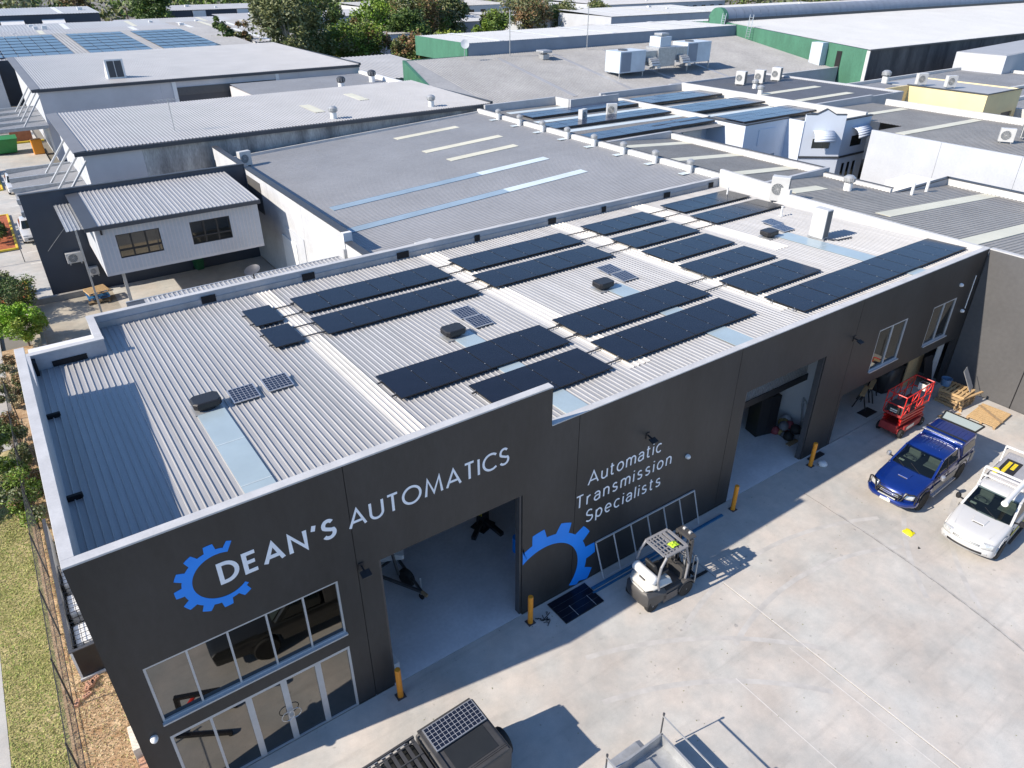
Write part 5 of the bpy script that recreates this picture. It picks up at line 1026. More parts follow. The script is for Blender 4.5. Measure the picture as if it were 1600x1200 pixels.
# navy party wall
t = thing('navy_wall','tall dark navy party wall beyond the rear yard','wall',(7,36.5,0)); MB().box(1.5,14.2,36.4,36.6,-0.1,6.2).build('wall', m_navy, t); MB().box(1.46,14.2,36.36,36.64,6.2,6.26).build('coping', m_fascia, t)
aircon((3.2,36.16,1.9),0.85,0.62,0.32,0,'white air conditioner mounted on the navy wall')
aircon((4.0,36.10,0.95),0.5,0.5,0.3,0,'small dark-fan air conditioner low on the navy wall beside the stacked pallets',1)
b = MB().bar((2.0,36.2,2.9),(4.3,36.2,5.2),0.02); tag(b.build('wire_stay', m_galv), 'thin wire stay slanting across the navy wall', 'wire')
# wheelie bins, stacked pallets, gate in rear yard
def wheelie(loc, rz, body, lid, label):
    t = thing('wheelie_bin', label, 'bin', loc, rz); MB().loft([[(-0.22,-0.25,0.08),(0.22,-0.25,0.08),(0.22,0.25,0.08),(-0.22,0.25,0.08)],[(-0.29,-0.34,0.95),(0.29,-0.34,0.95),(0.29,0.34,0.95),(-0.29,0.34,0.95)]]).build('body', body, t, world=False, bevel=0.02)
    MB().box(-0.31,0.31,-0.37,0.37,0.955,1.02).build('lid', lid, t, world=False, bevel=0.025)
    for s in (-1,1): MB().cyl((s*0.2,0.3,0.1),(s*0.26,0.3,0.1),0.1,n=14).build('wheel', m_tyre, t, world=False)
    MB().bar((-0.2,0.40,0.92),(0.2,0.40,0.92),0.03).build('handle', body, t, world=False)
m_bingr = mat('bin_green',(0.012,0.09,0.035),0.5,0,0.08,4)
wheelie((10.0,36.0,0),R(10),m_bingr,m_bingr,'dark green wheelie bin against the navy wall under the office'); wheelie((3.9,26.0,0),R(-15),m_bingr,mat('lid_red',(0.55,0.03,0.02),0.5,0,0.05),'green wheelie bin with a red lid by the slatted gate')
for k, lab in enumerate(('lowest dark pallet of the small stack by the navy wall','middle blue pallet of the small stack by the navy wall','top timber pallet of the small stack by the navy wall')):
    pallet((3.7,34.3,k*0.30),R(8*k-6),lab,'pallet stack by the navy wall',(m_timbd,mat('pallet_blue',(0.03,0.16,0.36),0.7,0,0.1,4),m_timber)[k])
g = thing('gate','galvanised slatted gate beside the red-lidded bin','gate',(5.0,25.4,0))
for k in range(9): MB().box(4.25+k*0.17,4.33+k*0.17,25.36,25.40,0.15,1.9).build('slat', m_galv, g)
for z in (0.3,1.7): MB().bar((4.2,25.42,z),(5.8,25.42,z),0.05).build('rail', m_galv, g)
t = thing('kerb_wall','low dark kerb wall between the rear yard and the car park','kerb',(3,36,0)); MB().box(0.2,4.2,35.6,35.85,0,0.35).build('kerb', m_rbrown, t)
t = thing('yard_edge_wall','low brown retaining edge curving beside the bright green bush','wall',(0.3,31,0)); 
for (a,c) in (((0.35,26.0),(0.35,31.0)),((0.35,31.0),(0.05,34.0)),((0.05,34.0),(-0.6,36.0))): MB().bar((*a,0.15),(*c,0.15),0.18,0.4).build('segment', m_rbrown, t)

# pale-roofed sheds further back (B3, B4) with struts and awnings on the left
def longshed(label, x0, x1, y0, y1, zf0, zf1, wall_l, split, awn, sky_):
    t = bld('shed',label,x0,x1,y0,y1); z = liny(y0,y1,zf0,zf1)
    MB().corr(x0+0.55,x1,y0,y1,z,'y',0.24,0.035,0.3).build('roof', m_rlight, t)
    MB().slab((x0-0.25,y0-0.1,zf0+0.0),(x0+0.55,y0-0.1,zf0+0.06),(x0+0.55,y1,zf1+0.06),(x0-0.25,y1,zf1),0.06).build('barge', m_rdark, t)
    MB().box(x0-0.2,x1,y0-0.22,y0-0.02,zf0-0.28,zf0-0.02).build('gutter', m_fascia, t); MB().box(x1,x1+0.25,y0,y1,zf0-0.1,zf0+0.16).build('barge', m_fascia, t)
    MB().box(x0+0.3,split,y0,y0+0.2,-0.1,zf0-0.05).build('wall', wall_l, t)
    n = max(1,int((x1-split)/7)); w = (x1-split)/n
    for k in range(n): MB().box(split+k*w+0.01,split+(k+1)*w-0.01,y0+0.004*(k%2),y0+0.2,-0.1,zf0-0.05).build('concrete_panel', m_stain if sky_ else wall_l, t)
    MB().box(x0+0.3,x0+0.5,y0+0.2,y1,-0.1,zf0-0.1).build('side_wall', m_wwhite, t); MB().box(x0+0.5,x1,y1-0.2,y1,-0.1,zf1-0.1).build('rear_wall', wall_l, t); MB().box(x1-0.2,x1,y0+0.2,y1-0.2,-0.1,zf0-0.1).build('side_wall', m_wlav, t)
    if awn:
        zz = 3.4; MB().corr(x0-4.2,x0+0.3,y0-2.0,y0+11.5,lin(x0-4.2,x0+0.3,zz,zz+0.25),'x',0.25,0.03,0.3).build('awning', m_rgrey, t)
        for k in range(5): MB().box(x0-4.25,x0+0.2,y0-2.0+k*3.35,y0-1.8+k*3.35,zz+0.05,zz+0.36).build('awning_beam', m_galv, t)
        for k in range(4): MB().bar((x0-1.8,y0-1.5+k*3.35,zz+0.3),(x0+0.35,y0-0.7+k*3.35,zf0-0.5),0.12).build('strut', m_galv, t)
    return t, z
t, zB3 = longshed('long pale ribbed-roof shed with stained concrete panel wall behind the grey shed',5.6,38.9,44.5,59.6,6.62,6.9,m_wlav,9.6,True,True)
for (a,y) in ((24.0,50.0),(29.5,53.2)): roofquad(t,a,a+0.9,y-1.5,y+2.2,zB3,m_strip,0.05)
t, zB4 = longshed('pale ribbed-roof shed with plain pale wall and dark loading bay, second shed back',5.9,40.5,76,107,6.8,7.0,m_wlav,17.5,True,False)
MB().box(19.0,30.0,75.96,75.999,0.0,5.9).build('loading_bay', m_fascia, t); MB().box(18.7,19.1,75.9,75.99,0,6.5).build('downpipe', m_white, t); MB().box(30.0,30.4,75.9,75.99,0,6.5).build('downpipe', m_white, t)
MB().box(19.1,30.0,75.90,75.955,5.1,5.9).build('bay_header', m_wallgr, t)
t = thing('roof_hatch','raised dark-faced roof hatch on the second pale shed','roof hatch',(14.0,81,0)); z = zB4(0,80); MB().prism([(79.4,z),(81.2,z),(81.2,z+0.2),(79.4,z+1.9)],'x',13.2,15.0).build('housing', m_white, t); MB().slab((13.4,79.38,z+0.15),(14.05,79.38,z+0.15),(14.05,79.38,z+1.75),(13.4,79.38,z+1.75),0.03).build('louvre', m_fascia, t); MB().slab((14.12,79.38,z+0.15),(14.8,79.38,z+0.15),(14.8,79.38,z+1.75),(14.12,79.38,z+1.75),0.03).build('louvre', m_fascia, t)
# grey mid roof between B3 and B4
t = bld('low_shed','mid-grey flat shed between the two pale sheds',24,40,60,75); MB().corr(24.5,40,60.5,75,liny(60,75,5.6,5.9),'x',0.3,0.03).build('roof', m_rgrey, t); shellwall(t,24.5,40.2,60.4,75.2,5.7,m_wlav); MB().box(40.0,40.4,60.4,75.2,5.4,6.2).build('coping', m_white, t)
def turbine(x, y, z, label, r=0.45, grp='round roof ventilators', mm=None):
    r *= 0.8; t = thing('roof_ventilator', label, 'roof vent', (x,y,z), group=grp); MB().cyl((x,y,z),(x,y,z+r*1.5),r*0.72,n=14).build('throat', m_white, t, smooth=40)
    MB().lathe((x,y,z+r*1.4),(0,0,1),[(r*0.75,0),(r,r*0.35),(r,r*0.9),(r*0.6,r*1.25),(r*0.1,r*1.35)],16).build('turbine_head', mm or m_galv, t, smooth=25)
    b = MB()
    for k in range(10): a = 2*math.pi*k/10; b.bar((x+math.cos(a)*r*0.95,y+math.sin(a)*r*0.95,z+r*1.6),(x+math.cos(a)*r*1.0,y+math.sin(a)*r*1.0,z+r*2.3),0.04)
    structure(b.build('vanes', m_galv, t),'stuff')
turbine(24.4,45.6,zB3(0,45.6),'round ventilator in the middle of the stained-wall shed roof edge'); turbine(33.6,45.9,zB3(0,46),'round ventilator at the right of the stained-wall shed roof edge'); turbine(33.8,66,5.7,'dark-topped ventilator, left one on the low grey shed',0.6,mm=m_fascia); turbine(38.6,68.5,5.75,'dark-topped ventilator, right one on the low grey shed',0.6,mm=m_fascia)
an = thing('tv_antenna','thin television antenna on the stained-wall shed roof','antenna',(12.6,47.6,6.7)); MB().cyl((12.6,47.6,6.6),(12.6,47.6,9.0),0.03,n=6).build('mast', m_galv, an); MB().bar((11.6,47.6,8.9),(13.4,47.6,8.9),0.03).build('boom', m_galv, an)
for k in range(7): MB().bar((11.7+k*0.26,47.2,8.9),(11.7+k*0.26,48.0,8.9),0.015).build('element', m_galv, an)

# ---------------------------------------------------------------- right-hand neighbours
zA = lambda x, y: 6.30-0.078*(x-36)
def strips_A(t, lst, m=None):
    for (a,b_,y) in lst: roofquad(t,a,b_,y,y+0.85,zA,m or m_strip,0.05)
t = thing('unit_block','grey tilt-panel unit beside the yard with weathered ribbed roof and cream roof lights','building',(44,-2,0))
for (y0,y1) in ((-14.0,-3.05),(-3.0,-0.016)): MB().box(35.8,36.0,y0,y1,-0.1,6.70).build('concrete_panel', m_wallgr, t)
MB().box(35.82,35.98,-3.06,-2.99,0,6.6).build('joint', m_black, t); MB().box(35.78,36.03,-14,-0.016,6.70,6.75).build('coping', m_capg, t)
MB().corr(36.3,51,-14,9.4,zA,'x',0.24,0.035,0.3).build('roof', m_rbrown, t); strips_A(t,[(38.4,50.6,6.0),(37.4,50.6,1.2),(37.4,50.6,-3.5)])
MB().box(50.9,51.2,-14,9.5,-0.1,5.55).build('wall', m_parwh, t); MB().box(50.9,51.24,-14,9.5,5.55,5.62).build('coping', m_fascia, t); MB().box(44.8,51,9.3,9.5,-0.1,5.55).build('wall', m_render, t); MB().box(44.8,51.2,9.28,9.52,5.55,5.62).build('coping', m_fascia, t); MB().box(36,51,-14.2,-14,-0.1,6.5).build('wall', m_wallgr, t)
turbine(48.6,3.2,zA(48.6,3),'round ventilator on the weathered unit roof near the right frame edge',0.5); 
for (x,y,lab) in ((45.3,8.6,'slim white vent pipe beside the dark-capped roof corner'),(47.2,8.7,'short white vent pipe further along the dark-capped roof edge')): tag(MB().cyl((x,y,zA(x,y)),(x,y,zA(x,y)+0.7),0.09,n=8).build('vent_pipe', m_white, smooth=40), lab, 'vent pipe')
t = thing('unit_block','narrow weathered-roof unit with white parapet between the warehouse and the white wall','building',(41,12,0))
MB().corr(36.3,44.6,9.4,14.2,zA,'x',0.24,0.035,0.3).build('roof', m_rbrown, t); strips_A(t,[(38.0,41.2,11.5)]); MB().box(44.5,44.75,9.5,14.2,-0.1,5.85).build('wall', m_parwh, t); MB().box(44.7,44.82,9.5,14.2,5.83,5.9).build('coping', m_fascia, t)
turbine(42.2,10.9,zA(42.2,10),'round ventilator on the narrow weathered unit roof',0.42)
t = thing('unit_block','weathered-roof unit with cream strips right of the grey shed','building',(41,21,0))
MB().corr(37.5,45.0,14.4,28.0,zA,'x',0.24,0.035,0.3).build('roof', m_rbrown, t); strips_A(t,[(38,44.8,25.6),(38,44.8,20.8),(38.6,44.8,16.2)]); MB().box(44.9,45.2,14.2,28.2,-0.1,6.0).build('wall', m_parwh, t); MB().box(45.15,45.28,14.2,28.2,5.98,6.06).build('coping', m_fascia, t); MB().box(38.2,45.2,14.15,14.38,4,6.1).build('wall', m_render, t); MB().box(37.5,45.0,28.0,28.25,-0.1,6.15).build('wall', m_render, t)
# solar-roofed units
zU = lambda x, y: 5.95-0.01*(x-38)
t = thing('unit_block','unit roof with blue solar rows, left of the pair behind the white facade','building',(45,36,0))
MB().corr(37.5,52,28.3,44.2,zU,'x',0.26,0.035).build('roof', m_rbrown, t); MB().box(45.2,51.8,30.2,30.4,-0.1,6.1).build('front_wall', m_palebl, t); MB().box(45.2,51.8,30.16,30.44,6.1,6.18).build('coping', m_fascia, t); MB().box(51.8,52.1,30.4,44.2,5,6.25).build('party_wall', m_parwh, t)
MB().box(38,46,44.0,44.25,-0.1,6.6).build('rear_wall', m_render, t); MB().box(46,52,41.8,42.0,4,6.6).build('rear_wall', m_render, t); MB().box(45.9,46.1,42,44.2,5,6.6).build('rear_return', m_parwh, t)
for (a,b_,y) in ((39.5,46,42.4),(39,51.6,37.6),(38.5,51.6,33.3)): roofquad(t,a,b_,y-0.3,y+0.5,zU,m_stripp,0.05)
MB().box(48.6,50.9,30.1,30.16,4.3,5.3).build('sign_board', m_white, t)
t2 = thing('facade_block','pale blue rendered facade with stepped wings, pedimented bay and curved window awnings','building',(58,30,0))
MB().corr(52,63,26.4,44.2,zU,'x',0.26,0.035).build('roof', m_rbrown, t2)
MB().box(51.6,51.8,26.2,30.2,-0.1,6.1).build('wing_wall', m_palebl, t2); b = MB(); wall_boxes(b,51.8,57.3,-0.1,6.1,[(52.6,56.0,-1,3.4)],26.2,26.4); b.build('wing_wall', m_palebl, t2); MB().box(51.56,57.3,26.16,26.44,6.1,6.2).build('coping', m_fascia, t2); MB().box(51.56,51.84,26.44,30.2,6.1,6.2).build('coping', m_fascia, t2)
MB().box(52.6,56.0,26.36,26.42,0,3.4).build('shutter', m_bluegr, t2); MB().box(53.4,55.6,26.15,26.2,4.3,5.6).build('sign_board', m_palebl, t2)
MB().box(57.1,57.3,24.6,26.2,-0.1,6.1).build('wing_wall', m_palebl, t2); 
ang = R(-38)
def bayp(u, z, o=0.0): return (57.2+u*math.cos(ang)*1.0+o*math.sin(ang)*-1*-1, 24.6+u*math.sin(ang)+o*math.cos(ang)*-1, z)
def baywall(b, u0, u1, z0, z1, o0=0.0, o1=-0.2):
    P = [bayp(u0,z0,o0),bayp(u1,z0,o0),bayp(u1,z0,o1),bayp(u0,z0,o1)]; b.add(P+[(p[0],p[1],z1) for p in P],[(0,3,2,1),(4,5,6,7),(0,1,5,4),(1,2,6,5),(2,3,7,6),(3,0,4,7)])
b = MB()
for (u0,u1,z0,z1) in ((0,0.9,0,6.25),(0.9,2.4,0,3.9),(0.9,2.4,4.7,6.25),(2.4,3.3,0,6.25)): baywall(b,u0,u1,z0,z1)
_pp = [(0,6.25),(3.3,6.25),(3.3,6.62),(2.45,6.62),(1.65,7.05),(0.85,6.62),(0,6.62)]; P = [bayp(u,z) for u,z in _pp]; Q = [bayp(u,z,-0.2) for u,z in _pp]
b.add(P+Q,[(0,1,2,3,4,5,6),(13,12,11,10,9,8,7)]+[(i,7+i,7+(i+1)%7,(i+1)%7) for i in range(7)]); b.build('bay_wall', m_palebl, t2)
for (i,j) in ((2,3),(3,4),(4,5),(5,6)): MB().bar(tuple(Vector(P[i]).lerp(Vector(Q[i]),0.5)+Vector((0,0,0.04))),tuple(Vector(P[j]).lerp(Vector(Q[j]),0.5)+Vector((0,0,0.04))),0.26,0.07).build('coping', m_fascia, t2)
MB().bar(bayp(-0.05,3.2,0.03),bayp(3.35,3.2,0.03),0.1,0.16).build('string_course', m_fascia, t2)
b = MB(); baywall(b,0.92,2.38,3.92,4.68,-0.08,-0.1); b.build('window', m_glassd, t2)
def canopy_awning(b, f, u0, u1, z, r=0.75):
    prev = None
    for k in range(7):
        a = R(90*k/6); o = 0.02+r*math.sin(a); zz = z-r+r*math.cos(a)+0.0; cur = (f(u0,zz,o),f(u1,zz,o))
        if prev: b.add([prev[0],prev[1],cur[1],cur[0]],[(0,1,2,3)])
        prev = cur
b = MB(); canopy_awning(b,bayp,0.8,2.5,5.35); o = b.build('window_awning', m_palebl, t2, smooth=150); sd = o.modifiers.new('t','SOLIDIFY'); sd.thickness = 0.04
x0,y0,_ = bayp(3.3,0)
b = MB(); wall_boxes(b,x0,63.6,-0.1,6.2,[(61.2,62.9,3.9,4.8),(60.6,61.1,1.2,2.6),(61.4,61.9,1.2,2.6),(62.2,62.7,1.2,2.6)],y0,y0+0.2); b.build('wing_wall', m_palebl, t2); MB().box(x0,63.7,y0-0.04,y0+0.24,6.2,6.3).build('coping', m_fascia, t2); MB().box(x0,63.6,y0-0.05,y0,3.12,3.28).build('string_course', m_fascia, t2)
for (a,c,z0,z1) in ((61.2,62.9,3.9,4.8),(60.6,61.1,1.2,2.6),(61.4,61.9,1.2,2.6),(62.2,62.7,1.2,2.6)): MB().box(a,c,y0+0.06,y0+0.1,z0,z1).build('window', m_glassd, t2)
b = MB(); canopy_awning(b,lambda u,z,o: (u,y0-o,z),61.0,63.1,5.5); o = b.build('window_awning', m_palebl, t2, smooth=150); sd = o.modifiers.new('t','SOLIDIFY'); sd.thickness = 0.04
MB().box(51.6,63.2,44.0,44.3,-0.1,6.4).build('rear_wall', m_render, t2); MB().box(62.9,63.2,y0+0.2,44,-0.1,6.5).build('party_wall', m_parwh, t2)
for (a,b_,y) in ((52.5,62.5,41.6),(52.4,62,37.0),(52.6,62.4,31.8)): roofquad(t2,a,b_,y-0.3,y+0.5,zU,m_stripp,0.05)
m_pvb = mat('pv_blue', (0.035,0.048,0.085), 0.2, 0, 0.15, 2.0, spec=0.4)
farpv = MB().box(0,1.60,0,0.98,0,0.05); farpv.build('tmp2', m_pvb); farpv_me = bpy.data.objects['tmp2'].data; bpy.data.objects.remove(bpy.data.objects['tmp2'])
def farrow(x, y, n, rows, z, label, grp='blue solar rows on far roofs', rx=0.0):
    a = thing('solar_array', label, 'solar panels', (x,y,z), group=grp); a.rotation_euler = (rx,0,0)
    for r_ in range(rows):
        for k in range(n):
            o = bpy.data.objects.new('solar_panel', farpv_me); col.objects.link(o); o.parent = a; o.location = (k*1.64, r_*1.02, 0.12+random.uniform(-.01,.01))
    MB().box(-0.05,n*1.64,-0.03,0.02,0.0,0.12).build('front_rail', m_trim, a, world=False)
farrow(39.5,38.9,8,2,6.0,'blue solar row at the back of the left unit roof'); farrow(38.2,34.2,8,2,6.0,'blue solar row in the middle of the left unit roof'); farrow(38.2,29.2,8,2,6.0,'blue solar row at the front of the left unit roof')
farrow(52.8,38.2,6,3,6.0,'blue solar row at the back of the right unit roof'); farrow(52.6,32.8,6,3,6.0,'blue solar row in the middle of the right unit roof'); farrow(52.6,27.2,6,3,6.0,'blue solar row at the front of the right unit roof')
aircon((42.6,36.0,5.95),0.85,0.9,0.4,R(20),'dark-sided air conditioner, left one between solar rows'); aircon((46.2,36.4,5.95),0.9,0.95,0.4,R(-30),'pale air conditioner, right one between solar rows')
# white wall row (B) and roof behind
zBf = lambda x, y: 5.85-0.02*(x-59)
t = thing('unit_block','long white tilt-panel wall with grey ribbed roof behind it','building',(66,8,0))
for k in range(6): MB().box(59.0,59.2,-14+k*5.62+0.01,-14+(k+1)*5.62-0.01,-0.1,6.0).build('concrete_panel', m_wwhite, t)
MB().corr(63.6,73.2,19.7,28.5,zBf,'x',0.26,0.035).build('roof', m_rbrown, t); MB().corr(59.2,73.2,-14,19.7,zBf,'x',0.26,0.035).build('roof', m_rbrown, t); MB().box(73.2,73.5,-14,27,-0.1,6.1).build('parapet', m_parwh, t); MB().box(63.2,73.2,28.4,28.7,5,6.3).build('party_wall', m_render, t); MB().box(59.2,73.2,6.8,7.0,5,6.35).build('party_wall', m_render, t)
for (a,b_,y) in ((64.5,72.5,24.2),(60,72.5,17.5)): roofquad(t,a,b_,y,y+0.8,zBf,m_strip,0.05)
aircon((63.8,11.8,5.8),1.0,0.95,0.45,R(-60),'white air conditioner with round grille on the roof behind the white wall'); aircon((66.6,11.4,5.8),1.1,1.1,0.45,R(120),'white air conditioner with dark coil on the roof behind the white wall')
tag(MB().box(52.6,55.6,11.6,14.2,-0.1,4.2).build('plant_box', m_white, bevel=0.05), 'white box structure standing below the white wall', 'plant box')
t = thing('unit_block','weathered flat roof with cream strips left of the yellow building','building',(69,36,0))
MB().corr(63.3,79.2,28.8,46,lambda x,y: 5.9,'x',0.26,0.035).build('roof', m_rdark, t); shellwall(t,63.2,79.3,28.7,46.2,6.1,m_render)
for (a,b_,y) in ((64,75,31.5),(66,76,36.0)): roofquad(t,a,b_,y,y+0.9,lambda x,y: 5.9,m_strip,0.05)
for (x,y,lab) in ((70,42,'boxy air conditioner, left of three on the weathered flat roof'),(72.5,41.5,'boxy air conditioner, middle of three on the weathered flat roof'),(75.8,41.8,'boxy air conditioner, right of three on the weathered flat roof')): aircon((x,y,5.95),1.0,1.3,0.8,R(-70),lab)
for (x,y,lab) in ((66.5,36.6,'white turbine vent, left of two on the weathered flat roof'),(69.4,39.6,'white turbine vent, right of two on the weathered flat roof')): turbine(x,y,5.9,lab,0.42)
turbine(77.5,43.0,5.9,'large white turbine vent near the three boxy units',0.6)
t = thing('yellow_building','cream yellow rendered block with grey flat roof','building',(88,28,0))
MB().box(84.4,84.6,22.8,31.2,-0.1,6.0).build('wall', m_yellow, t); b = MB(); wall_boxes(b,84.6,91.8,-0.1,6.0,[(86.0,87.2,2.6,3.6),(88.6,91.0,0,3.9)],22.8,23.0); b.build('wall', m_yellow, t); MB().box(88.6,91,22.95,23.05,0,3.9).build('doorway', m_fascia, t); MB().box(86.0,87.2,22.95,23.0,2.6,3.6).build('window', m_glassd, t)
MB().box(79.5,84.4,31.0,31.2,-0.1,6.0).build('wall', m_yellow, t); MB().box(84.3,91.9,22.7,22.82,6.0,6.1).build('coping', m_fascia, t); MB().box(84.3,84.42,22.82,31.2,6.0,6.1).build('coping', m_fascia, t); MB().slab((84.6,23,5.9),(91.8,23,5.9),(91.8,34,5.9),(84.6,34,5.9),0.1).build('roof', m_rlight, t); MB().box(91.6,91.8,23,34,-0.1,6.0).build('wall', m_yellow, t)
t = thing('yellow_wing','short cream yellow wing at the right frame edge','building',(93,17,0)); MB().box(88.2,95,12,19,-0.1,4.6).build('wall', m_yellow, t); MB().box(88.1,95.1,11.9,19.1,4.6,4.75).build('roof', m_rbrown, t)
aircon((85.5,30.4,6.0),1.1,1.1,0.5,R(-30),'white air conditioner, left one on the yellow building'); aircon((86.2,27.6,6.0),1.1,1.1,0.5,R(-30),'white air conditioner, right one on the yellow building'); turbine(83.8,33.5,6.0,'white turbine vent beside the yellow building',0.6)
t = thing('unit_block','pale flat roof block with low parapets behind the yellow building','building',(108,32,0)); MB().corr(92,125,20,44,lambda x,y: 3.6,'x',0.3,0.04).build('roof', m_rbeige, t); shellwall(t,92,125,20,44,4.0,m_parwh,0.3); 
for (x0,x1,y) in ((93,124,30),(93,124,26)): MB().box(x0,x1,y,y+0.4,3.62,4.0).build('party_wall', m_parwh, t)
t = thing('white_block','white block with sloping top against the dark stained wall','building',(128,40,0)); MB().prism([(122,-0.1),(144,-0.1),(144,6.6),(122,6.0)],'y',38,45).build('wall', m_wwhite, t); MB().slab((122.2,38.2,6.05),(143.8,38.2,6.65),(143.8,44.8,6.65),(122.2,44.8,6.05),0.03).build('roof', m_rlight, t)
# big beige roof with plant, clerestory and green walls (R1, R2)
t = thing('factory','large beige-roofed factory with green end wall and blue-grey clerestory','building',(75,62,0))
def zF(x, y): return 7.0-0.165*(74-y)
b = MB(); n = 60
pts = []
for k in range(n+1):
    y = 54.4+k*(74.0-54.4)/n; xl = 45.9-(74.7-y)*0.22; pts.append((xl,y))
vs_ = []
for (xl,y) in pts: vs_ += [(xl,y,zF(0,y)),(107,y,zF(0,y))]
b.add(vs_,[(2*k,2*k+1,2*k+3,2*k+2) for k in range(n)]); b.build('roof', m_rbeige, t)
b = MB(); 
for k in range(160):
    x = 47.0+k*0.375; b.box(x,x+0.07,54.5,73.9,0,0.04)
b.v = [(p[0],p[1],p[2]+zF(0,p[1])) for p in b.v]; structure(b.build('roof_ribs', m_rbeige, t),'stuff')
MB().add([(41.1,54.4,-0.1),(45.4,74,-0.1),(41.1,54.4,3.85),(45.4,74,7.1),(41.5,54.4,-0.1),(45.8,74,-0.1),(41.5,54.4,3.85),(45.8,74,7.1)],[(0,2,3,1),(4,5,7,6),(0,4,6,2),(1,3,7,5),(2,6,7,3)]).build('end_wall', m_green, t)
MB().box(41.2,106.9,54.1,54.4,-0.1,4.0).build('front_wall', m_render, t); MB().box(41.2,106.9,54.05,54.45,4.0,4.1).build('coping', m_capg, t)
MB().box(55,107,74.0,74.2,6,8.5).build('clerestory_wall', m_bluegr, t); MB().box(54.8,55,74.0,88,6,8.5).build('clerestory_end_wall', m_green, t); MB().box(45.6,55,74.0,74.2,-0.1,7.05).build('end_wall', m_green, t)
MB().corr(54.9,107,74,88,liny(74,88,8.5,8.45),'y',0.4,0.04).build('clerestory_roof', m_rwhite, t)
for k in range(5): roofquad(t,60+k*10,60.9+k*10,74.3,87.8,lambda x,y: 8.5,m_white,0.06)
MB().box(106.7,106.98,74.2,88,-0.1,8.5).build('end_wall', m_bluegr, t)
for k in range(4): roofquad(t,58+k*9,58.6+k*9,56,72,zF,m_rlight,0.045,'flashing_strip')
for (x,y,lab) in ((60.5,72.5,'tall thin mast beside the left of the clerestory'),(74.0,72.8,'tall thin mast halfway along the clerestory')): tag(MB().cyl((x,y,zF(0,y)),(x,y,zF(0,y)+5.5),0.06,n=6).build('mast', m_galv), lab, 'mast')
t = thing('roof_vent','square mushroom vent standing alone on the beige factory roof','roof vent',(64.5,70.3,0)); z = zF(0,70.3); MB().box(64,65,69.8,70.8,z,z+0.6).build('base', m_galv, t); MB().box(63.7,65.3,69.5,71.1,z+0.75,z+1.1).build('hood', m_galv, t, bevel=0.1); MB().box(64.2,64.8,70,70.6,z+0.6,z+0.75).build('neck', m_steel, t)
t = thing('satellite_dish','small white dish on a tripod on the left of the beige roof','dish',(53.5,72.5,6.9)); MB().bar((53.5,72.5,6.9),(53.5,72.5,8.6),0.06).build('mast', m_galv, t); MB().lathe((53.5,72.4,8.6),(-0.3,-1,0.3),[(0.1,0),(0.5,0.1),(0.55,0.14),(0.1,0.06)],16).build('dish', m_white, t, smooth=40)
# rooftop plant
t = thing('rooftop_plant','pale blue-grey rooftop air handling plant on steel legs with curved ducts','rooftop plant',(77,61.5,0)); zf_ = zF(0,61.5)-0.2
m_plant = mat('plant_panel',(0.50,0.56,0.62),0.45,0.1,0.07,1.0); 
def unit(x0,x1,y0,y1,z0,z1):
    o = sub('air_handler', t); MB().box(x0,x1,y0,y1,z0,z1).build('casing', m_plant, o, bevel=0.04); MB().box(x0+(x1-x0)*0.05,x0+(x1-x0)*0.42,y0-0.03,y0-0.005,z0+0.15,z1-0.15).build('coil', m_bluegr, o); MB().cyl(((x0+x1)/2-0.6,(y0+y1)/2,z1),((x0+x1)/2-0.6,(y0+y1)/2,z1+0.12),0.6,n=16).build('fan_shroud', m_steel, o, smooth=40)
unit(68.6,73.0,59.9,62.7,zf_+0.6,zf_+3.1); unit(80.8,85.4,60.1,62.9,zf_+1.0,zf_+3.5)
MB().box(73.0,75.2,60.1,62.1,zf_+1.3,zf_+2.9).build('duct', m_galv, t, bevel=0.03); MB().box(75.2,78.4,59.9,62.3,zf_+0.9,zf_+3.2).build('plenum', m_galv, t, bevel=0.04); MB().box(76.0,78.0,60.5,62.5,zf_+3.2,zf_+4.4).build('stack', m_plant, t, bevel=0.04); MB().box(76.3,77.7,60.7,62.1,zf_+4.5,zf_+4.8).build('stack_cap', m_galv, t, bevel=0.08); MB().box(78.4,80.8,60.1,62.1,zf_+1.5,zf_+3.1).build('duct', m_galv, t, bevel=0.03)
for x in (74.0,79.6):
    pts = [(x,60.0-0.9*math.sin(R(a)),zf_+0.9+1.0*math.cos(R(a))) for a in range(0,91,15)]
    for a,c in zip(pts[:-1],pts[1:]): MB().bar(a,c,1.4,0.6).build('duct_elbow', m_galv, t)
for x in (68.8,72.8,81.0,85.2):
    for y in (60.1,62.5): MB().bar((x,y,zf_-0.2),(x,y,zf_+1.1),0.12).build('leg', m_galv, t)
# right green works with barrel ridge (R3)
t = thing('works_shed','large green-walled works with white roof and long barrel ridge vent','building',(160,65,0))
zG = liny(50,78,6.7,9.0)
MB().corr(107.2,235,50,78,zG,'y',0.5,0.05).build('roof', m_rwhite, t); MB().corr(107.2,235,78,106,liny(78,106,9.0,6.7),'y',0.5,0.05).build('roof', m_rwhite, t)
MB().prism([(50,-0.1),(106,-0.1),(106,6.65),(78,8.95),(50,6.65)],'x',107.0,107.2).build('end_wall', m_green, t)
n = 16
for k in range(n): MB().box(107+k*8+0.02,107+(k+1)*8-0.02,49.7+0.02*(k%2),50.0,-0.1,6.6).build('concrete_panel', m_stdark, t)
MB().box(106.85,107.0,49.6,50.1,-0.1,6.6).build('corner_trim', m_parwh, t); MB().box(106.9,235,49.55,49.7,6.55,6.75).build('gutter', m_fascia, t)
b = MB(); m_ = 14
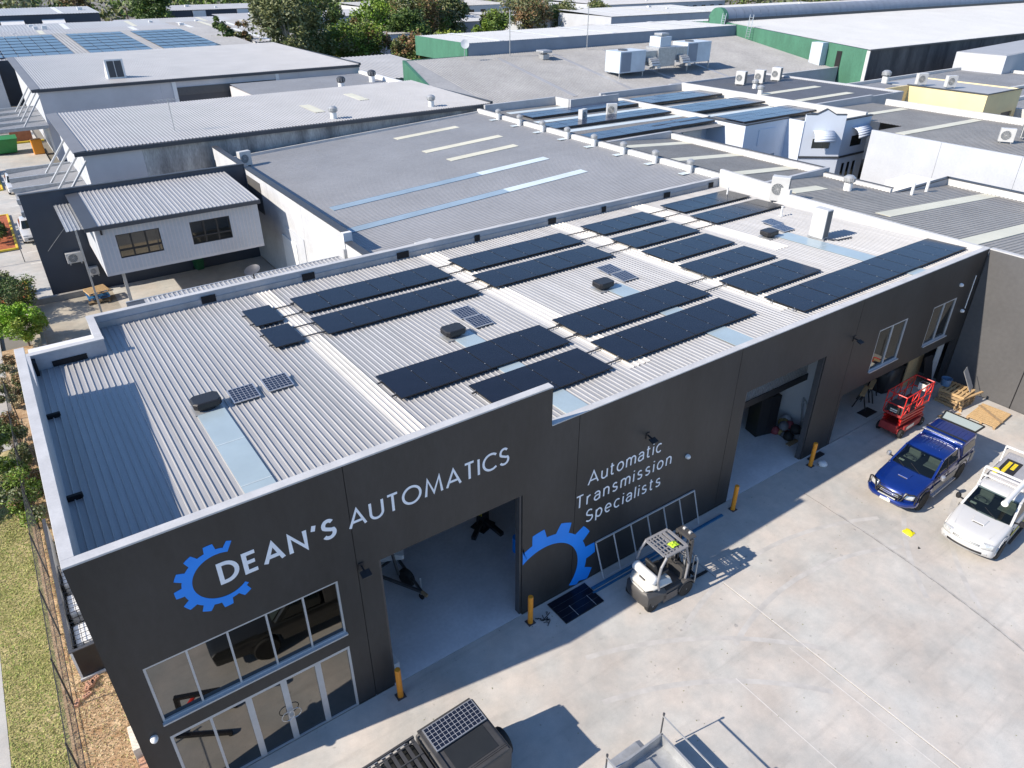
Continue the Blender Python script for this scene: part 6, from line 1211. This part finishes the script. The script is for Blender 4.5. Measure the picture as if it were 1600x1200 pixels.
for seg_ in range(60):
    x0 = 107.5+seg_*2.1; x1 = x0+2.05; sec_ = []
    for x in (x0,x1): sec_.append([(x,78+1.7*math.cos(R(180*k/m_)),9.0+0.3+1.6*math.sin(R(180*k/m_))) for k in range(m_+1)])
    b.add(sec_[0]+sec_[1],[(k,k+1,m_+2+k,m_+1+k) for k in range(m_)])
b.build('ridge_vent', m_bluegr, t, smooth=30)
MB().cyl((106.6,78,9.2),(107.5,78,9.2),1.75,n=28).build('ridge_vent_end', m_green, t, smooth=40); MB().box(106.6,235,76.2,76.4,8.7,9.3).build('ridge_vent_skirt', m_fascia, t); MB().box(106.6,235,79.6,79.8,8.7,9.3).build('ridge_vent_skirt', m_fascia, t)
MB().box(105.6,107.0,56.5,58.4,2,7.2).build('flue', m_plant, t); MB().box(106.9,106.99,54.0,54.8,2.0,6.2).build('louvre', m_black, t)
for (x,y,lab) in ((105.5,75.5,'thin roof access ladder left of the barrel vent end'),(106.2,70.5,'thin roof access ladder right of the barrel vent end')):
    ld = thing('roof_ladder', lab, 'ladder', (x,y,6.9), group='roof ladders at the barrel vent')
    for s in (0,0.7): MB().bar((x,y+s,6.8),(x+0.4,y+s,10.2),0.07).build('stile', m_alu, ld)
    for k in range(9): MB().bar((x+k*0.04,y,7.1+k*0.34),(x+k*0.04,y+0.7,7.1+k*0.34),0.04).build('rung', m_alu, ld)
# ---------------------------------------------------------------- left strip: fence, tanks, bricks
fn = thing('chain_fence','black chain-link fence with thin posts beside the warehouse side wall','fence',(-1.45,9,0))
fy = [-1.3,1.6,4.46,7.4,10.3,13.2,16.1,19.0,22.0]
for y in fy: MB().cyl((-1.45,y,0),(-1.45,y,1.95),0.024,n=8).build('post', m_trim, fn, smooth=60)
for z in (0.06,1.88): MB().cyl((-1.45,fy[0],z),(-1.45,fy[-1],z),0.012,n=6).build('rail_wire', m_trim, fn)
b = MB(); step = 0.11
for k in range(int((fy[-1]-fy[0]+1.8)/step)):
    for s in (1,-1):
        y0 = fy[0]-1.8+k*step if s > 0 else fy[0]+k*step; a = (-1.45,y0,0.06); c = (-1.45,y0+s*1.8,1.86)
        if min(a[1],c[1]) < fy[0] or max(a[1],c[1]) > fy[-1]: continue
        b.bar(a,c,0.003)
structure(b.build('wire_mesh', m_steel, fn),'stuff')
en = thing('tank_enclosure','low white-sided enclosure with a black front beside the side wall','enclosure',(-0.6,7.5,0))
MB().box(-1.15,-1.09,5.25,12.0,-0.02,1.12).build('side_panel', m_white, en); MB().box(-1.09,-0.03,5.25,5.31,-0.02,1.12).build('front_panel', m_blackp, en); MB().box(-1.17,-0.03,5.19,5.245,0.0,0.08).build('footing', m_capg, en); MB().box(-1.17,-1.07,5.24,12.0,1.12,1.15).build('top_edge', m_steel, en); MB().box(-1.07,-0.03,5.24,5.33,1.12,1.15).build('top_edge', m_steel, en)
for (y,lab) in ((5.55,'white caged water tank nearest the front of the enclosure'),(6.95,'white caged water tank, second in the enclosure'),(8.35,'white caged water tank, third in the enclosure')):
    tk_ = thing('water_tank', lab, 'tank', (-0.52,y+0.5,0), group='caged water tanks in the enclosure')
    MB().box(-0.98,-0.12,y+0.06,y+0.94,0.14,0.98).build('bottle', m_white, tk_, bevel=0.09, seg=3); MB().cyl((-0.55,y+0.5,0.98),(-0.55,y+0.5,1.03),0.11,n=14).build('cap', m_white, tk_); MB().box(-1.02,-0.08,y,y+1.0,0.0,0.13).build('skid', m_trim, tk_)
    b = MB()
    for k in range(6):
        q = y+0.02+k*0.192
        for x in (-1.03,-0.07): b.bar((x,q,0.13),(x,q,1.04),0.018)
        b.bar((-1.03,q,1.04),(-0.07,q,1.04),0.014)
    for k in range(5):
        x = -1.03+k*0.24
        for yy in (y+0.02,y+0.98): b.bar((x,yy,0.13),(x,yy,1.04),0.018)
        b.bar((x,y+0.02,1.05),(x,y+0.98,1.05),0.014)
    for z in (0.3,0.55,0.8,1.04):
        b.bar((-1.03,y+0.02,z),(-1.03,y+0.98,z),0.018); b.bar((-1.03,y+0.02,z),(-0.07,y+0.02,z),0.018)
    b.build('cage', m_steel, tk_)
random.seed(77)
bl = ['salmon brick standing on end, left of the small pile','salmon brick lying alone beside the fence post','salmon brick at the bottom of the small pile','salmon brick leaning in the middle of the small pile','salmon brick on top of the small pile','salmon brick at the back of the small pile']
for k, (x,y,z,rz,ry) in enumerate(((-1.10,4.60,0.0,20,0),(-1.36,4.48,0,70,0),(-1.06,4.86,0,75,0),(-0.92,4.92,0.0,60,0),(-0.99,4.88,0.08,110,0),(-0.84,5.06,0,25,0))):
    t = thing('brick', bl[k], 'brick', (x,y,z), R(rz), 'loose bricks by the fence'); t.rotation_euler = (R(ry),0,R(rz))
    b = MB().box(-0.115,0.115,-0.055,0.055,0.0,0.076); b.build('block', m_brick, t, world=False, bevel=0.004)
    for q in (-0.065,0.0,0.065): MB().box(q-0.018,q+0.018,-0.02,0.02,0.0762,0.0775).build('core_hole', m_black, t, world=False)
for k in range(4):
    for j in range(3):
        t = tag(MB().box(-0.30+j*0.001,-0.06,1.15+k*0.118,1.26+k*0.118,0.0+j*0.08,0.076+j*0.08).build('brick', m_brick, bevel=0.004), 'brick in the low side-wall stack, %s layer, %s from the front corner' % (('bottom','middle','top')[j], ('first','second','third','fourth')[k]), 'brick', 'stacked bricks at the side wall')
tag(MB().box(-0.34,-0.05,1.7,2.5,0.0,0.5).build('timber_block', mat('pale_board',(0.62,0.55,0.45),0.8,0,0.1,4), bevel=0.01), 'pale board stack against the side wall behind the stacked bricks', 'boards')
t = thing('kerb_edge','thin brick kerb edging between lawn and fence','kerb',(-1.6,8,0))
for k in range(34): MB().box(-1.66,-1.60,-0.5+k*0.5,-0.02+k*0.5,-0.02,0.012).build('edging_block', m_mulch, t)

# ---------------------------------------------------------------- car park on the left beyond the navy wall
structure(MB().box(-22,5.4,36.7,110,-0.13,-0.004).build('car_park', m_conc2))
m_ky = mat('kerb_yellow',(0.62,0.45,0.04),0.7,0,0.1,4); m_omulch = mat('orange_mulch',(0.33,0.09,0.035),0.9,0,0.3,3,fine=0.3)
def leafy(name_, label, cat, c, r, nleaf, mats_, leaf=0.12, trunk=None, clumps=14, seed=0, grp=None, branchm=None, parts=('crown','trunk')):
    """foliage: leaf quads spread over many small clumps inside an ellipsoid, on a tapering trunk with limbs"""
    random.seed(seed); t = thing(name_, label, cat, (c[0],c[1],0), group=grp); b = MB(); w = MB(); cl = []
    for k in range(clumps):
        while True:
            u = Vector((random.uniform(-1,1),random.uniform(-1,1),random.uniform(-1,1)))
            if 0.25 < u.length < 1: break
        u = u.normalized()*(0.45+0.5*random.random()); cl.append((Vector((c[0]+u.x*r[0],c[1]+u.y*r[1],c[2]+u.z*r[2])), random.uniform(0.22,0.42)*min(r[0],r[1],r[2]*1.3), random.randrange(len(mats_))))
    for k in range(nleaf):
        p0, rr, mi = cl[k % clumps]; d = Vector((random.gauss(0,1),random.gauss(0,1),random.gauss(0,0.8))).normalized()*rr*(random.random()**0.45)
        p = p0+d; a = Vector((random.uniform(-1,1),random.uniform(-1,1),random.uniform(-.6,.6))).normalized(); q = a.cross(Vector((random.uniform(-1,1),random.uniform(-1,1),random.uniform(-1,1)))).normalized(); s = leaf*random.uniform(0.6,1.3)
        if p.z < 0.02: continue
        b.add([p-a*s,p-q*s*0.45,p+a*s,p+q*s*0.45],[(0,1,2,3)], mi if random.random() < 0.75 else random.randrange(len(mats_)))
    b.build(parts[0], mats_, t)
    if trunk:
        base = Vector((c[0],c[1],-0.1)); fork = Vector((c[0]+random.uniform(-.3,.3)*trunk,c[1],max(0.3,c[2]-r[2]*0.55)))
        w.cyl(base,fork,trunk,trunk*0.7,n=8)
        for k in range(min(9,clumps)):
            e = cl[k][0]; mid = fork.lerp(e,0.5)+Vector((random.uniform(-.2,.2),random.uniform(-.2,.2),0.1*r[2])); w.cyl(fork,mid,trunk*0.5,trunk*0.3,n=6,cap=False); w.cyl(mid,e,trunk*0.3,trunk*0.08,n=6,cap=False)
        w.build(parts[1], branchm or m_bark, t, smooth=60)
    return t
m_bark = mat('bark',(0.16,0.12,0.09),0.9,0,0.3,3,stretch=(4,4,0.6)); m_gumb = mat('gum_bark',(0.42,0.38,0.33),0.85,0,0.2,2,stretch=(3,3,0.5))
def leafm(nm, c): return mat('leaf_'+nm, c, 0.55, 0, 0.25, 1.5, spec=0.3)
Ld, Lm, Ll, Ly = leafm('dark',(0.055,0.095,0.025)), leafm('mid',(0.105,0.165,0.033)), leafm('light',(0.165,0.25,0.033)), leafm('yellow',(0.27,0.33,0.05))
Lo, Lg, Lr, Lb = leafm('olive',(0.155,0.17,0.065)), leafm('grey_green',(0.175,0.195,0.105)), leafm('rust',(0.24,0.15,0.07)), leafm('bright',(0.17,0.32,0.02))
leafy('bush','bright green rounded bush at the rear corner of the warehouse','bush',(-0.35,29.9,1.35),(1.15,1.3,1.25),9500,[Lb,Ll,Ly,Lb],0.075,0.06,34,1)
leafy('bush','tall olive bush behind the bright green one','bush',(-0.7,35.0,1.6),(1.3,2.6,1.6),9000,[Lo,Ld,Lg,Lm],0.07,0.07,24,2)
leafy('shrub','wispy grey-green shrub beside the side wall halfway along the fence','shrub',(-1.75,18.4,1.05),(0.85,2.0,1.15),12000,[Lg,Lo,Lr,Lm],0.06,0.03,26,3)
leafy('shrub','straggly green shrub with dry leaves nearer the front along the fence','shrub',(-1.6,14.6,1.1),(0.9,1.8,1.2),12000,[Lm,Ll,Lg,Lr],0.06,0.03,26,4)
leafy('shrub','rusty dry shrub at the far end of the fence','shrub',(-1.35,23.5,1.0),(0.75,2.4,1.0),9000,[Lr,Lg,Lo,m_g3],0.055,0.03,22,5)
leafy('shrub','small weedy shrub below the side wall near the tanks','shrub',(-0.7,11.3,0.4),(0.4,0.8,0.45),1300,[Lm,Lo,Lr],0.04,0.015,14,6)
leafy('verge_tree','green verge tree shading the lawn outside the fence','tree',(-5.6,16.6,2.5),(1.5,1.7,1.2),5200,[Lm,Ll,Lo,Ld],0.08,0.10,24,7)
def bed(x0,x1,y0,y1,lab,ml):
    t = thing('garden_bed',lab,'garden bed',((x0+x1)/2,(y0+y1)/2,0)); MB().box(x0,x1,y0,y1,0,0.08).build('mulch', m_omulch, t)
    for (a,b_,c,d) in ((x0-.15,x0,y0-.15,y1+.15),(x1,x1+.15,y0-.15,y1+.15),(x0,x1,y0-.15,y0),(x0,x1,y1,y1+.15)): MB().box(a,b_,c,d,0,0.14).build('kerb', m_ky, t, bevel=0.02)
bed(-4,0.35,47.6,57,'orange mulch bed with yellow kerb in the middle of the car park',0); bed(-4,0.2,36.9,40.0,'orange mulch bed with yellow kerb nearest the navy wall',0); bed(-4,0.55,66,80,'orange mulch bed with yellow kerb at the far end of the car park',0)
leafy('hedge','clipped dark green hedge in the middle car park bed','hedge',(-0.75,51.5,0.85),(0.95,3.4,0.75),6500,[Ld,Lm,Ld,Lm],0.08,0.05,26,8); leafy('hedge','clipped dark hedge in the bed nearest the navy wall','hedge',(-0.9,38.6,0.9),(0.95,1.3,0.85),3600,[Ld,Lm,Lo],0.08,0.05,18,9)
leafy('hedge','dark hedge in the far car park bed','hedge',(-0.6,72,1.0),(1.0,5.0,0.9),5000,[Ld,Lm],0.1,0.05,26,10)
m_pl = mat('parking_line',(0.68,0.66,0.6),0.8,0,0.15,3)
for k in range(8): MB().box(0.9,5.0,43.6+k*2.7,43.7+k*2.7,-0.0035,0.0).build('bay_line', m_pl, bpy.data.objects['car_park'])
def sedan(loc, rz, paint, label):
    t = thing('car', label, 'car', loc, rz, 'parked cars'); wb = 1.3; hw = 0.86
    prof = [(2.1,0.32),(2.16,0.6),(2.05,0.74),(1.0,0.92),(-1.5,0.95),(-2.1,0.9),(-2.16,0.5),(-2.05,0.32)]+list(reversed(archcut(-wb,0.37,0.32)))+list(reversed(archcut(wb,0.37,0.32)))
    shell(prof,hw,WST,lambda P: Vector((P.x,P.y*(1-0.12*max(0,(abs(P.x)-1.2))**2),P.z))).build('body',paint,t,world=False,smooth=38)
    wc2 = lambda P: Vector((P.x,P.y*(1-0.22*max(0,(P.z-0.9)/0.5)),P.z))
    shell(smoothprof([(1.0,0.9),(0.3,1.36),(0.0,1.42),(-0.95,1.40),(-1.7,0.93)],0.1,3),0.80,WST,wc2).build('cabin',paint,t,world=False,smooth=40)
    MB().slab((0.98,-0.66,0.96),(0.98,0.66,0.96),(0.36,0.58,1.36),(0.36,-0.58,1.36),0.02).build('windscreen',m_carglass,t,world=False); MB().slab((-1.66,0.6,0.98),(-1.66,-0.6,0.98),(-1.02,-0.56,1.385),(-1.02,0.56,1.385),0.02).build('rear_screen',m_carglass,t,world=False)
    for s in (-1,1):
        k = lambda z: s*(0.80*(1-0.22*(z-0.9)/0.5)+0.006); P = [(0.72,k(0.98),0.98),(0.25,k(1.30),1.30),(-0.9,k(1.32),1.32),(-1.35,k(0.99),0.99)]; MB().add(P,[(0,1,2,3) if s>0 else (3,2,1,0)]).build('side_window',m_carglass,t,world=False)
        MB().box(1.9,2.1,s*0.62-0.14,s*0.62+0.14,0.62,0.74).build('headlight',m_lens,t,world=False,bevel=0.03); MB().box(0.55,0.68,s*0.95-0.07,s*0.95+0.07,0.93,1.03).build('side_mirror',paint,t,world=False,bevel=0.02)
        for x in (wb,-wb): wheel(t,x,s*0.76,0.31,0.2,m_galv,1 if s<0 else -1)
    MB().box(2.15,2.17,-0.5,0.5,0.42,0.52).build('grille',m_trim,t,world=False); return t
sedan((1.75,50.0,0),R(-90),m_utew,'white sedan parked beside the middle hedge next to the navy wall')
sedan((1.85,65.4,0),R(-90),m_utew,'white car parked beside the strutted awning')
sedan((2.3,93,0),R(0),mat('car_silver',(0.35,0.36,0.37),0.3,0.4,0.03,3,coat=0.6),'silver car under the far strutted awning')
t = thing('skip_bin','green waste skip in the far car park','skip',(1.6,83,0)); MB().loft([[(0.6,81.8,0.15),(3.0,81.8,0.15),(3.0,83.6,0.15),(0.6,83.6,0.15)],[(0.3,81.5,1.5),(3.3,81.5,1.5),(3.3,83.9,1.5),(0.3,83.9,1.5)]]).build('body',mat('skip_green',(0.02,0.20,0.05),0.5,0,0.1,3),t); MB().box(0.25,3.35,81.45,83.95,1.5,1.58).build('lid',mat('skip_green',(0,0,0)),t)
t = thing('orange_bin','tall orange bin by the white shed side wall','bin',(5.0,80.5,0)); MB().box(4.4,5.4,80,80.9,0,1.5).build('body',m_orange,t,bevel=0.08)
t = thing('stacked_boxes','brown-red crates stacked against the loading wall','crates',(4.2,88,0)); MB().box(2.9,5.0,88.0,89.0,0,1.6).build('stack',mat('crate_brown',(0.36,0.15,0.09),0.8,0,0.2,2),t); MB().box(2.4,6.0,87.2,87.5,0,0.18).build('kerb',m_ky,t)
for (p,q,lab) in (((-0.6,43.6,0),(-0.6,43.6,1.0),'thin steel hoop rail by the yellow kerb, front one'),):
    t = thing('hoop_rail',lab,'rail',(0,44,0)); MB().tube([(-1.5,44.3,0),(-1.5,44.3,0.9),(0.6,44.3,0.9),(0.6,44.3,0)],0.03,6).build('hoop',m_steel,t)
tag(MB().cyl((2.2,39.0,0),(1.6,40.8,3.2),0.03,n=6).build('boom_pole',m_steel),'thin dark pole leaning near the navy wall end','pole')

# ---------------------------------------------------------------- far buildings
t = bld('solar_shed','wide low shed with rows of blue solar panels behind the second pale shed',2,44,116,150)
zS = liny(118,150,5.6,6.6)
MB().corr(-20,42,118,150,zS,'y',0.5,0.05).build('roof', m_rbeige, t); MB().box(-20,42,117.7,118,-0.1,5.7).build('wall', m_fascia, t); shellwall(t,-20,42,118,150,5.5,m_wlav,0.2,'EWN')
random.seed(6)
for k, (x, lab) in enumerate(((-3,'leftmost blue solar block on the far low shed'),(6,'second blue solar block on the far low shed'),(17.0,'third blue solar block on the far low shed'),(27.5,'fourth blue solar block on the far low shed'))):
    a = thing('solar_array',lab,'solar panels',(x,120,zS(0,120)),group='solar blocks on the far low shed'); a.rotation_euler = (math.atan(1/32),0,0)
    for r_ in range(7):
        for q in range(5):
            o = bpy.data.objects.new('solar_panel', farpv_me); col.objects.link(o); o.parent = a; o.location = (q*1.78,r_*3.9,0.15); o.scale = (1.05,3.3,1)
t = bld('white_office','white office with a long dark window band at the left frame edge',-8,4.5,100,112)
hs = [(-6,3.6,3.0,4.6)]; b = MB(); wall_boxes(b,-8,4.5,-0.1,6.2,hs,110,110.2); b.build('wall', m_wwhite, t); MB().box(-8,4.5,110.2,116,5.9,6.2).build('roof', m_rwhite, t); MB().box(-6,3.6,110.1,110.15,3.0,4.6).build('window', m_glassd, t)
for x in (-4,-2,0,2): MB().box(x-0.06,x+0.06,110.0,110.1,3.0,4.6).build('mullion', m_white, t)
MB().box(4.3,4.5,110.2,116,-0.1,5.9).build('side_wall', m_wwhite, t)
random.seed(12)
fm = [m_rlight,m_rwhite,m_rbeige,m_rgrey,m_rbrown]; wmz = [m_wwhite,m_wlav,m_parwh,m_bluegr,m_navy]
RN = ['pale grey','white','beige','mid grey','brown-grey']; WN = ['white','pale grey','off-white','blue-grey','navy']
def farb(x0,x1,y0,y1,h,ri,wi,where,axis='y',lights=0,boxes=1):
    t = bld('distant_building','%s-roofed building, %s walls, %s'%(RN[ri],WN[wi],where),x0,x1,y0,y1); z = liny(y0,y1,h,h+0.6)
    MB().corr(x0-0.2,x1+0.2,y0-0.2,y1+0.2,z,axis,0.6,0.05).build('roof', fm[ri], t); shellwall(t,x0,x1,y0,y1,h-0.05,wmz[wi]); 
    n = max(2,int((x1-x0)/4.5))
    for k in range(n):
        xc = x0+(k+0.5)*(x1-x0)/n; MB().box(xc-1.0,xc+1.0,y0-0.04,y0-0.003,h*0.45,h*0.75).build('window', m_glassd if k%3 else m_fascia, t)
    for k in range(lights): xx = x0+(k+0.5)*(x1-x0)/max(1,lights); roofquad(t,xx-0.5,xx+0.5,y0+1,y1-1,z,m_strip if k%2 else m_white,0.06)
    for k in range(boxes): xx = random.uniform(x0+1,x1-1); yy = random.uniform(y0+1,y1-2); rs = random.uniform(0.28,0.55); MB().box(xx-rs,xx+rs,yy-rs*0.8,yy+rs*0.8,h,h+0.3+rs*1.1).build('roof_unit', m_white, t, bevel=0.05)
    return t
farb(46,80,132,158,5.0,2,0,'behind the big gum tree',lights=6,boxes=4); farb(-10,40,152,172,5.2,0,3,'behind the far solar shed',lights=3,boxes=8); farb(42,66,162,186,4.8,2,2,'to the right of the far solar shed',lights=5,boxes=4)
farb(-12,40,174,186,5.5,1,3,'in the third row at the far left',lights=4,boxes=8); farb(34,60,190,205,4.6,1,1,'left of the distant navy offices',lights=2,boxes=3)
farb(-16,30,196,214,7.4,1,4,'at the top left corner with awnings',lights=3,boxes=2); farb(48,92,218,232,6.2,0,4,'with white sign boards at the top left',lights=0,boxes=4)
for k, x in enumerate((50,56,62,68,75)): tag(MB().box(x,x+3.4,217.6,217.9,(4.4 if k%2 else 1.6),(6.0 if k%2 else 3.4)).build('sign_board', m_white), ('leftmost','second','middle','fourth','rightmost')[k]+' white sign board on the distant navy offices', 'sign', 'white boards on the distant navy offices')
for k, x in enumerate((-6,2,10,18)): tag(MB().slab((x,193.6,5.2),(x+4.5,193.6,5.2),(x+4.5,195.9,6.4),(x,195.9,6.4),0.1).build('awning', m_white), ('leftmost','second','third','rightmost')[k]+' white awning on the distant navy building', 'awning', 'white awnings at the top left')
farb(88,118,158,176,4.6,1,0,'half hidden among the trees at the top centre',boxes=6); farb(118,150,150,176,4.8,3,0,'with rooftop units right of the tree belt',boxes=9); farb(128,168,128,148,6.4,1,0,'behind the clerestory at the top centre',lights=3,boxes=2); farb(170,230,120,150,5.5,1,2,'behind the barrel ridge, left part',lights=4,boxes=3)
farb(235,300,130,160,4.5,0,2,'beyond the barrel ridge',lights=3,boxes=4); farb(250,330,60,95,5.0,3,1,'beyond the works shed at the top right',boxes=4); farb(60,100,196,214,4.6,0,0,'behind the tree belt at the top left of centre',boxes=4); farb(110,160,215,245,5,2,2,'deep behind the tree belt',boxes=4); farb(180,240,190,220,5,0,0,'far away behind the white works',boxes=4)
farb(104,106.5,89,110,6.0,0,1,'wedged between the factory and the works shed',boxes=0); farb(41.2,54.4,76.5,96,4.8,3,1,'with standing seams behind the beige factory',boxes=0)

# ---------------------------------------------------------------- trees
T = [
 ('tree','tall mid-green tree left behind the dense bright one',66,152,0,12.0,5.5,4200,[Lm,Lo,Ld],0.34,0.3,None,26),
 ('tree','broad yellow-green tree at the left end of the tree belt',58,150,0,10.5,5.0,3800,[Ll,Lm,Ly],0.34,0.3,None,24),
 ('tree','dark shade tree filling the middle of the tree belt',92,168,0,12.5,6.5,4200,[Ld,Lo,Lm],0.36,0.35,None,26),
 ('tree','pale gum tree behind the olive spreading one',104,172,0,12.0,6.0,4200,[Lg,Lo],0.36,0.3,m_gumb,26),
 ('tree','green tree beside the white rooftop units',110,150,0,7.5,4.0,3000,[Lm,Ll,Lo],0.3,0.25,None,22),
 ('tree','low bushy tree against the factory end wall',75,121,0,5.6,4.0,3000,[Ll,Lm,Lo],0.28,0.2,None,22),
 ('gum_tree','big pale-trunked gum tree standing above the pale shed roof',46.5,117,0,15.5,5.6,6500,[Lg,Lo,Ld,Lo],0.30,0.45,m_gumb,34),
 ('tree','dark leafy tree at the right foot of the big gum',52,119,0,8.6,3.6,3200,[Ld,Lm,Lo],0.28,0.25,None,24),
 ('tree','mid green tree left of the grey standing-seam roof',58,122,0,8.0,4.2,3600,[Lm,Ll,Lo],0.28,0.25,None,24),
 ('tree','yellow-green tree in front of the tree belt',63.5,124,0,8.2,4.2,3600,[Lm,Lo,Lr,Ll],0.28,0.25,None,24),
 ('tree','dense bright green tree in the middle of the tree belt',74,141,0,11.0,5.0,4200,[Ll,Lb,Lm],0.32,0.3,None,26),
 ('tree','dark green round tree beside the dense bright one',78,136,0,9.6,4.4,3600,[Ld,Lm,Ld],0.30,0.3,None,24),
 ('tree','olive spreading tree above the green factory wall',88,148,0,11.5,7.0,5200,[Lo,Lg,Lr,Lm],0.34,0.35,None,30),
 ('tree','tall grey-green tree right of the olive spreading one',97,152,0,11.0,6.0,4600,[Lg,Lo,Ld],0.34,0.35,m_gumb,28),
 ('tree','low yellow-green tree before the white rooftop units',84,128,0,5.2,3.6,2600,[Ly,Ll,Lm],0.28,0.2,None,20),
 ('tree','small round green tree near the factory corner',98,135,0,6.0,3.2,2400,[Lm,Ll],0.28,0.2,None,20),
 ('tree','bushy brown-green tree behind the factory end wall',69,116,0,6.2,4.2,3200,[Lo,Lr,Lm],0.28,0.22,None,22),
 ('tree','loose gum tree in front of the white hall',121,152,0,10.5,6.0,4200,[Lg,Lo,Lr],0.32,0.32,m_gumb,26),
 ('tree','second loose gum tree in front of the white hall',131,150,0,9.0,5.0,3600,[Lo,Lg,Ld],0.32,0.3,m_gumb,24),
 ('tree','small dark gum standing before the white works at the top',150,158,0,8.0,4.0,3000,[Ld,Lo],0.32,0.3,m_gumb,22),
 ('tree','pointed dark conifer left of the big gum',40.5,134,0,9.6,2.0,2200,[Ld,Lm],0.24,0.2,None,18),
 ('tree','brownish small tree beside the conifer',44.5,137,0,8.0,2.4,2000,[Lr,Lo],0.24,0.2,None,18),
 ('tree','large dark tree over the far solar roofs',45,214,0,10.5,5.2,3200,[Ld,Lm],0.4,0.3,None,22),
 ('tree','thin olive tree at the top left between far roofs',33,258,0,11,4.0,2200,[Lo,Lr],0.4,0.3,None,18)]
for k, (nm,lab,x,y,z0,ht,rad,nl,ml,lf,tr_,bm,cl_) in enumerate(T):
    leafy(nm,lab,'tree',(x,y,ht*0.60),(rad,rad,ht*0.46),int(nl*2.2),ml,lf*0.95,tr_,int(cl_*1.5),100+k,'trees behind the sheds',bm)
# far woodland that reads as one mass
random.seed(200); b = MB(); mats_ = [Ld,Lm,Lo,Lg]
for k in range(300):
    x = random.uniform(-60,520); y = random.uniform(250,420)
    if x > 230: y = random.uniform(165,340)
    if x > 300: y = random.uniform(105,300)
    hh = random.uniform(5,11); rr = random.uniform(3.5,7); mi = random.randrange(4)
    for q in range(150):
        d = Vector((random.gauss(0,1),random.gauss(0,1),random.gauss(0,1))).normalized(); d = Vector((d.x*rr,d.y*rr,d.z*hh*0.45))*random.uniform(0.6,1.05); p = Vector((x,y,hh*0.55))+d; a = Vector((random.uniform(-1,1),random.uniform(-1,1),random.uniform(-1,1))).normalized(); c = a.cross(Vector((random.uniform(-1,1),random.uniform(-1,1),random.uniform(-1,1)))).normalized(); s = random.uniform(0.5,1.0)
        b.add([p-a*s,p-c*s*0.6,p+a*s,p+c*s*0.6],[(0,1,2,3)],mi if random.random()<0.7 else random.randrange(4))
    b.cyl((x,y,0),(x,y,hh*0.5),0.3,0.15,n=5,cap=False,mi=4)
o = b.build('woodland', mats_+[m_bark]); structure(o,'stuff'); o['label'] = 'distant belt of mixed trees along the top of the view'

for o in bpy.data.objects:
    if '_w' in o: del o['_w']
